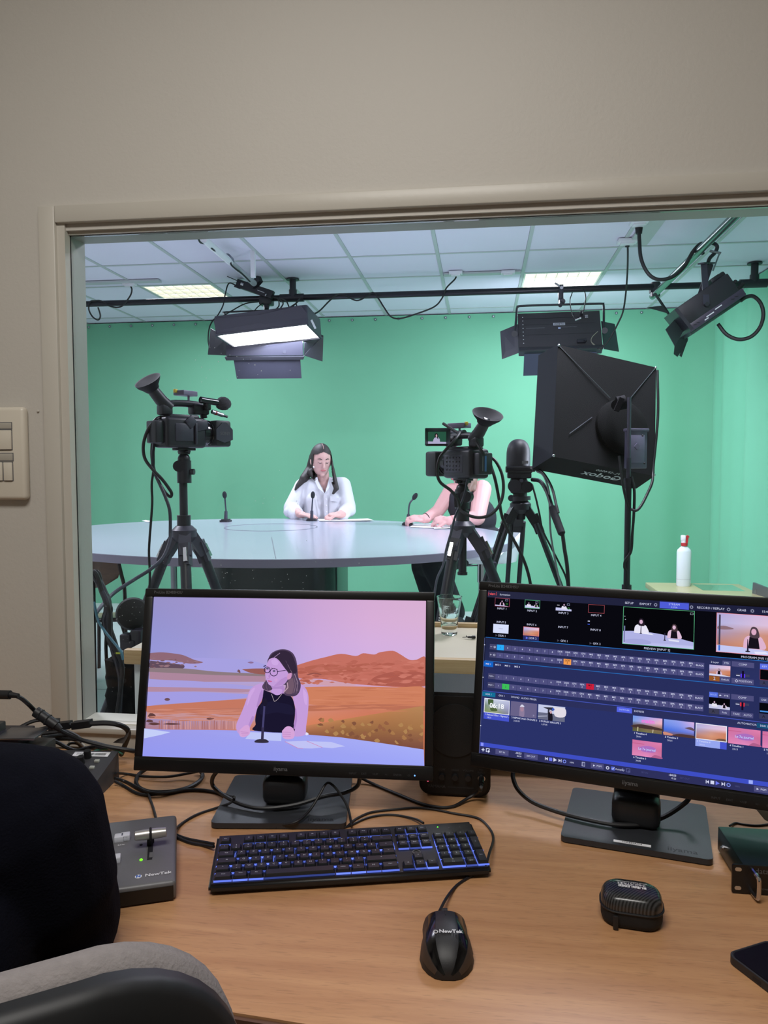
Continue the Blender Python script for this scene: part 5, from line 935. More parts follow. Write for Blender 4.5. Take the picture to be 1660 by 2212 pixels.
part('lock_leds', MB().ell(KA @ Vector((KX0+19.2*U, yr[5]+.002, .030)), (.0012, .0012, .0008), None, 8, 5), emis('led_green', (90, 255, 60), 2.5), t); part('lock_print', MB().text('1', .005, TOPK(KX0+19.2*U, yr[5]+.007) @ T(0, 0, -.0003)).text('A', .005, TOPK(KX0+20.3*U, yr[5]+.007) @ T(0, 0, -.0003)).text('S', .005, TOPK(KX0+21.3*U, yr[5]+.007) @ T(0, 0, -.0003)), PRINTG, t, smooth=None)
part('brand_ring', MB().add(g_torus(.006, .0008, 24, 6), TOPK(KX0+16.75*U, yr[2]) @ T(0, 0, -.0002)).text('DELL', .0042, TOPK(KX0+16.75*U, yr[2]) @ T(0, 0, .0), bold=.02), PRINTG, t)
# ---- mouse
MA = T(-.0425, .982, DZ) @ Rz(math.radians(5)); t = thing('computer_mouse', 'black wired mouse with silver lettering', 'mouse', MA)
ys_ = [-.061, -.058, -.050, -.038, -.022, -.005, .012, .028, .042, .052, .057]; hw = [.008, .017, .0255, .0325, .0355, .034, .0312, .0306, .0310, .0302, .0275]; ht = [.006, .014, .023, .031, .0365, .0385, .0372, .033, .0275, .022, .016]
def mouse_surf(f0, f1, sc=1., nx=18, lift=0.):
    V = []
    for y, w_, h_ in zip(ys_, hw, ht):
        for i in range(nx+1):
            s = -1+2*i/nx; s = f0+(f1-f0)*(s+1)/2; x = w_*s*sc; z = .002+h_*(max(0, 1-abs(s)**2.6))**.55+lift
            V.append(MA @ Vector((x, y*sc, z)))
    n = nx+1; return V, [(j*n+i, j*n+i+1, (j+1)*n+i+1, (j+1)*n+i) for j in range(len(ys_)-1) for i in range(nx)]
g = mouse_surf(-1, 1); n_ = 19
V = g[0]+[MA @ Vector((x.x, x.y, .001)) for x in [MA.inverted() @ v for v in g[0]]]; nb = len(g[0])
rim = [j*n_ for j in range(len(ys_))]+[(len(ys_)-1)*n_+i for i in range(1, n_)]+[j*n_+n_-1 for j in range(len(ys_)-2, -1, -1)]+[i for i in range(n_-2, 0, -1)]
part('shell', MB().add((V, g[1]+[tuple(nb+i for i in f[::-1]) for f in g[1]]+[(rim[i], rim[(i+1) % len(rim)], nb+rim[(i+1) % len(rim)], nb+rim[i]) for i in range(len(rim))])), mat('mouse_black', (24, 24, 26), .5, var=.08, vscale=60, bump=.08, bscale=1200), t, smooth=50)
for f0, f1 in ((-.76, -.44), (.44, .76)):
    g = mouse_surf(f0, f1, 1., 6, .0005); k = 7; part('gloss_strip', MB().add(([v for v in g[0][:9*k]], [f for f in g[1] if max(f) < 9*k])), mat('mouse_gloss', (8, 8, 9), .18, var=.05), t, smooth=60)
for f0, f1 in ((-.97, -.78), (.78, .97)):
    g = mouse_surf(f0, f1, 1.002, 4, .0003); k = 5; part('side_grip', MB().add(([v for v in g[0][k:7*k]], [f for f in g[1] if max(f) < 6*k])), mat('mouse_grip', (58, 46, 38), .5, var=.1), t, smooth=60)
part('button_split', MB().tube([MA @ Vector((0, .049, .026)), MA @ Vector((0, .035, .0330)), MA @ Vector((0, .018, .0378))], .0006, 6, 3), PRINTD, t)
part('scroll_wheel', MB().cyl(MA @ Vector((-.004, .050, .019)), MA @ Vector((.004, .050, .019)), .0085, n=18), RUBBER, t)
NTM = MA @ T(.002, -.021, .0392) @ Rx(math.radians(7)); part('brand_print', MB().text('NewTek', .0086, NTM @ T(.003, 0, .0006), bold=.02).add(g_torus(.0026, .0006, 16, 5), NTM @ T(-.0165, 0, -.0004)), mat('logo_silver', (205, 205, 205), .4, .2, var=.02), t, smooth=None)
# ---- earphone case
EA_ = T(.2165, 1.086, DZ) @ Rz(math.radians(-8)); t = thing('earphone_case', 'small black zipped carbon-pattern case with white lettering', 'case', EA_)
def carbon():
    m = mat('carbon_black', (22, 22, 23), .3, coat=.2); nt = m.node_tree; b_ = nt.nodes['Principled BSDF']; tc = nt.nodes.new('ShaderNodeTexCoord'); mp = nt.nodes.new('ShaderNodeMapping'); mp.inputs['Rotation'].default_value = (0, 0, .65); wv = nt.nodes.new('ShaderNodeTexWave'); wv.inputs['Scale'].default_value = 85; wv.inputs['Distortion'].default_value = .4
    cr_ = nt.nodes.new('ShaderNodeValToRGB'); cr_.color_ramp.elements[0].color = (.004, .004, .004, 1); cr_.color_ramp.elements[1].color = (.045, .045, .047, 1); nt.links.new(tc.outputs['Object'], mp.inputs[0]); nt.links.new(mp.outputs[0], wv.inputs['Vector']); nt.links.new(wv.outputs['Fac'], cr_.inputs[0]); nt.links.new(cr_.outputs[0], b_.inputs['Base Color']); return m
part('base', MB().add(([EA_ @ Vector((x*s_, y*s_, z)) for s_, z in ((.86, 0), (.96, .004), (1., .010), (1., .0245)) for x, y in rrect(.084, .062, .024, 8)], [(j*36+i, j*36+(i+1) % 36, (j+1)*36+(i+1) % 36, (j+1)*36+i) for j in range(3) for i in range(36)]+[tuple(range(36)), tuple(108+i for i in range(36))])), mat('case_cloth', (20, 20, 21), .8, var=.2, vscale=80, bump=.3, bscale=900), t)
lp_ = []
for sc2, z in ((1., .024), (1., .030), (.97, .036), (.9, .041), (.78, .044), (.4, .0455), (.02, .046)): lp_.append([EA_ @ Vector((x*sc2, y*sc2, z)) for x, y in rrect(.084, .062, .024, 8)])
nl = len(lp_[0]); part('lid', MB().add((sum(lp_, []), [(j*nl+i, j*nl+(i+1) % nl, (j+1)*nl+(i+1) % nl, (j+1)*nl+i) for j in range(len(lp_)-1) for i in range(nl)]+[tuple(range(nl))[::-1]])), carbon(), t, smooth=50)
part('zip', MB().add(g_tube([EA_ @ Vector((x*1.012, y*1.012, .0245)) for x, y in rrect(.084, .062, .024, 8)], .0016, 6, True)), RUBBER, t); part('zip_pull', MB().add(g_rbox(.007, .003, .020, .001), EA_ @ T(-.022, -.034, .011)), RUBBER, t)
part('brand_print', MB().text('BUBBLEBEE', .0078, EA_ @ T(.001, .002, .0464) @ Rz(math.pi), bold=.03).text('INDUSTRIES', .0072, EA_ @ T(0, .0090, .0462) @ Rz(math.pi)).text('BETTER SOUND DOWN LOW', .0032, EA_ @ T(0, .0148, .0458) @ Rz(math.pi)), mat('print_bright', (235, 235, 235), .5, var=.02), t, smooth=None)
# ---- phone
e1 = Vector((.875, .484, 0)); e2 = Vector((.484, -.875, 0)); c0 = Vector((.322, 1.005, 0)); pc_ = c0+e1*.038+e2*.078
PA = fr(pc_+Vector((0, 0, DZ)), e1, -e2, (0, 0, 1)); t = thing('phone', 'black phone lying at the right edge of the desk', 'phone', PA)
part('body', MB().add(g_prism(rrect(.077, .157, .012, 6), .010, .001), PA), mat('phone_case', (34, 33, 35), .5, var=.1), t); part('screen', MB().add(g_prism(rrect(.070, .150, .010, 6), .0008, .0108), PA), mat('phone_glass', (5, 5, 7), .35, var=.02, spec=.2), t); part('rim', MB().add(g_tube([PA @ Vector((x, y, .0106)) for x, y in rrect(.0745, .1545, .0115, 6)], .0011, 6, True)), mat('phone_rim', (66, 68, 72), .35, .4, var=.05), t)
part('port', MB().add(g_box(.0004, .012, .004), PA @ T(-.0386, .03, .005)).add(g_box(.0004, .02, .003), PA @ T(-.0386, -.0, .005)), PRINTD, t)
# ---- rack unit
t = thing('rack_unit', 'dark rack-mount video unit with chrome handle at the right edge', 'rack unit', Vector((.62, 1.24, DZ)))
part('chassis', MB().add(g_rbox(.43, .126, .040, .002), T(.397+.215, 1.237, DZ+.024)), mat('chassis_green_black', (24, 40, 38), .35, .3, var=.1), t)
part('foot', MB().cyl((.42, 1.19, DZ), (.42, 1.19, DZ+.005), .01).cyl((.80, 1.19, DZ), (.80, 1.19, DZ+.005), .01).cyl((.42, 1.28, DZ), (.42, 1.28, DZ+.005), .01).cyl((.80, 1.28, DZ), (.80, 1.28, DZ+.005), .01), RUBBER, t)
part('front_panel', MB().add(g_prism(rrect(.483, .044, .003, 3), .003, 0), Matrix(((1, 0, 0, .38+.2415), (0, 0, 1, 1.171), (0, 1, 0, DZ+.0235), (0, 0, 0, 1)))), mat('panel_black', (16, 16, 17), .35, var=.1), t)
for z in (.0095, .0385): part('rack_slot', MB().add(g_prism(rrect(.0095, .0055, .0027, 5), .0006, 0), Matrix(((1, 0, 0, .3885), (0, 0, 1, 1.1702), (0, 1, 0, DZ+z), (0, 0, 0, 1)))), mat('slot_tan', (176, 150, 126), .6, var=.05), t)
part('handle', MB().tube([(.408, 1.171, DZ+.040), (.409, 1.150, DZ+.039), (.410, 1.147, DZ+.034), (.410, 1.147, DZ+.012), (.409, 1.150, DZ+.007), (.408, 1.171, DZ+.006)], .0032, 8, 3), CHROME, t)
part('brand_print', MB().text('datavideo', .012, fr(Vector((.412, 1.1702, DZ+.0375)), (1, 0, 0), (0, 0, 1), (0, -1, 0)), 'LEFT', .0).text('POWER', .004, fr(Vector((.421, 1.1702, DZ+.010)), (1, 0, 0), (0, 0, 1), (0, -1, 0)), 'LEFT'), PRINTG, t, smooth=None)
part('side_screw', MB().cyl((.3985, 1.262, DZ+.026), (.3935, 1.262, DZ+.026), .004).cyl((.3945, 1.262, DZ+.026), (.3905, 1.262, DZ+.026), .0025), CHROME, t)
# ---- T-bar control panel
ex = Vector((.925, .38, 0)).normalized(); ey = Vector((-.38, .925, 0)).normalized(); NA = fr(Vector((-.447, 1.050, DZ)), ex, ey, (0, 0, 1)); t = thing('switcher_console', 'grey video switcher control panel with silver T-bar', 'control panel', NA)
NG = mat('panel_grey', (106, 106, 108), .45, .2, var=.06, vscale=40, bump=.08, bscale=900); TZ = .0305
part('body', MB().add(g_rbox(.33, .226, .029, .006, 3), NA @ T(-.165, .113, .0160)), NG, t); part('front_fascia', MB().add(g_box(.322, .002, .021), NA @ T(-.165, .0, .0135)), mat('fascia_black', (18, 16, 16), .4, var=.1), t); part('foot', MB().bb((-.32, .01, 0), (-.30, .03, .002)).bb((-.03, .01, 0), (-.01, .03, .002)).bb((-.32, .2, 0), (-.30, .22, .002)).bb((-.03, .2, 0), (-.01, .22, .002)), RUBBER, t, world=False)
NL = lambda px, py, dz=0.: NA.inverted() @ D(px, py, DZ+TZ+dz)
s0, s1_ = NL(326, 1857), NL(325, 1800); part('slot', MB().add(g_box(.0078, (s1_-s0).length, .001), NA @ T((s0.x+s1_.x)/2-.0, (s0.y+s1_.y)/2, TZ)), PRINTD, t, smooth=None)
h0, h1 = D(291, 1806, DZ+TZ+.022), D(360, 1797, DZ+TZ+.022); hd_ = (h1-h0); part('t_bar_handle', MB().add(g_tube([h0, h0+hd_*.02, h0+hd_*.3, h0+hd_*.7, h0+hd_*.98, h1], [.0058, .0072, .0082, .0082, .0072, .0058], 18)), mat('bar_silver', (190, 188, 184), .35, .7, var=.05), t)
hm = h0.lerp(h1, .5); part('t_bar_stem', MB().beam(NA @ Vector((s0.x*.4+s1_.x*.6, s0.y*.4+s1_.y*.6, TZ-.004)), hm+Vector((0, 0, .004)), .0068, .012).add(g_torus(.0084, .0022, 16, 6), along(h0, h1) @ T(0, 0, hd_.length/2)), PRINTD, t); part('slot_slider', MB().add(g_box(.0055, .016, .002), NA @ T(s0.x, s0.y+.014, TZ)), PRINTG, t)
for i, (px, py) in enumerate(((271, 1812), (258, 1815), (250, 1860), (235, 1866))):
    q = NL(px, py); part('button', MB().add(g_rbox(.0155, .0155, .010, .002), NA @ T(q.x, q.y, TZ+.004)), mat('button_clear', (196, 198, 206), .3, var=.04, emit=.05), t)
q = NL(271, 1808, .01); part('button_print', MB().text('FTB', .0042, NA @ T(q.x, q.y, TZ+.0093)).text('AUTO', .0042, NA @ T(NL(250, 1857, .01).x, NL(250, 1857, .01).y, TZ+.0093)), PRINTD, t, smooth=None)
q = NL(262, 1826); part('panel_print', MB().text('RATE', .0045, NA @ T(q.x, q.y, TZ+.0007), bold=.01), PRINT, t, smooth=None)
q = NL(305, 1858); part('status_led', MB().ell((q.x, q.y, TZ+.0005), (.0026, .0026, .0018), NA, 12, 6), emis('led_lime', (120, 255, 40), 1.6), t); q = NL(305, 1825); part('dark_led', MB().ell((q.x, q.y, TZ+.0003), (.0026, .0026, .001), NA, 12, 6), PRINTD, t)
q = NL(299, 1894); part('logo_disc', MB().add(g_cyl(.0050, .0006, n=24), NA @ T(q.x, q.y, TZ)), mat('logo_white', (225, 228, 235), .5, var=.02), t); part('logo_mark', MB().text('N', .0085, NA @ T(q.x, q.y, TZ+.0009), bold=.06), mat('logo_blue', (40, 90, 180), .5, var=.02), t, smooth=None)
part('brand_print', MB().text('NewTek', .0108, NA @ T(q.x+.0095, q.y, TZ+.0007), 'LEFT', .02), PRINT, t, smooth=None)
# ---- small mixer panel behind
MXA = T(-.878, 1.372, DZ) @ Rz(math.radians(4)); t = thing('mixer_panel', 'dark grey sloped controller with white barcode label behind the navy sleeve', 'controller', MXA); MG = mat('mixer_grey', (62, 62, 66), .5, var=.08, vscale=40)
part('body', MB().add(([MXA @ Vector(v) for v in [(-.14, -.075, 0), (.14, -.075, 0), (.14, .085, 0), (-.14, .085, 0), (-.14, -.075, .026), (.14, -.075, .026), (.14, .085, .056), (-.14, .085, .056)]], [(3, 2, 1, 0), (4, 5, 6, 7), (0, 1, 5, 4), (1, 2, 6, 5), (2, 3, 7, 6), (3, 0, 4, 7)])), MG, t)
sl = math.atan2(.030, .16); MT = lambda x, y: MXA @ T(x, y, .026+(y+.075)*.1875) @ Rx(sl)
part('barcode_label', MB().add(g_box(.075, .016, .0006), MT(.088, .072)), PAPER, t); bc_ = MB(); rnd = random.Random(2)
for k in range(26): bc_.add(g_box(rnd.choice((.0006, .001, .0016)), .008, .0003), MT(.058+.0024*k, .072) @ T(0, 0, .0005))
part('barcode_print', bc_, PRINTD, t, smooth=None)
for x, y in ((.086, .060), (.082, .038)): part('knob', MB().add(g_cyl(.0075, .016, .0068, 18), MT(x, y)), PRINTD, t)
for x, y in ((.112, .045), (.112, .022), (.110, .004), (.086, .006)): part('button', MB().add(g_rbox(.010, .007, .005, .001), MT(x, y) @ T(0, 0, .002)), mat('button_grey', (170, 172, 164), .5, var=.05), t)
part('lit_button', MB().add(g_rbox(.010, .008, .004, .001), MT(.110, -.026) @ T(0, 0, .0015)), emis('button_pink', (235, 160, 140), .9), t)
# ---- adapter boxes in the left cable pile
t = thing('converter_box', 'small silver and black converter box with yellow print at the far left', 'converter', D(30, 1600, DZ+.05)); cv = P(35, 1592, 1.36)
part('case', MB().add(g_rbox(.10, .07, .022, .003), T(cv+Vector((-.03, 0, 0))) @ Rz(.1)), GEAR, t); part('lid', MB().add(g_rbox(.075, .06, .004, .001), T(cv+Vector((.02, -.01, .011))) @ Rz(.1)), STEEL, t)
part('port_block', MB().add(g_rbox(.05, .05, .03, .003), T(cv+Vector((-.055, -.01, .012)))).add(g_rbox(.08, .06, .03, .003), T(cv+Vector((.02, .01, -.028))) @ Rz(.05)), mat('box_charcoal', (50, 50, 48), .5, var=.15), t)
part('yellow_print', MB().text('HDMI', .010, fr(cv+Vector((-.045, -.0365, -.004)), (1, .1, 0), (0, 0, 1), (.1, -1, 0)), bold=.03), mat('print_yellow', (220, 200, 40), .5, var=.02), t, smooth=None)
part('rubber_feet', MB().bb((cv.x-.02, cv.y-.02, DZ), (cv.x+.06, cv.y+.04, cv.z-.04)), GEAR, t)
# ================================================================== SCREEN PICTURES (flat images on the two screens)
class Pic:
    def __init__(s, A, mp): s.A = A; s.v = []; s.f = []; s.c = []; s.k = 0; s.mp = mp; s.n = A.to_3x3() @ Vector((0, 0, 1)); s.o = A.translation
    def nxt(s): s.k += 1; return .0002+.000012*s.k
    def pt(s, p, d): return s.mp(p)+s.n*d
    def poly(s, pts, col, cols=None):
        d = s.nxt(); i = len(s.v); s.v += [s.pt(p, d) for p in pts]; s.f.append(tuple(range(i, i+len(pts)))); s.c += [rgb(*c) for c in cols] if cols else [rgb(*col)]*len(pts)
    def grid(s, quad, cols, sub=4):
        d = s.nxt(); R_, C_ = len(cols), len(cols[0]); nr, nc = (R_-1)*sub, (C_-1)*sub; i0 = len(s.v)
        for j in range(nr+1):
            for i in range(nc+1):
                u, v = i/nc, j/nr; x = [(quad[0][k]*(1-u)+quad[1][k]*u)*(1-v)+(quad[3][k]*(1-u)+quad[2][k]*u)*v for k in (0, 1)]; s.v.append(s.pt(x, d))
                fu, fv = u*(C_-1), v*(R_-1); a, b_ = min(int(fu), C_-2), min(int(fv), R_-2); fu -= a; fv -= b_
                c = [(cols[b_][a][k]*(1-fu)+cols[b_][a+1][k]*fu)*(1-fv)+(cols[b_+1][a][k]*(1-fu)+cols[b_+1][a+1][k]*fu)*fv for k in range(3)]; s.c.append(rgb(*c))
        for j in range(nr):
            for i in range(nc): a = i0+j*(nc+1)+i; s.f.append((a, a+1, a+nc+2, a+nc+1))
    def line(s, pts, w, col):
        for a, b_ in zip(pts, pts[1:]):
            dx, dy = b_[0]-a[0], b_[1]-a[1]; L = math.hypot(dx, dy) or 1; nx, ny = -dy/L*w/2, dx/L*w/2; s.poly([(a[0]+nx, a[1]+ny), (b_[0]+nx, b_[1]+ny), (b_[0]-nx, b_[1]-ny), (a[0]-nx, a[1]-ny)], col)
    def disc(s, c, rx, ry, col, n=20): s.poly([(c[0]+rx*math.cos(6.2832*i/n), c[1]+ry*math.sin(6.2832*i/n)) for i in range(n)], col)
    def ring(s, c, r, w, col, n=20): s.line([(c[0]+r*math.cos(6.2832*i/n), c[1]+r*math.sin(6.2832*i/n)) for i in range(n+1)], w, col)
    def smooth(s, pts, col, n=4):
        q = [Vector((*p, 0)) for p in pts]; q = catmull(q+[q[0]], n)[:-1]; s.poly([(p.x, p.y) for p in q], col)
    def text(s, t, x, y, h, col, align='CENTER', bold=0.):
        d = s.nxt(); g = g_text(t, h, align, bold); i = len(s.v); s.v += [s.pt((x+v[0], y-v[1]), d) for v in g[0]]; s.f += [tuple(a+i for a in f) for f in g[1]]; s.c += [rgb(*col)]*len(g[0])
    def rect(s, x0, y0, x1, y1, col): s.poly([(x0, y0), (x1, y0), (x1, y1), (x0, y1)], col)
    def frame(s, x0, y0, x1, y1, w, col): s.rect(x0, y0, x1, y0+w, col); s.rect(x0, y1-w, x1, y1, col); s.rect(x0, y0, x0+w, y1, col); s.rect(x1-w, y0, x1, y1, col)
    def build(s, name, parent, strength=1.):
        I = ROOT[top(parent).name].inverted(); me = bpy.data.meshes.new(name); me.from_pydata([I @ v for v in s.v], [], s.f); me.update(); me.materials.append(vcol_emis('screen_emission', strength))
        ca = me.color_attributes.new('Col', 'FLOAT_COLOR', 'POINT')
        for i, c in enumerate(s.c): ca.data[i].color = (*c, 1)
        o = bpy.data.objects.new(name, me); COL.objects.link(o); o.parent = parent; return o
# ---- monitor 1: photo pixel space projected on the real screen plane
o1 = A1.translation; n1 = A1.to_3x3() @ Vector((0, 0, 1))
pc1 = Pic(A1, lambda p: RP(p[0], p[1], o1, n1))
TLc, TRc, BRc, BLc = [proj(A1 @ Vector((sx*.2657, sy*.14945, 0))) for sx, sy in ((-1, 1), (1, 1), (1, -1), (-1, -1))]
K = lambda pts: [(300+x/2.515, 1250+y/2.515) for x, y in pts]
W_ = lambda pts: [(500+x/6.385, 1380+y/6.385) for x, y in pts]
lerp = lambda a, b_, k: (a[0]+(b_[0]-a[0])*k, a[1]+(b_[1]-a[1])*k)
pc1.grid([TLc, TRc, BRc, BLc], [
 [(152, 146, 200), (162, 150, 206), (184, 158, 210), (204, 166, 212), (214, 172, 212), (216, 176, 210)],
 [(150, 147, 206), (160, 150, 208), (180, 158, 214), (204, 168, 216), (216, 174, 216), (218, 178, 214)],
 [(150, 150, 212), (158, 152, 212), (178, 160, 216), (204, 170, 222), (214, 176, 222), (216, 178, 220)],
 [(152, 152, 218), (160, 156, 218), (176, 164, 220), (200, 172, 226), (210, 176, 226), (212, 180, 224)],
 [(160, 158, 222), (170, 162, 220), (176, 164, 218), (196, 168, 220), (208, 176, 224), (208, 176, 220)],
 [(160, 150, 206), (168, 156, 206), (196, 150, 170), (206, 140, 130), (204, 124, 104), (204, 124, 108)],
 [(158, 146, 200), (170, 144, 184), (204, 140, 130), (214, 130, 96), (208, 120, 88), (208, 116, 86)],
 [(176, 110, 100), (196, 116, 92), (204, 118, 86), (206, 116, 80), (196, 112, 76), (186, 110, 80)],
 [(150, 100, 96), (170, 110, 96), (190, 116, 92), (190, 112, 84), (168, 104, 76), (150, 92, 70)]], 6)
pc1.poly(K([(62, 440), (330, 430), (600, 440), (700, 470), (690, 520), (300, 500), (62, 480)]), (166, 160, 224))
pc1.smooth(K([(62, 404), (120, 400), (180, 405), (240, 415), (300, 440), (350, 455), (280, 462), (180, 445), (62, 440)]), (142, 104, 118))
pc1.smooth(K([(62, 445), (120, 452), (190, 462), (245, 470), (235, 490), (150, 492), (62, 486)]), (96, 76, 92))
pc1.smooth(K([(60, 484), (250, 488), (420, 505), (640, 516), (700, 530), (400, 524), (60, 506)]), (140, 122, 128))
pc1.poly(K([(58, 506), (420, 524), (690, 530), (690, 560), (300, 560), (58, 545)]), (172, 134, 156))
pc1.smooth(K([(55, 548), (300, 556), (560, 578), (640, 590), (560, 600), (300, 590), (53, 585)]), (166, 158, 222))
pc1.smooth(K([(52, 588), (300, 592), (600, 602), (560, 618), (300, 612), (50, 614)]), (178, 138, 160))
pc1.smooth(K([(50, 614), (300, 616), (620, 630), (560, 650), (300, 672), (120, 682), (46, 688)]), (162, 156, 226))
pc1.smooth(K([(46, 692), (140, 684), (330, 670), (560, 655), (700, 655), (700, 740), (400, 735), (44, 722)]), (196, 120, 98))
pc1.poly(K([(44, 724), (400, 736), (640, 745), (640, 775), (300, 772), (42, 760)]), (196, 146, 150))
pc1.disc(*K([(155, 656)]), 6, 3, (110, 80, 90))
pc1.smooth(K([(590, 455), (610, 450), (625, 456), (610, 461)]), (140, 110, 150)); pc1.smooth(K([(560, 492), (640, 488), (700, 492), (700, 520), (610, 512)]), (150, 92, 88)); pc1.smooth(K([(535, 505), (540, 494), (550, 498), (552, 512)]), (120, 84, 96))
pc1.smooth(K([(860, 470), (940, 445), (1020, 425), (1100, 408), (1180, 420), (1220, 405), (1280, 412), (1310, 400), (1380, 392), (1420, 410), (1470, 440), (1510, 440), (1560, 430), (1552, 580), (1200, 575), (1000, 545), (870, 540)]), (196, 112, 98))
pc1.smooth(K([(900, 480), (1000, 465), (1140, 470), (1250, 460), (1230, 500), (1100, 520), (940, 520)]), (180, 100, 84)); pc1.smooth(K([(1240, 575), (1290, 530), (1400, 505), (1555, 515), (1552, 585), (1350, 582)]), (172, 92, 80)); pc1.smooth(K([(910, 520), (960, 510), (1000, 525), (960, 536)]), (150, 84, 76))
pc1.smooth(K([(880, 545), (1000, 550), (1180, 575), (1100, 585), (960, 575), (880, 570)]), (206, 160, 176)); pc1.smooth(K([(880, 590), (1100, 585), (1400, 590), (1553, 592), (1550, 690), (1200, 690), (920, 680)]), (206, 128, 96))
pc1.smooth(K([(920, 690), (1300, 682), (1550, 690), (1548, 720), (1200, 712), (900, 720)]), (186, 112, 88))
pc1.grid(K([(900, 800), (1548, 690), (1546, 930), (900, 850)]), [[(196, 128, 92), (188, 130, 84), (186, 126, 82), (182, 134, 90)], [(172, 110, 80), (150, 104, 66), (156, 108, 70), (164, 116, 74)], [(140, 88, 66), (134, 84, 62), (128, 80, 62), (120, 74, 64)]], 6)
rnd = random.Random(4)
for i in range(60):
    x = rnd.uniform(960, 1545); y = rnd.uniform(760, 890); pc1.smooth(K([(x, y), (x+rnd.uniform(8, 22), y-rnd.uniform(5, 14)), (x+rnd.uniform(20, 34), y+4), (x+14, y+rnd.uniform(6, 16))]), rnd.choice(((168, 120, 76), (148, 96, 68), (130, 84, 62), (176, 132, 84))))
for i in range(34): x = 110+i*13; pc1.poly(K([(x, 772+rnd.uniform(-8, 8)), (x+rnd.uniform(4, 7), 770), (x+6, 818), (x, 818)]), rnd.choice(((206, 150, 150), (186, 130, 130), (170, 112, 112))))
for x, y, a, b_ in ((72, 748, 22, 18), (85, 790, 34, 9), (180, 790, 50, 6), (390, 762, 22, 9), (60, 775, 20, 10)): pc1.smooth(K([(x-a, y), (x-a*.4, y-b_), (x+a*.5, y-b_*.8), (x+a, y), (x, y+b_*.6)]), (96, 62, 62))
def jit(c, k): d = rnd.uniform(-k, k); return tuple(max(0, min(255, v+d)) for v in c)
for i in range(150):
    x = rnd.uniform(880, 1550); y = rnd.uniform(440, 570); top_y = 470-(x-860)*.16 if x < 1250 else 412+max(0, x-1420)*.3
    if y > top_y+12: w2, h2 = rnd.uniform(10, 40), rnd.uniform(3, 9); pc1.smooth(K([(x-w2, y), (x, y-h2), (min(x+w2, 1552), y-1), (x, y+h2)]), jit((190, 108, 94), 16))
for i in range(70):
    x = rnd.uniform(60, 640); y = rnd.uniform(695, 770); w2 = rnd.uniform(30, 110); pc1.smooth(K([(max(44, x-w2), y), (x, y-rnd.uniform(1.5, 4)), (min(660, x+w2), y+1), (x, y+rnd.uniform(1.5, 4))]), jit((196, 126, 108), 14))
for i in range(60):
    x = rnd.uniform(960, 1500); y = rnd.uniform(595, 720); w2 = rnd.uniform(30, 120); pc1.smooth(K([(max(930, x-w2), y), (x, y-rnd.uniform(1.5, 4)), (min(1550, x+w2), y+1), (x, y+rnd.uniform(1.5, 4))]), jit((204, 126, 96), 12))
for i in range(40):
    x = rnd.uniform(70, 330); y = rnd.uniform(408, 484); w2 = rnd.uniform(6, 18)
    if y > 408+(x-62)*.14: pc1.smooth(K([(max(60, x-w2), y), (x, y-4), (x+w2, y), (x, y+3)]), jit((132, 98, 108), 22))
pc1.grid([*K([(34, 810), (1550, 925)]), BRc, BLc], [[(158, 158, 236), (158, 158, 240), (164, 166, 244)], [(150, 150, 238), (156, 158, 244), (158, 164, 246)]], 4) if False else None
tab = K([(36, 812), (150, 818), (400, 820), (700, 826), (920, 845), (1100, 860), (1300, 888), (1550, 926)])
pc1.poly(tab+[BRc, BLc], None, cols=[(154, 154, 232), (156, 156, 234), (156, 158, 236), (158, 162, 240), (160, 162, 240), (164, 168, 244), (166, 172, 246), (166, 174, 248), (158, 166, 248), (148, 152, 240)])
pc1.poly(K([(36, 812), (178, 832), (120, 848), (34, 866)]), (196, 206, 248))
pc1.smooth(W_([(1020, 1290), (1050, 1285), (1075, 1310), (1040, 1325)]), (226, 224, 250))
# presenter
SK = (196, 156, 218); SKD = (178, 138, 202); BLK = (26, 22, 46)
pc1.smooth(W_([(440, 600), (340, 640), (270, 700), (230, 800), (180, 940), (130, 1060), (85, 1160), (80, 1240), (110, 1300), (170, 1330), (240, 1290), (270, 1210), (330, 1080), (380, 930), (440, 800), (460, 680)]), SK)
pc1.smooth(W_([(900, 600), (970, 620), (1040, 690), (1070, 780), (1072, 900), (1060, 1060), (1040, 1200), (1030, 1310), (950, 1340), (860, 1330), (850, 1240), (880, 1120), (890, 950), (860, 800)]), SK)
pc1.smooth(W_([(560, 640), (720, 640), (740, 740), (640, 790), (560, 740)]), SKD)
pc1.smooth(W_([(455, 700), (560, 740), (640, 775), (730, 750), (840, 800), (885, 935), (885, 1060), (870, 1170), (840, 1285), (330, 1262), (345, 1180), (340, 1100), (370, 950), (430, 860)]), BLK)
pc1.smooth(W_([(560, 690), (700, 690), (700, 750), (640, 772), (570, 735)]), SK)
pc1.smooth(W_([(510, 290), (560, 200), (660, 150), (760, 146), (850, 190), (900, 280), (920, 400), (930, 520), (965, 620), (950, 720), (900, 780), (830, 790), (740, 760), (760, 640), (690, 640), (560, 640), (575, 690), (520, 715), (450, 690), (440, 640), (490, 560), (500, 430)]), (78, 62, 88))
pc1.smooth(W_([(520, 280), (600, 190), (720, 160), (830, 200), (890, 330), (910, 460), (830, 470), (760, 420), (700, 330), (610, 260)]), (52, 40, 60))
pc1.smooth(W_([(530, 280), (600, 258), (660, 290), (720, 370), (780, 450), (800, 490), (785, 560), (740, 620), (680, 650), (600, 655), (530, 630), (495, 570), (478, 500), (485, 420), (500, 350)]), SK)
pc1.smooth(W_([(790, 480), (840, 470), (835, 530), (800, 560), (775, 540)]), (206, 150, 196))
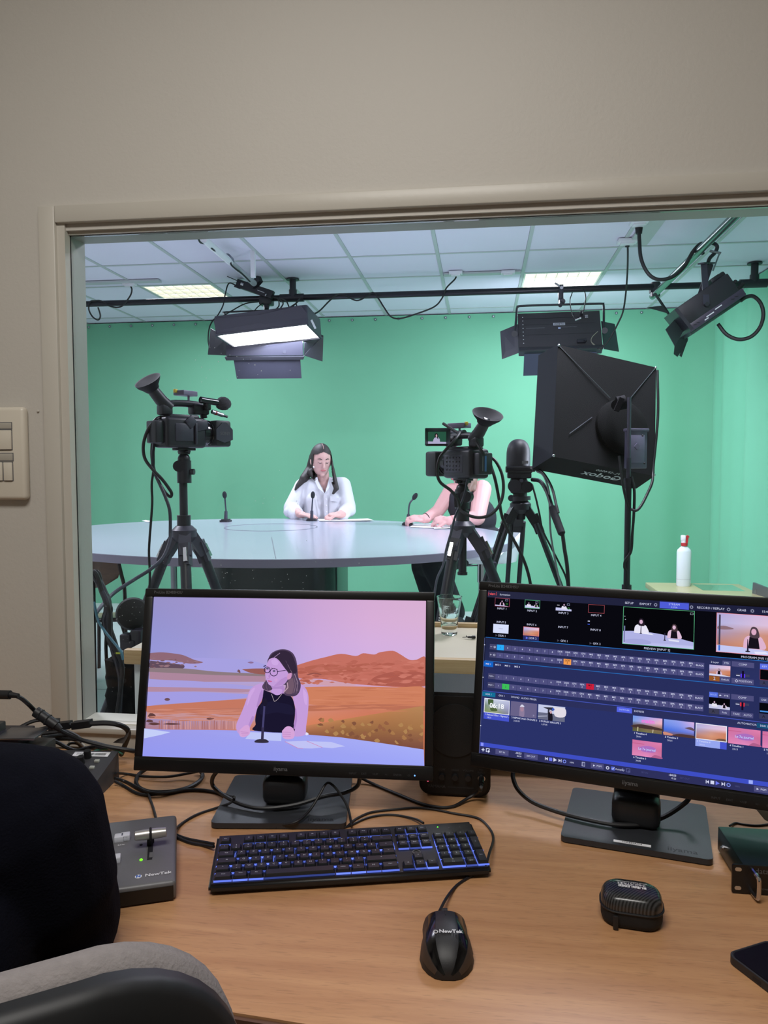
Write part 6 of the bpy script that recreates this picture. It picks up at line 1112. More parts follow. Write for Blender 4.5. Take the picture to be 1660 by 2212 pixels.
pc1.smooth(W_([(800, 560), (860, 540), (900, 620), (880, 730), (800, 760), (750, 720)]), (112, 88, 106)); pc1.line(W_([(780, 600), (790, 670), (730, 735)]), 2., (190, 160, 176)); pc1.line(W_([(880, 480), (925, 600), (915, 720)]), 1.6, (150, 128, 150))
pc1.line(W_([(600, 255), (680, 195)]), 1.2, (160, 130, 170))
for c, r in (((596, 458), 52), ((505, 425), 40)): pc1.ring(W_([c])[0], r/6.385, 1.5, (44, 30, 70)); pc1.disc(W_([(c[0]+4, c[1]-16)])[0], 3, 2.2, (96, 90, 120))
pc1.line(W_([(640, 450), (760, 432)]), 1.5, (44, 30, 70)); pc1.line(W_([(455, 380), (490, 365)]), 2., (44, 30, 70)); pc1.line(W_([(560, 400), (650, 420)]), 1.2, (110, 80, 120))
pc1.smooth(W_([(510, 565), (545, 572), (575, 585), (545, 595), (518, 585)]), (196, 104, 156)); pc1.smooth(W_([(500, 520), (530, 515), (555, 530), (525, 545)]), (206, 164, 220)); pc1.line(W_([(505, 540), (540, 540)]), .8, (160, 110, 170))
pc1.line(W_([(565, 760), (605, 865), (650, 830), (705, 760)]), .9, (190, 176, 180)); pc1.disc(W_([(600, 893)])[0], 3, 3.6, (244, 236, 206))
pc1.smooth(W_([(400, 760), (430, 700), (445, 720), (440, 820), (380, 930), (360, 920)]), (176, 136, 200)); pc1.smooth(W_([(330, 1080), (270, 1210), (240, 1240), (250, 1180), (300, 1060)]), (180, 138, 204)); pc1.smooth(W_([(890, 960), (905, 960), (915, 1100), (890, 1220), (868, 1230), (885, 1120)]), (176, 134, 200)); pc1.smooth(W_([(1000, 680), (1050, 760), (1052, 900), (1020, 880), (1000, 760)]), (208, 168, 228)); pc1.smooth(W_([(250, 760), (300, 690), (340, 680), (280, 800), (230, 920)]), (206, 166, 226))
pc1.smooth(W_([(690, 560), (770, 520), (775, 570), (720, 625), (640, 648), (600, 645)]), (184, 142, 206)); pc1.smooth(W_([(560, 300), (610, 275), (660, 320), (640, 360), (580, 350)]), (206, 168, 228)); pc1.smooth(W_([(535, 470), (552, 520), (540, 535), (522, 522)]), (182, 138, 202)); pc1.smooth(W_([(600, 555), (640, 540), (650, 570), (620, 590)]), (206, 160, 218))
for k in range(7): pc1.line(W_([(760+14*k, 300+26*k), (850+9*k, 480+18*k), (880+8*k, 640), (850+10*k, 750)]), .8, ((96, 76, 100), (66, 52, 76), (128, 106, 124))[k % 3])
for k in range(4): pc1.line(W_([(470+16*k, 590), (455+18*k, 650), (470+20*k, 700)]), .8, ((110, 86, 104), (66, 52, 76))[k % 2])
pc1.smooth(W_([(420, 900), (560, 860), (700, 880), (840, 920), (860, 1040), (640, 1010), (420, 1040)]), (30, 27, 54))
pc1.poly(W_([(275, 1280), (705, 1295), (700, 1405), (205, 1375)]), (190, 198, 246))
pc1.smooth(W_([(130, 1250), (200, 1190), (255, 1190), (270, 1260), (262, 1310), (190, 1350), (130, 1330)]), (214, 164, 216)); pc1.smooth(W_([(710, 1265), (770, 1205), (840, 1210), (880, 1270), (870, 1360), (780, 1380), (720, 1350)]), (214, 164, 216))
for k in range(3): pc1.line(W_([(140+10*k, 1275+22*k), (250, 1285+18*k)]), .7, (180, 124, 186)); pc1.line(W_([(722, 1280+28*k), (830, 1285+26*k)]), .7, (180, 124, 186))
pc1.poly(W_([(750, 1410), (1040, 1400), (1260, 1490), (1120, 1505), (930, 1500)]), (192, 194, 244)); pc1.poly(W_([(1060, 1405), (1385, 1415), (1580, 1475), (1400, 1500), (1270, 1490)]), (192, 196, 246)); pc1.line(W_([(750, 1410), (930, 1500), (1000, 1505)]), 1., (206, 130, 180)); pc1.line(W_([(1050, 1402), (1265, 1492)]), 1., (206, 130, 180))
pc1.smooth(W_([(335, 1400), (380, 1380), (480, 1378), (525, 1405), (515, 1425), (430, 1430), (340, 1422)]), (52, 46, 62)); pc1.poly(W_([(420, 1385), (430, 1210), (466, 1210), (458, 1388)]), (54, 48, 78)); pc1.poly(W_([(434, 1215), (456, 920), (482, 915), (462, 1215)]), (70, 66, 110)); pc1.smooth(W_([(448, 900), (450, 840), (480, 812), (508, 845), (500, 910), (470, 925)]), (30, 26, 46))
pc1.build('screen_image', s1)
# ---- monitor 2: interface in its own 1920 x 1080 pixels
pc2 = Pic(A2, lambda p: A2 @ Vector(((p[0]/1920-.5)*.5314, (.5-p[1]/1080)*.2989, 0)))
q = pc2; BG = (40, 46, 92); PAN = (42, 44, 74); CELL = (78, 78, 124); TXT = (210, 214, 240); BLKS = (9, 9, 16); LINEB = (40, 110, 190)
q.rect(0, 0, 1920, 1080, BG); q.rect(0, 46, 1920, 315, BLKS); q.grid([(0, 0), (1920, 0), (1920, 46), (0, 46)], [[(40, 42, 66), (32, 34, 60), (30, 32, 62)], [(40, 42, 66), (32, 34, 60), (30, 32, 62)]], 1)
q.grid([(0, 315), (1920, 315), (1920, 472), (0, 472)], [[(34, 38, 66), (38, 42, 80), (44, 50, 98)], [(38, 44, 82), (40, 46, 92), (44, 52, 104)]], 3); q.rect(0, 315, 1920, 319, LINEB); q.rect(0, 472, 1920, 476, LINEB); q.rect(0, 672, 1920, 676, (72, 88, 190))
q.text('vizrt', 33, 22, 22, (240, 90, 96), bold=.02); q.line([(8, 8), (5, 22), (8, 36)], 2, (240, 90, 96)); q.line([(58, 8), (62, 20), (60, 30)], 2, (240, 90, 96)); q.text('formation', 120, 23, 18, TXT)
for s, x in (('SETUP', 922), ('EXPORT', 1020), ('RECORD / REPLAY', 1399), ('GRAB', 1571), ('15:40:25', 1712)): q.text(s, x, 26, 19, TXT)
for x in (1081, 1290, 1499, 1629, 1800):
    q.ring((x, 26), 7, 3, (150, 154, 180), 12)
    for k in range(8): a = k*.785; q.line([(x+8*math.cos(a), 26+8*math.sin(a)), (x+11*math.cos(a), 26+11*math.sin(a))], 3, (150, 154, 180))
q.rect(1105, 4, 1275, 44, (78, 92, 214)); q.text('STREAM', 1190, 17, 18, (190, 200, 250)); q.text('5:37:06', 1190, 34, 13, (190, 200, 250))
def sky(x0, y0, x1, y1):
    q.grid([(x0, y0), (x1, y0), (x1, y1), (x0, y1)], [[(176, 168, 214), (206, 184, 220), (232, 190, 214)], [(180, 180, 224), (212, 190, 222), (234, 196, 216)], [(168, 150, 186), (204, 150, 138), (206, 128, 98)], [(186, 130, 120), (214, 150, 120), (206, 126, 92)], [(176, 116, 96), (196, 130, 104), (150, 96, 70)]], 4)
def tabl(x0, y0, x1, y1, f=.75, c=(196, 198, 236)): h = y1-y0; q.poly([(x0, y0+h*f), ((x0+x1)/2, y0+h*(f+.02)), (x1, y0+h*(f+.14)), (x1, y1), (x0, y1)], c)
def fig(cx, cy, s, body, hair=(36, 28, 40), skin=(214, 178, 206), arms=None):
    q.smooth([(cx-38*s, cy+64*s), (cx-34*s, cy+30*s), (cx-18*s, cy+16*s), (cx+18*s, cy+16*s), (cx+32*s, cy+30*s), (cx+38*s, cy+64*s)], arms or body)
    if arms: q.poly([(cx-20*s, cy+64*s), (cx-16*s, cy+20*s), (cx+14*s, cy+20*s), (cx+20*s, cy+64*s)], body)
    q.smooth([(cx-14*s, cy-4*s), (cx-8*s, cy-18*s), (cx+6*s, cy-18*s), (cx+15*s, cy-4*s), (cx+17*s, cy+22*s), (cx-14*s, cy+20*s)], hair); q.disc((cx-1*s, cy), 9*s, 12*s, skin)
for nm, x0, y0, x1, y1, bc_, kind in (('INPUT 1', 53, 46, 155, 103, (150, 70, 90), 1), ('INPUT 2', 257, 46, 359, 102, (80, 170, 120), 2), ('INPUT 3', 463, 48, 565, 103, None, 3), ('INPUT 4', 671, 49, 773, 103, (150, 70, 80), 0)):
    q.rect(x0, y0, x1, y1, BLKS)
    if kind: tabl(x0, y0, x1, y1, .66 if kind != 1 else .82)
    if kind == 1: fig(x0+50, y0+22, .42, (20, 18, 26), arms=(214, 178, 206))
    if kind == 2: fig(x0+28, y0+22, .36, (226, 224, 240)); fig(x0+76, y0+24, .34, (20, 18, 26), arms=(206, 180, 206))
    if kind == 3: fig(x0+54, y0+16, .46, (226, 224, 240)); q.rect(x0+8, y0+18, x0+24, y0+22, (210, 210, 220))
    if bc_: q.frame(x0, y0, x1, y1, 3, bc_)
    if kind: q.frame(x1-30, y0+6, x1-12, y0+19, 2.5, (130, 140, 170)); q.ring((x1-19, y0+38), 6, 2.5, (60, 140, 60), 12)
    q.text(nm, (x0+x1)/2, 118, 18, TXT)
for nm, x, y in (('INPUT 5', 104, 208), ('INPUT 6', 309, 209), ('INPUT 7', 515, 210), ('INPUT 8', 721, 211)): q.text(nm, x, y, 18, TXT)
q.rect(671, 155, 684, 160, TXT); q.rect(671, 175, 684, 180, (60, 90, 220)); q.rect(51, 222, 156, 281, (214, 222, 250)); q.text('Vivacam', 104, 251, 9, (120, 120, 150)); sky(256, 225, 361, 282); q.frame(256, 225, 361, 282, 3, (220, 130, 140)); q.rect(256, 284, 361, 312, (40, 46, 100))
for nm, x, c in (('DDR 1', 114, (70, 70, 84)), ('DDR 2', 320, (100, 120, 240)), ('GFX 1', 526, (70, 70, 84)), ('GFX 2', 732, (70, 70, 84))): q.text(nm, x, 298, 18, TXT); q.poly([(x-45, 290), (x-30, 298), (x-45, 306)], c)
# preview and program
q.rect(888, 49, 1309, 284, (6, 6, 10)); q.grid([(890, 240), (1306, 250), (1306, 282), (890, 282)], [[(170, 172, 224), (176, 178, 228), (180, 182, 232)], [(184, 186, 236), (190, 192, 240), (200, 204, 244)]], 3); q.poly([(890, 203), (940, 199), (1000, 197), (1060, 200), (1120, 206), (1210, 221), (1306, 240), (1306, 262), (890, 262)], (176, 178, 228)); q.smooth([(900, 258), (960, 246), (1040, 250), (1060, 268), (1000, 278), (910, 276)], (164, 166, 218))
fig(999, 138, 1.1, (232, 230, 246)); fig(1194, 158, 1.05, (22, 18, 28), (70, 54, 60), (220, 184, 208), (222, 190, 216))
for x, y in ((998, 165), (1140, 196)): q.poly([(x-3, y+44), (x-2, y), (x+2, y), (x+3, y+44)], (46, 42, 70)); q.disc((x, y+45), 8, 3, (40, 36, 50))
q.poly([(1010, 206), (1060, 206), (1075, 214), (1005, 212)], (232, 234, 250)); q.poly([(1160, 232), (1225, 236), (1222, 246), (1165, 243)], (224, 226, 246)); q.frame(888, 49, 1309, 284, 3, (90, 180, 130)); q.frame(1283, 60, 1302, 74, 3, (130, 140, 150)); q.rect(896, 170, 903, 272, (120, 124, 170)); q.rect(896, 108, 902, 111, TXT); q.rect(900, 128, 906, 131, TXT); q.text('PREVIEW [INPUT 2]', 1096, 301, 18, TXT)
sky(1433, 49, 1853, 285); q.smooth([(1440, 130), (1480, 126), (1530, 140), (1480, 148), (1440, 146)], (140, 110, 120)); tabl(1433, 49, 1853, 285, .82, (196, 200, 242)); fig(1640, 150, 1.55, (22, 18, 28), (78, 62, 72), (220, 170, 196), (222, 178, 206)); q.poly([(1602, 268), (1604, 196), (1608, 196), (1612, 268)], (40, 36, 60)); q.disc((1607, 268), 14, 4, (40, 36, 50)); q.poly([(1640, 266), (1700, 262), (1720, 274), (1650, 280)], (228, 228, 250)); q.frame(1433, 49, 1853, 285, 3, (236, 150, 170)); q.rect(1446, 60, 1456, 240, (70, 66, 90)); q.rect(1446, 244, 1456, 276, (60, 110, 210)); q.text('PROGRAM [M/E 1]', 1643, 303, 18, TXT)
# switcher rows
names = ['1', '2', '3', '4', '5', '6', '7', '8', 'DDR\n1', 'DDR\n2', 'GFX\n1', 'GFX\n2', 'M/E\n1', 'M/E\n2', 'M/E\n3', 'M/E\n4']+['BFR\n%d' % i for i in range(1, 10)]+['BLACK']
for y0, lab, hot, hc in ((358, 'A•', 0, (40, 170, 250)), (411, 'B•', 9, (240, 156, 80)), (553, 'PGM •', 12, (206, 30, 60)), (611, 'PREV •', 1, (60, 190, 90))):
    q.rect(34, y0, 82, y0+36, (70, 70, 106)); q.text(lab, 56 if len(lab) > 3 else 45, y0+18, 13, TXT)
    if len(lab) < 4: q.ring((68, y0+18), 7, 2.5, TXT, 4)
    for i, nm in enumerate(names):
        x0 = 83+49.45*i; x1 = x0+48 if i < 25 else x0+50; q.rect(x0, y0, x1, y0+36, hc if i == hot else ((80, 80, 128) if i < 25 else (78, 78, 126)))
        q.text(nm, (x0+x1)/2, y0+18, 14.5, (60, 30, 30) if i == hot else TXT, bold=.01)
for s, x, c in (('M/E 1', 33, 1), ('M/E 2', 98, 0), ('M/E 3', 163, 0), ('M/E 4', 228, 0)):
    if c: q.rect(0, 476, 66, 510, (20, 100, 200))
    q.text(s, x, 492, 16, TXT, bold=.01)
# right modules
for y0, tbc, k in ((332, (90, 60, 240), 0), (526, (230, 50, 70), 1)):
    if k == 0: q.text('2 Layer', 1428, 348, 15, TXT); q.rect(1470, 334, 1514, 362, CELL); q.text('FTB', 1492, 348, 15, TXT); sky(1398, 364, 1514, 428); fig(1452, 392, .42, (24, 20, 28), arms=(216, 180, 206)); tabl(1398, 364, 1514, 428, .82, (214, 214, 240)); q.rect(1398, 430, 1456, 460, (150, 88, 40)); q.text('2', 1427, 445, 26, TXT); q.rect(1458, 430, 1514, 460, CELL); q.text('Default', 1486, 446, 14, TXT)
    else: q.rect(1400, 526, 1448, 556, (84, 110, 220)); q.text('BKGD', 1424, 541, 14, (160, 180, 250)); q.rect(1450, 526, 1515, 556, CELL); q.text('FTB', 1494, 541, 14, TXT); q.disc((1461, 541), 6, 4, TXT); q.rect(1400, 558, 1515, 622, (6, 6, 10)); tabl(1400, 558, 1515, 622, .62, (200, 202, 232)); fig(1430, 584, .4, (230, 228, 240)); fig(1484, 590, .38, (30, 26, 36), arms=(222, 206, 226)); q.rect(1400, 624, 1456, 654, (60, 60, 84)); q.text('A', 1424, 640, 26, (30, 30, 40)); q.rect(1458, 624, 1515, 654, CELL); q.text('Fade', 1486, 640, 14, TXT)
    q.rect(1521, y0, 1642, y0+31, CELL); q.text('COMP', 1581, y0+16, 16, TXT); cy = y0+78 if k == 0 else y0+52
    q.rect(1545, cy-6, 1618, cy+8, (60, 62, 92)); q.rect(1546, cy+2, 1566, cy+6, TXT); q.rect(1570, cy-8, 1594, cy+14, tbc); q.rect(1577, cy-26 if k == 0 else cy-10, 1588, cy+16 if k == 0 else cy+36, (20, 10, 40))
    if k == 0: q.rect(1521, 431, 1641, 462, CELL); q.text('POSITION', 1596, 446, 16, TXT); q.ring((1548, 446), 8, 2.5, TXT, 4)
    else: q.rect(1521, 627, 1579, 655, CELL); q.rect(1581, 627, 1641, 655, CELL); q.text('TAKE', 1550, 641, 15, TXT); q.text('AUTO', 1611, 641, 15, TXT)
    q.rect(1673, y0, 1735, y0+32, (90, 110, 230) if k == 0 else (70, 74, 120)); q.text('KEY 1' if k == 0 else 'DSK 1', 1703, y0+16, 15, TXT); q.rect(1673, y0+33, 1790, y0+94, (8, 8, 14)); q.frame(1673, y0+33, 1790, y0+94, 2, (150, 70, 80)) if k == 0 else q.rect(1676, y0+78, 1786, y0+86, (70, 140, 220)); q.rect(1673, y0+96, 1730, y0+126, (56, 58, 90)); q.text('A', 1696, y0+112, 26, (30, 30, 40)); q.rect(1737, y0, 1790, y0+32, CELL)
# lower media area
q.rect(0, 676, 1920, 1010, (42, 50, 104)); q.rect(0, 676, 1920, 712, (44, 48, 92)); q.rect(0, 676, 91, 706, (20, 110, 150)); q.text('DDR 1', 45, 691, 15, TXT)
for s, x in (('GFX 1', 134), ('SOUND', 225), ('AUDIO MIXER', 315), ('EXPRESS', 1002), ('AUTOMATION', 1610), ('DDR 2', 1699)): q.text(s, x, 691, 16, TXT)
q.rect(869, 676, 960, 708, (84, 100, 230)); q.text('SWITCHER', 914, 692, 13, (180, 196, 250)); q.rect(1660, 678, 1740, 706, (24, 80, 120)); q.text('DDR 2', 1699, 692, 15, TXT)
def thumb(x0, y0, kind, lab, tm, sel=None, w=172, h=94):
    x1, y1 = x0+w, y0+h
    if sel: q.rect(x0, y1, x1, y1+42, (70, 84, 206)); 
    if sel == 2: q.rect(x0, y1, x0+w*.79, y1+42, (150, 166, 240))
    if kind == 'count': q.grid([(x0, y0), (x1, y0), (x1, y1), (x0, y1)], [[(196, 206, 228), (206, 212, 236), (190, 196, 226)], [(120, 140, 120), (170, 180, 190), (160, 160, 200)], [(130, 150, 90), (140, 150, 110), (120, 120, 150)]], 3); q.smooth([(x0+24, y0+6), (x0+60, y0+4), (x0+56, y0+40), (x0+30, y0+42)], (70, 96, 60)); q.smooth([(x0+40, y0+62), (x0+80, y0+58), (x0+90, y0+76), (x0+50, y0+80)], (80, 100, 60)); q.text('06:18', x0+w/2, y0+h*.48, 44, (248, 250, 255), bold=.02)
    if kind == 'grey': q.rect(x0, y0, x1, y1, (104, 98, 136)); q.smooth([(x0+58, y0+90), (x0+60, y0+30), (x0+74, y0+16), (x0+88, y0+30), (x0+90, y0+90)], (140, 124, 156)); q.disc((x0+75, y0+44), 12, 16, (166, 132, 156)); q.smooth([(x0+60, y0+30), (x0+74, y0+14), (x0+90, y0+28)], (216, 216, 236)); q.poly([(x1-24, y1-24), (x1-12, y1-17), (x1-24, y1-10)], (140, 136, 170))
    if kind == 'street': q.rect(x0, y0, x1, y1, (198, 204, 232)); q.rect(x0, y0+50, x1, y1, (104, 108, 132)); q.poly([(x0+30, y0+16), (x0+96, y0+10), (x0+96, y0+34), (x0+74, y0+26), (x0+70, y0+56), (x0+62, y0+56), (x0+62, y0+26)], (50, 50, 62)); q.smooth([(x0+100, y0+8), (x1, y0+10), (x1, y0+60), (x0+110, y0+64)], (226, 220, 230)); q.disc((x0+96, y0+22), 9, 8, (60, 90, 190)); q.smooth([(x0+66, y1), (x0+66, y0+50), (x0+80, y0+40), (x0+92, y0+54), (x0+94, y1)], (26, 24, 36)); q.disc((x0+82, y0+42), 7, 9, (200, 160, 170)); q.poly([(x0, y0+74), (x0+60, y0+66), (x0+60, y0+70), (x0, y0+80)], (190, 194, 214))
    if kind == 'matin': q.grid([(x0, y0), (x1, y0), (x1, y1), (x0, y1)], [[(110, 150, 230), (160, 160, 230), (230, 180, 220)], [(120, 160, 230), (200, 170, 220), (240, 180, 190)], [(90, 70, 60), (130, 100, 80), (140, 110, 90)], [(90, 100, 60), (120, 120, 80), (110, 100, 70)]], 3); q.text('matin', x0+w*.52, y0+26, 34, (240, 120, 220), bold=.03); q.smooth([(x0, y0+58), (x0+60, y0+48), (x1, y0+62), (x1, y0+72), (x0, y0+70)], (70, 52, 50)); q.line([(x0+30, y0+92), (x0+31, y0+66)], 5, (206, 200, 160)); q.line([(x0+118, y0+92), (x0+120, y0+72)], 5, (196, 186, 160))
    if kind == 'sea': q.grid([(x0, y0), (x1, y0), (x1, y1), (x0, y1)], [[(130, 160, 234), (150, 160, 236), (220, 180, 226)], [(110, 140, 232), (130, 150, 236), (190, 170, 230)], [(70, 110, 222), (90, 120, 222), (120, 130, 220)], [(150, 100, 90), (120, 80, 70), (90, 60, 60)]], 3); q.smooth([(x0+118, y0+40), (x0+150, y0+30), (x1, y0+40), (x1, y0+50)], (100, 80, 96)); q.smooth([(x0+40, y1), (x0+90, y0+78), (x1, y0+80), (x1, y1)], (80, 56, 56)); q.smooth([(x0, y1), (x0, y0+76), (x0+50, y0+84), (x0+44, y1)], (206, 140, 120))
    if kind == 'beach': sky(x0, y0, x1, y1); q.smooth([(x0+100, y1), (x0+130, y0+78), (x1, y0+80), (x1, y1)], (110, 84, 66))
    if kind == 'pink': q.grid([(x0, y0), (x1, y0), (x1, y1), (x0, y1)], [[(206, 112, 156), (214, 120, 168), (226, 130, 176)], [(214, 120, 168), (196, 120, 180), (206, 110, 150)], [(224, 134, 180), (230, 140, 190), (206, 116, 160)]], 3); q.smooth([(x0+40, y0+40), (x0+90, y0+28), (x0+134, y0+36), (x0+130, y0+62), (x0+60, y0+64)], (170, 110, 190)); q.text('Le 7e journal', x0+w/2, y0+50, 19, (190, 206, 255), bold=.02); q.rect(x0, y0+18, x0+70, y0+22, (196, 96, 140)); q.smooth([(x0+110, y1), (x0+134, y0+76), (x1, y0+84), (x1, y1)], (176, 96, 140))
    if sel: q.frame(x0, y0, x1, y1, 4, (236, 238, 250))
    q.text(lab, x0+8, y1+12, 15, TXT if sel != 2 else (206, 214, 250), 'LEFT', .015); q.text(tm, x0+22, y1+31, 14, TXT if sel != 2 else (206, 214, 250), 'LEFT')
thumb(18, 717, 'count', '1 Rebour10Sec - Signatur...', '18:23', 1); thumb(198, 717, 'grey', '2 REPORTAGE GROUPE 3', '2:25:20'); thumb(379, 717, 'street', '3 DUPLEX GROUPE 3', '1:37:05')
thumb(967, 718, 'matin', '1 Timeline 4', '20:01'); thumb(1148, 718, 'sea', '2 Timeline 5', '20:01'); thumb(1329, 718, 'beach', '3 Timeline 6', '20:01', 2); thumb(1509, 720, 'pink', '4 Timeline 1', '33:13'); thumb(1691, 721, 'pink', '5 Timeline 2', '1:04:05'); thumb(968, 864, 'pink', '6 Timeline 3', '34:05')
q.rect(0, 1008, 1920, 1034, (62, 78, 196)); q.rect(0, 1034, 1920, 1080, (46, 48, 92)); q.rect(9, 1010, 27, 1031, (140, 150, 250)); q.rect(1622, 1010, 1644, 1031, (160, 176, 250))
def ctl(x, col, sub, sub2, tx):
    q.rect(x+16, 1052, x+36, 1057, col); q.rect(x+23, 1044, x+29, 1065, col); q.frame(x+46, 1042, x+70, 1066, 4, col); q.poly([(x+58, 1052), (x+74, 1062), (x+66, 1064), (x+62, 1072)], col)
ctl(0, (220, 226, 250), 0, 0, 0); ctl(890, (84, 88, 136), 0, 0, 0)
for x, s in ((110, 'SET IN'), (301, 'SET OUT')): q.rect(x, 1038, x+88, 1071, CELL); q.text(s, x+44, 1054, 14, TXT)
for x, s in ((1000, 'SET IN'), (1230, 'SET OUT')): q.text(s, x+44, 1054, 14, (70, 74, 124))
q.text('-18:23', 262, 1046, 17, TXT, 'RIGHT' if False else 'CENTER', .015); q.text('00:00', 268, 1064, 14, TXT); q.text('-04:03', 1205, 1046, 17, TXT, bold=.015); q.text('15:23', 1211, 1064, 14, TXT)
for x, c1, c2 in ((440, (110, 120, 240), TXT), (1395, TXT, (110, 120, 240))):
    q.rect(x-4, 1044, x, 1064, TXT); q.poly([(x+14, 1044), (x+14, 1064), (x, 1054)], TXT); q.rect(x+22, 1044, x+42, 1064, c1); q.poly([(x+50, 1042), (x+72, 1054), (x+50, 1066)], c2); q.poly([(x+82, 1044), (x+96, 1054), (x+82, 1064)], TXT); q.rect(x+97, 1044, x+101, 1064, TXT); q.ring((x+120, 1055), 9, 4, (130, 150, 250), 14); q.text('100%', x+166, 1056, 13, TXT if x < 500 else (80, 84, 130))
q.frame(668, 1042, 688, 1068, 3, (170, 174, 210)); q.rect(674, 1042, 677, 1068, (170, 174, 210))
for x in (724, 1650): q.rect(x, 1038, x+78, 1071, CELL); q.poly([(x+14, 1048), (x+26, 1054), (x+14, 1060)], TXT); q.text('PGM', x+50, 1054, 15, TXT)
q.ring((826, 1056), 8, 5, TXT, 12); q.rect(848, 1044, 868, 1066, (90, 110, 220)); q.line([(851, 1055), (857, 1061), (866, 1048)], 3, TXT); q.text('Autoplay', 872, 1056, 15, TXT, 'LEFT'); q.rect(0, 319, 4, 1080, (80, 86, 130)); q.rect(1400, 0, 1401, 1, BG)
for y in (366, 582, 900): q.disc((3, y), 3.5, 3.5, (220, 224, 240))
pc2.build('screen_image', s2)
# ================================================================== FOREGROUND PERSON AND CHAIR
NAVY = mat('navy_knit', (9, 10, 19), 1., var=.35, vscale=25, bump=.5, bscale=350, spec=.1)
t = thing('person', 'person in a navy sweater seen from behind at the left edge', 'person', Vector((-.72, .86, 0)))
sh_r, el_r = Vector((-.566, .868, .930)), Vector((-.542, .91, .785)); sh_l, el_l = Vector((-.90, .93, .915)), Vector((-1.0, 1.04, .80)); hdc = Vector((-.77, .93, 1.205)); fdc = Vector((-.25, .93, -.1)).normalized(); wr_r, wr_l = Vector((-.66, 1.06, .80)), Vector((-.85, 1.20, .80))
pvc = Vector((-.66, .62, .53)); kr, kl = Vector((-.54, 1.02, .50)), Vector((-.84, 1.06, .50))
blob('body', head_geo(hdc, fdc)+hand(wr_r, Vector((-.4, .9, .0)), Vector((0, 0, 1)), 1, (.3, .4))+hand(wr_l, Vector((.0, 1, 0)), Vector((0, 0, 1)), -1, (.3, .4))+[g_caps(hdc+Vector((0, 0, -.09)), .05, hdc+Vector((.02, -.03, -.19)), .058), g_caps(sh_r, .055, sh_l, .055), ellR(Vector((-.72, .80, .85)), (.15, .10, .16)), ellR(Vector((-.69, .70, .70)), (.15, .10, .16)), ellR(pvc+Vector((0, 0, .10)), (.15, .11, .18)), ellR(pvc, (.17, .14, .11)), g_caps(sh_r, .05, el_r, .04), g_caps(sh_l, .05, el_l, .04), g_caps(el_r, .04, wr_r, .028), g_caps(el_l, .04, wr_l, .028),
     g_caps(pvc+Vector((.08, 0, 0)), .08, kr, .058), g_caps(pvc+Vector((-.08, 0, 0)), .08, kl, .058), g_caps(kr, .055, Vector((-.52, 1.00, .10)), .04), g_caps(kl, .055, Vector((-.84, 1.04, .10)), .04)], .006, SKIN, t, it=4)
blob('sweater', [g_caps(sh_r+Vector((-.01, 0, .0)), .100, sh_l, .095), g_caps(sh_r, .098, sh_r.lerp(el_r, .5)+Vector((.012, -.012, 0)), .084), g_caps(sh_r.lerp(el_r, .5)+Vector((.012, -.012, 0)), .080, el_r, .072), g_caps(el_r, .070, wr_r, .045), ellR(el_r+Vector((.012, -.02, -.02)), (.06, .06, .05)), g_caps(sh_l, .085, el_l, .068), g_caps(el_l, .066, wr_l, .045), ellR(Vector((-.73, .825, .87)), (.19, .13, .15)), ellR(Vector((-.69, .69, .70)), (.19, .135, .20)), ellR(Vector((-.63, .77, .79)), (.12, .11, .14)), ellR(pvc+Vector((0, 0, .04)), (.20, .16, .11)), g_caps(hdc+Vector((.015, -.02, -.19)), .085, hdc+Vector((.005, -.01, -.16)), .066)], .007, NAVY, t, it=6)
blob('trousers', [ellR(pvc, (.19, .16, .11)), g_caps(pvc+Vector((.08, 0, 0)), .095, kr, .072), g_caps(pvc+Vector((-.08, 0, 0)), .095, kl, .072), g_caps(kr, .07, Vector((-.52, 1.00, .09)), .055), g_caps(kl, .07, Vector((-.84, 1.04, .09)), .055)], .009, mat('jeans', (38, 44, 62), .8, var=.2), t, it=5)
for q in ((-.52, 1.04), (-.84, 1.08)): part('shoe', MB().ell(Vector((q[0], q[1], .045)), (.048, .13, .045)), PRINTD, t)
lh = fdc.cross(Vector((0, 0, 1))).normalized(); uh = lh.cross(fdc)
blob('hair', [ellR(hdc-fdc*.014+uh*.012, (.084, .098, .116), Matrix((lh, fdc, uh)).transposed()), g_caps(hdc-fdc*.04, .078, hdc-fdc*.05+Vector((0, 0, -.12)), .075), g_caps(hdc-fdc*.05+Vector((0, 0, -.12)), .072, hdc-fdc*.07+Vector((0, 0, -.19)), .04), g_caps(hdc+lh*.07, .03, hdc+lh*.06-fdc*.03+Vector((0, 0, -.16)), .03), g_caps(hdc-lh*.07, .03, hdc-lh*.06-fdc*.03+Vector((0, 0, -.16)), .03)], .006, mat('hair_near_black', (24, 20, 20), .65, var=.5, vscale=30, vs3=(90, 90, 4), bump=.3, bscale=300, spec=.25), t, it=5, cut=cutHair(hdc, fdc)); face_parts(hdc, fdc, t)
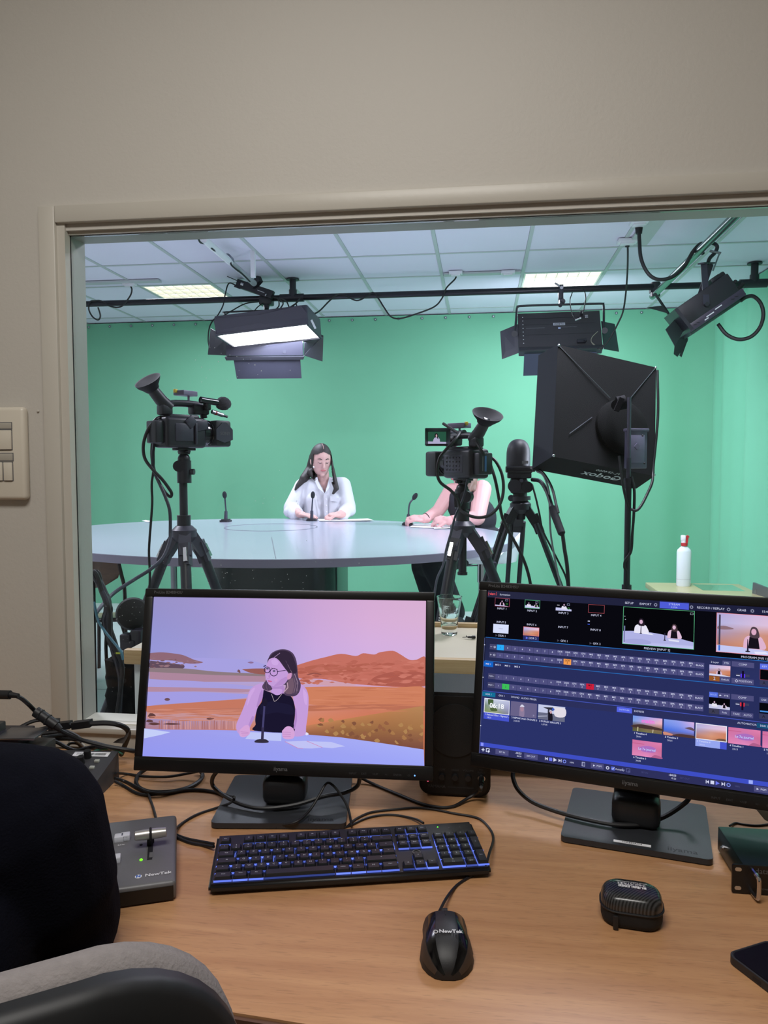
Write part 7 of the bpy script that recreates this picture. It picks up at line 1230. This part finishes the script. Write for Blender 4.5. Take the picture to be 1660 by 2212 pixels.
# chair
ce1 = Vector((math.cos(.6), math.sin(.6), 0)); cn = Vector((math.sin(.6), -math.cos(.6), 0)); CW, CH = .45, .52; cR = Vector((-.200, .660, 0)); cC = cR-ce1*(CW/2)+Vector((0, 0, .94-CH/2))
t = thing('office_chair', 'grey fabric office chair with black back shell in the foreground', 'chair', Vector((cC.x-cn.x*.3, cC.y-cn.y*.3, 0)))
def cback(u, v, off, w=CW, h=CH):
    x, z = u, v; cur = .055*(2*u/CW)**2; return cC+ce1*x+Vector((0, 0, z))+cn*(off-cur)+cn*(-.05*(v/CH+.5)**2+.02)
def cpad(w, h, r, o0, o1, edge):
    rings = []; base = rrect(w, h, r, 10)
    for sc, of in ((.02, o0), (.5, o0), (.9, o0), (.97, o0-edge*.15), (1., o0-edge*.5), (1., (o0+o1)/2), (1., o1+edge*.5), (.97, o1+edge*.15), (.9, o1), (.5, o1), (.02, o1)): rings.append([cback(x*sc, z*sc, of) for x, z in base])
    n = len(base); return sum(rings, []), [(j*n+i, j*n+(i+1) % n, (j+1)*n+(i+1) % n, (j+1)*n+i) for j in range(len(rings)-1) for i in range(n)]
part('back_shell', MB().add(cpad(CW-.002, CH-.004, .158, .036, .004, .012)), mat('shell_black', (18, 19, 21), .55, var=.1), t, smooth=60)
part('back_cushion', MB().add(cpad(CW, CH, .16, .003, -.045, .03)), mat('fabric_grey', (128, 122, 120), .95, var=.18, vscale=90, bump=.6, bscale=260), t, smooth=60)
scn = cC-cn*.27; part('seat', MB().add(g_rbox(.48, .48, .08, .035, 3), T(Vector((scn.x, scn.y, .43))) @ Rz(math.atan2(ce1.y, ce1.x))), MATS['fabric_grey'], t)
part('spine', MB().beam(Vector((scn.x, scn.y, .40))+cn*.15, cC+cn*.03+Vector((0, 0, -.12)), .06, .02), PLASTIC, t); part('gas_post', MB().cyl((scn.x, scn.y, .10), (scn.x, scn.y, .40), .026), PLASTIC, t)
for k in range(5):
    a_ = k*1.2566; e_ = Vector((scn.x+.30*math.cos(a_), scn.y+.30*math.sin(a_), .075)); part('base_arm', MB().beam((scn.x, scn.y, .11), e_, .045, .03), PLASTIC, t); part('castor', MB().cyl(e_+Vector((-.012, 0, -.047)), e_+Vector((.012, 0, -.047)), .028), PLASTIC, t)
# ================================================================== CABLES
z0 = DZ+.004
def desk_cable(label, pts, r, m=None): return cable([D(x, y, DZ+(h if h else r)) for x, y, h in pts], r, label, m=m)
desk_cable('black cable arching over the left monitor base', [(470, 1665, .07), (459, 1682, .05), (462, 1700, .03), (490, 1722, .022), (530, 1740, .018), (575, 1746, .018), (640, 1738, .022), (700, 1720, .03), (745, 1712, .03), (772, 1698, .045), (778, 1678, .07)], .0040)
desk_cable('thin black cable peaking before the left monitor neck', [(596, 1789, 0), (605, 1783, .006), (640, 1776, .016), (668, 1752, .022), (690, 1718, .04), (705, 1693, .055), (718, 1695, .055), (735, 1715, .04), (752, 1745, .02), (760, 1784, .006)], .0023)
desk_cable('black cable loop resting over the right monitor base', [(1110, 1664, .06), (1109, 1680, .05), (1120, 1706, .035), (1150, 1732, .022), (1200, 1752, .018), (1260, 1768, .018), (1330, 1781, .018), (1390, 1780, .02), (1440, 1762, .03), (1480, 1735, .05), (1494, 1718, .07)], .0042)
desk_cable('black cable from the speaker jack looping toward the left monitor', [(1040, 1700, .045), (1032, 1712, .02), (1010, 1725, .008), (980, 1742, 0), (950, 1744, 0), (910, 1736, 0), (860, 1716, 0), (810, 1695, 0), (780, 1680, .01), (760, 1668, .02)], .0030)
desk_cable('mouse cable curving around the right end of the keyboard', [(950, 1968, .016), (965, 1940, .010), (985, 1915, 0), (1010, 1897, 0), (1035, 1885, 0), (1050, 1868, .018), (1058, 1842, .02), (1066, 1815, .008), (1062, 1796, 0), (1045, 1775, 0), (1025, 1765, 0), (980, 1757, 0), (940, 1749, 0), (900, 1745, 0), (860, 1748, 0), (820, 1752, 0), (795, 1757, 0), (768, 1770, 0), (752, 1784, 0)], .0022)
desk_cable('keyboard cable leaving behind the numeric pad', [(915, 1778, .012), (900, 1770, .006), (870, 1763, 0), (840, 1760, 0), (810, 1763, 0), (785, 1770, 0), (758, 1783, 0), (735, 1790, 0)], .0022)
desk_cable('black cable between T-bar panel and keyboard corner', [(462, 1829, .008), (440, 1826, 0), (410, 1820, 0), (385, 1810, 0), (374, 1802, .006)], .0028); desk_cable('second black cable beside it running under the keyboard', [(462, 1823, .006), (435, 1818, 0), (405, 1812, 0), (380, 1803, 0), (374, 1797, .008)], .0026)
desk_cable('black cable rising from T-bar panel to left monitor base', [(374, 1797, .012), (392, 1780, 0), (425, 1760, 0), (460, 1748, 0), (490, 1738, .014), (503, 1730, .02), (507, 1722, .03)], .0026)
desk_cable('coiled black cable on the desk left of the monitor base', [(318, 1660, .012), (300, 1673, 0), (294, 1690, 0), (305, 1704, 0), (330, 1711, 0), (370, 1710, 0), (405, 1702, 0), (430, 1688, 0), (438, 1674, 0), (430, 1662, .01)], .0042)
desk_cable('black cable crossing the coil from the mixer', [(250, 1670, .02), (275, 1672, 0), (310, 1677, .006), (360, 1678, .008), (400, 1672, .01), (440, 1664, .02)], .0027)
desk_cable('black cable snaking from mixer to monitor base', [(248, 1681, .015), (270, 1688, 0), (295, 1700, .006), (320, 1711, .008), (350, 1714, .006), (400, 1707, 0), (440, 1707, 0), (475, 1714, 0), (505, 1722, .016)], .0032)
desk_cable('lower black cable from mixer joining the coil', [(248, 1687, .012), (268, 1698, 0), (292, 1712, 0), (315, 1717, 0), (340, 1715, .006)], .0032)
desk_cable('thin black cable dropping to the back of the T-bar panel', [(320, 1713, .006), (325, 1728, 0), (331, 1745, 0), (337, 1768, .016)], .0026)
def wall_cable(label, pts, r, m=None, name='cable'): return cable([P(x, y, Y) for x, y, Y in pts], r, label, m=m, name=name)
wall_cable('black power lead with ferrite entering at the far left above the sleeve', [(-30, 1499, 1.35), (0, 1500, 1.35), (28, 1502, 1.36), (45, 1508, 1.37), (60, 1520, 1.38), (75, 1535, 1.40), (100, 1560, 1.40), (140, 1583, 1.42), (175, 1598, 1.44), (230, 1612, 1.46), (290, 1622, 1.48), (330, 1630, 1.52)], .0042)
t = thing('ferrite_choke', 'ribbed black ferrite choke on the power lead at the left', 'ferrite', P(100, 1560, 1.40)); a_, b_ = P(77, 1537, 1.395), P(122, 1568, 1.395)
part('body', MB().cyl(a_, b_, .0105, n=14), RUBBER, t); part('rib', MB().add(g_torus(.0105, .0015, 14, 6), along(a_, b_) @ T(0, 0, .012)).add(g_torus(.0105, .0015, 14, 6), along(a_, b_) @ T(0, 0, .030)).cyl(b_, P(132, 1576, 1.395), .008, .005), RUBBER, t)
t = thing('barrel_plug', 'thick black barrel connector at the left frame edge', 'plug', P(10, 1501, 1.34)); part('barrel', MB().cyl(P(-20, 1500, 1.345), P(22, 1501, 1.345), .0085).cyl(P(22, 1501, 1.345), P(40, 1503, 1.345), .006, .0045), RUBBER, t)
t = thing('cable_joint', 'pair of joined black connectors before the window sill', 'connector', P(160, 1570, 1.46)); part('connector', MB().beam(P(108, 1570, 1.46), P(154, 1565, 1.46), .016, .014), RUBBER, t); part('connector', MB().beam(P(158, 1567, 1.46), P(197, 1562, 1.46), .017, .014), RUBBER, t); part('metal_tip', MB().cyl(P(153, 1565.5, 1.46), P(159, 1566.5, 1.46), .005), STEEL, t)
wall_cable('black lead bending down past the window sill with a grey tag', [(195, 1563, 1.46), (230, 1562, 1.47), (258, 1566, 1.48), (275, 1576, 1.50), (277, 1590, 1.52), (270, 1610, 1.54), (262, 1630, 1.56)], .0055)
tag(part('tape_flag', MB().plate([P(282, 1573, 1.50), P(277, 1590, 1.50), P(268, 1606, 1.50), P(244, 1604, 1.51), P(256, 1596, 1.51), P(268, 1592, 1.50)], .001), mat('tape_grey', (96, 90, 86), .6, var=.2, vscale=60)), 'frayed grey tape flag on the bent lead', 'tape')
for lb, pts, r, m in (('black lead running left above the converter box', [(130, 1555, 1.44), (80, 1556, 1.42), (45, 1570, 1.40), (10, 1590, 1.38), (-30, 1604, 1.36)], .0040, None), ('second black lead running left just under the first', [(108, 1570, 1.46), (75, 1578, 1.44), (40, 1590, 1.42), (0, 1602, 1.40)], .0040, None),
    ('black cable over the barcode label toward the monitor', [(80, 1586, 1.42), (110, 1582, 1.43), (140, 1580, 1.44), (165, 1590, 1.45), (178, 1602, 1.45)], .0045, None), ('black cable from converter dropping behind the mixer', [(90, 1593, 1.40), (115, 1590, 1.42), (140, 1588, 1.44), (160, 1596, 1.46), (172, 1608, 1.47), (180, 1622, 1.48)], .0042, None),
    ('long black cable sagging toward the left monitor', [(80, 1600, 1.42), (110, 1597, 1.43), (160, 1597, 1.44), (200, 1603, 1.46), (240, 1614, 1.48), (290, 1624, 1.50)], .0038, None), ('black cable arcing low behind the navy sleeve', [(95, 1598, 1.40), (120, 1602, 1.41), (145, 1615, 1.42), (165, 1621, 1.43), (185, 1618, 1.44), (205, 1612, 1.45)], .0042, None),
    ('grey cable arching behind the barcode label', [(182, 1632, 1.44), (192, 1619, 1.46), (208, 1611, 1.48), (228, 1611, 1.50), (246, 1622, 1.52), (252, 1632, 1.53)], .0042, mat('cable_light_grey', (150, 150, 146), .5, var=.08)), ('teal green cable arching behind the barcode label', [(196, 1630, 1.45), (208, 1622, 1.47), (226, 1617, 1.49), (246, 1618, 1.51), (266, 1628, 1.53)], .0036, mat('cable_green', (70, 130, 112), .5, var=.08)),
    ('white cable crossing between the black leads', [(100, 1592, 1.43), (135, 1594, 1.44), (165, 1600, 1.46), (182, 1612, 1.47)], .0032, mat('cable_white', (196, 192, 184), .5, var=.05)), ('small looped black cable end behind the sleeve', [(145, 1612, 1.45), (152, 1606, 1.46), (165, 1606, 1.47), (178, 1612, 1.48), (186, 1616, 1.48)], .003, None), ('blue grey cable under the arching grey one', [(165, 1622, 1.44), (185, 1616, 1.46), (205, 1612, 1.47), (222, 1616, 1.48)], .0034, mat('cable_blue_grey', (60, 66, 84), .5, var=.08))):
    wall_cable(lb, [(x, y, min(Y+.065, 1.55)) for x, y, Y in pts], r, m)
desk_cable('thin black wire behind the rack unit', [(1577, 1784, .004), (1590, 1778, 0), (1610, 1781, 0), (1640, 1783, 0), (1675, 1778, 0)], .0018)
# studio cables
C5 = 5.74
wall_cable('black flex from the left ceiling socket wound on the pipe', [(281, 616, 5.70), (285, 625, 5.70), (282, 638, 5.70), (270, 655, 5.72), (262, 662, 5.73), (250, 664, 5.73), (235, 660, 5.73), (218, 650, 5.74), (205, 650, 5.74), (195, 652, 5.74), (192, 668, 5.72), (200, 684, 5.72), (212, 691, 5.72), (217, 682, 5.72), (212, 664, 5.72)], .006)
wall_cable('black flex from the middle ceiling socket draped over the pipe', [(985, 592, 5.76), (984, 602, 5.74), (965, 622, 5.72), (955, 645, 5.72), (938, 663, 5.70), (900, 678, 5.70), (865, 688, 5.70), (845, 684, 5.70), (830, 664, 5.70), (818, 645, 5.72), (806, 632, 5.73), (790, 642, 5.72), (770, 649, 5.72), (745, 638, 5.73), (730, 636, 5.73), (712, 650, 5.71), (690, 672, 5.66), (672, 680, 5.62), (660, 674, 5.60)], .006)
wall_cable('black cable dropping from receiver down the left barn door', [(513, 618, 5.70), (495, 612, 5.68), (487, 635, 5.62), (482, 660, 5.6), (470, 682, 5.55), (459, 694, 5.50), (452, 710, 5.48), (450, 735, 5.5), (453, 752, 5.52)], .005)
wall_cable('thin black cable from the pipe clamp to the panel left corner', [(560, 652, 5.72), (530, 656, 5.66), (500, 672, 5.58), (480, 684, 5.5), (476, 688, 5.48)], .0045); wall_cable('thin black cable from the pipe clamp to the panel top', [(568, 655, 5.70), (555, 665, 5.60), (545, 680, 5.46)], .004)
for k, (a_, b_) in enumerate((((603, 660), (595, 671)), ((612, 655), (604, 671)), ((618, 650), (628, 668)))): wall_cable(('inner', 'middle', 'outer')[k]+' loop of black cable gathered on top of the lit panel', [(586, 640, 5.70), (600, 644, 5.62), (*a_, 5.50), (*b_, 5.46), (b_[0]+16, b_[1]+1, 5.5), (640, 655, 5.6), (648, 645, 5.7)], .005)
wall_cable('long thin drop cable running down to the rear-facing panel', [(1356, 524, 5.08), (1357, 545, 5.1), (1356, 590, 5.25), (1352, 640, 5.4), (1346, 675, 5.48), (1335, 700, 5.5), (1322, 725, 5.5), (1308, 745, 5.5), (1295, 753, 5.5), (1285, 750, 5.52)], .006)
tag(part('plug', MB().cyl(P(1356, 521, 5.08), P(1356, 534, 5.09), .028, .012), RUBBER), 'black plug in the ceiling socket of the long drop cable', 'plug')
wall_cable('thick black cable looping from ceiling to the cross pipe clamp', [(1381, 484, 4.72), (1382, 520, 4.7), (1386, 560, 4.68), (1402, 592, 4.66), (1425, 604, 4.66), (1455, 597, 4.66), (1480, 574, 4.66), (1497, 545, 4.66), (1512, 528, 4.68), (1522, 526, 4.7)], .011)
tag(part('plug', MB().cyl(P(1381, 480, 4.72), P(1381, 505, 4.72), .026, .018), RUBBER), 'thick black connector hanging where the looping cable starts', 'plug')
wall_cable('thick black cable loop behind the spotlight', [(1600, 650, 4.74), (1612, 642, 4.74), (1628, 640, 4.74), (1644, 655, 4.74), (1650, 680, 4.74), (1642, 708, 4.76), (1622, 728, 4.78), (1595, 733, 4.8), (1570, 722, 4.82), (1552, 700, 4.84)], .0115)
wall_cable('thin safety wire loop hanging from pipe onto the rear-facing panel', [(1254, 622, 5.72), (1262, 625, 5.72), (1266, 645, 5.66), (1262, 668, 5.56), (1259, 678, 5.50)], .004); wall_cable('thin wire arc left of the safety wire', [(1237, 632, 5.72), (1232, 650, 5.68), (1236, 676, 5.54), (1243, 690, 5.46), (1252, 690, 5.45)], .0035)
tag(part('wire_clip', MB().cyl(P(1243, 692, 5.44), P(1256, 687, 5.44), .006), CHROME), 'shiny clip at the end of the thin wire arc', 'clip'); wall_cable('thin pale cord tangled on the rear-facing panel socket', [(1292, 716, 5.555), (1280, 728, 5.54), (1278, 738, 5.53), (1286, 748, 5.515), (1296, 755, 5.505), (1280, 740, 5.525)], .0025, mat('cord_pale', (150, 146, 128), .6, var=.05))
wall_cable('black video cable bowing out left of the left camera', [(352, 900, 2.56), (338, 905, 2.5), (320, 928, 2.5), (310, 960, 2.5), (313, 990, 2.5), (330, 1014, 2.5), (350, 1035, 2.52), (365, 1055, 2.54), (371, 1066, 2.55), (368, 1073, 2.55), (356, 1062, 2.55), (340, 1035, 2.55), (332, 1010, 2.55), (328, 980, 2.55), (330, 948, 2.55)], .0055)
wall_cable('black cable falling from left camera along the tripod leg', [(334, 950, 2.55), (330, 985, 2.53), (332, 1015, 2.53), (345, 1045, 2.52), (358, 1075, 2.52), (367, 1105, 2.52), (368, 1150, 2.52), (366, 1172, 2.5), (352, 1205, 2.45), (325, 1230, 2.4), (290, 1252, 2.35), (245, 1282, 2.25), (215, 1315, 2.1), (205, 1330, 2.05)], .0060, mat('cable_slate', (44, 46, 58), .5, var=.1))
wall_cable('thin black cable hanging straight below the left camera', [(331, 950, 2.56), (332, 1010, 2.56), (328, 1045, 2.56), (329, 1085, 2.56), (326, 1130, 2.56), (322, 1190, 2.56), (324, 1240, 2.56), (323, 1300, 2.56), (325, 1400, 2.5)], .0045)
wall_cable('black cable circling under the right camera', [(958, 915, 2.70), (985, 932, 2.66), (993, 935, 2.64), (985, 948, 2.6), (965, 970, 2.58), (950, 990, 2.58), (945, 1020, 2.58), (952, 1042, 2.58), (975, 1060, 2.6), (990, 1080, 2.62), (995, 1100, 2.62), (1010, 1112, 2.6), (1035, 1118, 2.6), (1060, 1112, 2.6), (1080, 1090, 2.62), (1088, 1060, 2.64), (1085, 1025, 2.66), (1070, 995, 2.68), (1052, 985, 2.7)], .0055)
wall_cable('black cable falling from right camera across the dome tripod', [(1060, 1003, 2.72), (1070, 1035, 2.7), (1078, 1075, 2.7), (1085, 1115, 2.7), (1098, 1145, 2.7), (1115, 1175, 2.7), (1130, 1205, 2.7), (1142, 1240, 2.7), (1152, 1290, 2.7)], .0055); wall_cable('short cable from right camera handle to its body', [(1030, 955, 2.66), (1040, 972, 2.64), (1050, 988, 2.66)], .005)
wall_cable('thin cable dropping along the lettered tripod leg', [(1010, 1035, 2.66), (1006, 1060, 2.66), (998, 1085, 2.66), (984, 1115, 2.62), (975, 1150, 2.58), (965, 1185, 2.55), (958, 1220, 2.5), (945, 1250, 2.45), (938, 1290, 2.4)], .004, mat('cable_slate', (44, 46, 58)))
for k, (lb, pts, r, m) in enumerate((('black cable from dome camera following the pan handle', [(1158, 1014, 3.24), (1172, 1020, 3.2), (1185, 1038, 3.16), (1195, 1060, 3.12), (1202, 1090, 3.08), (1207, 1108, 3.06)], .0055, None), ('black cable hanging from the pan handle grip to the floor', [(1216, 1154, 3.07), (1220, 1185, 3.06), (1226, 1225, 3.05), (1230, 1290, 3.05)], .0075, None), ('grey cable falling from the dome camera', [(1160, 1018, 3.24), (1175, 1028, 3.2), (1186, 1060, 3.18), (1188, 1100, 3.18), (1190, 1150, 3.18), (1198, 1200, 3.18), (1205, 1235, 3.18), (1218, 1290, 3.18)], .004, mat('cable_mid_grey', (120, 128, 130), .5, var=.05)), ('thin black cable swaying below the dome camera', [(1150, 1046, 3.26), (1158, 1075, 3.24), (1166, 1110, 3.22), (1173, 1145, 3.22), (1190, 1180, 3.2), (1208, 1215, 3.2), (1224, 1250, 3.2), (1228, 1290, 3.2)], .004, None))): wall_cable(lb, pts, r, m)
wall_cable('black cable hanging left of the softbox stand', [(1338, 985, 3.10), (1345, 1040, 3.08), (1352, 1075, 3.08), (1357, 1095, 3.08)], .005); wall_cable('black cable looping below the right corner of the softbox', [(1421, 800, 3.3), (1422, 900, 3.25), (1412, 1010, 3.2), (1410, 1040, 3.15), (1400, 1065, 3.12), (1386, 1092, 3.08), (1375, 1103, 3.06), (1364, 1100, 3.07)], .0055)
wall_cable('black cable running down the softbox stand', [(1365, 1030, 3.09), (1371, 1060, 3.08), (1370, 1110, 3.08), (1367, 1150, 3.08), (1364, 1190, 3.08), (1352, 1210, 3.08), (1350, 1225, 3.08), (1354, 1240, 3.08), (1350, 1290, 3.08)], .0055)
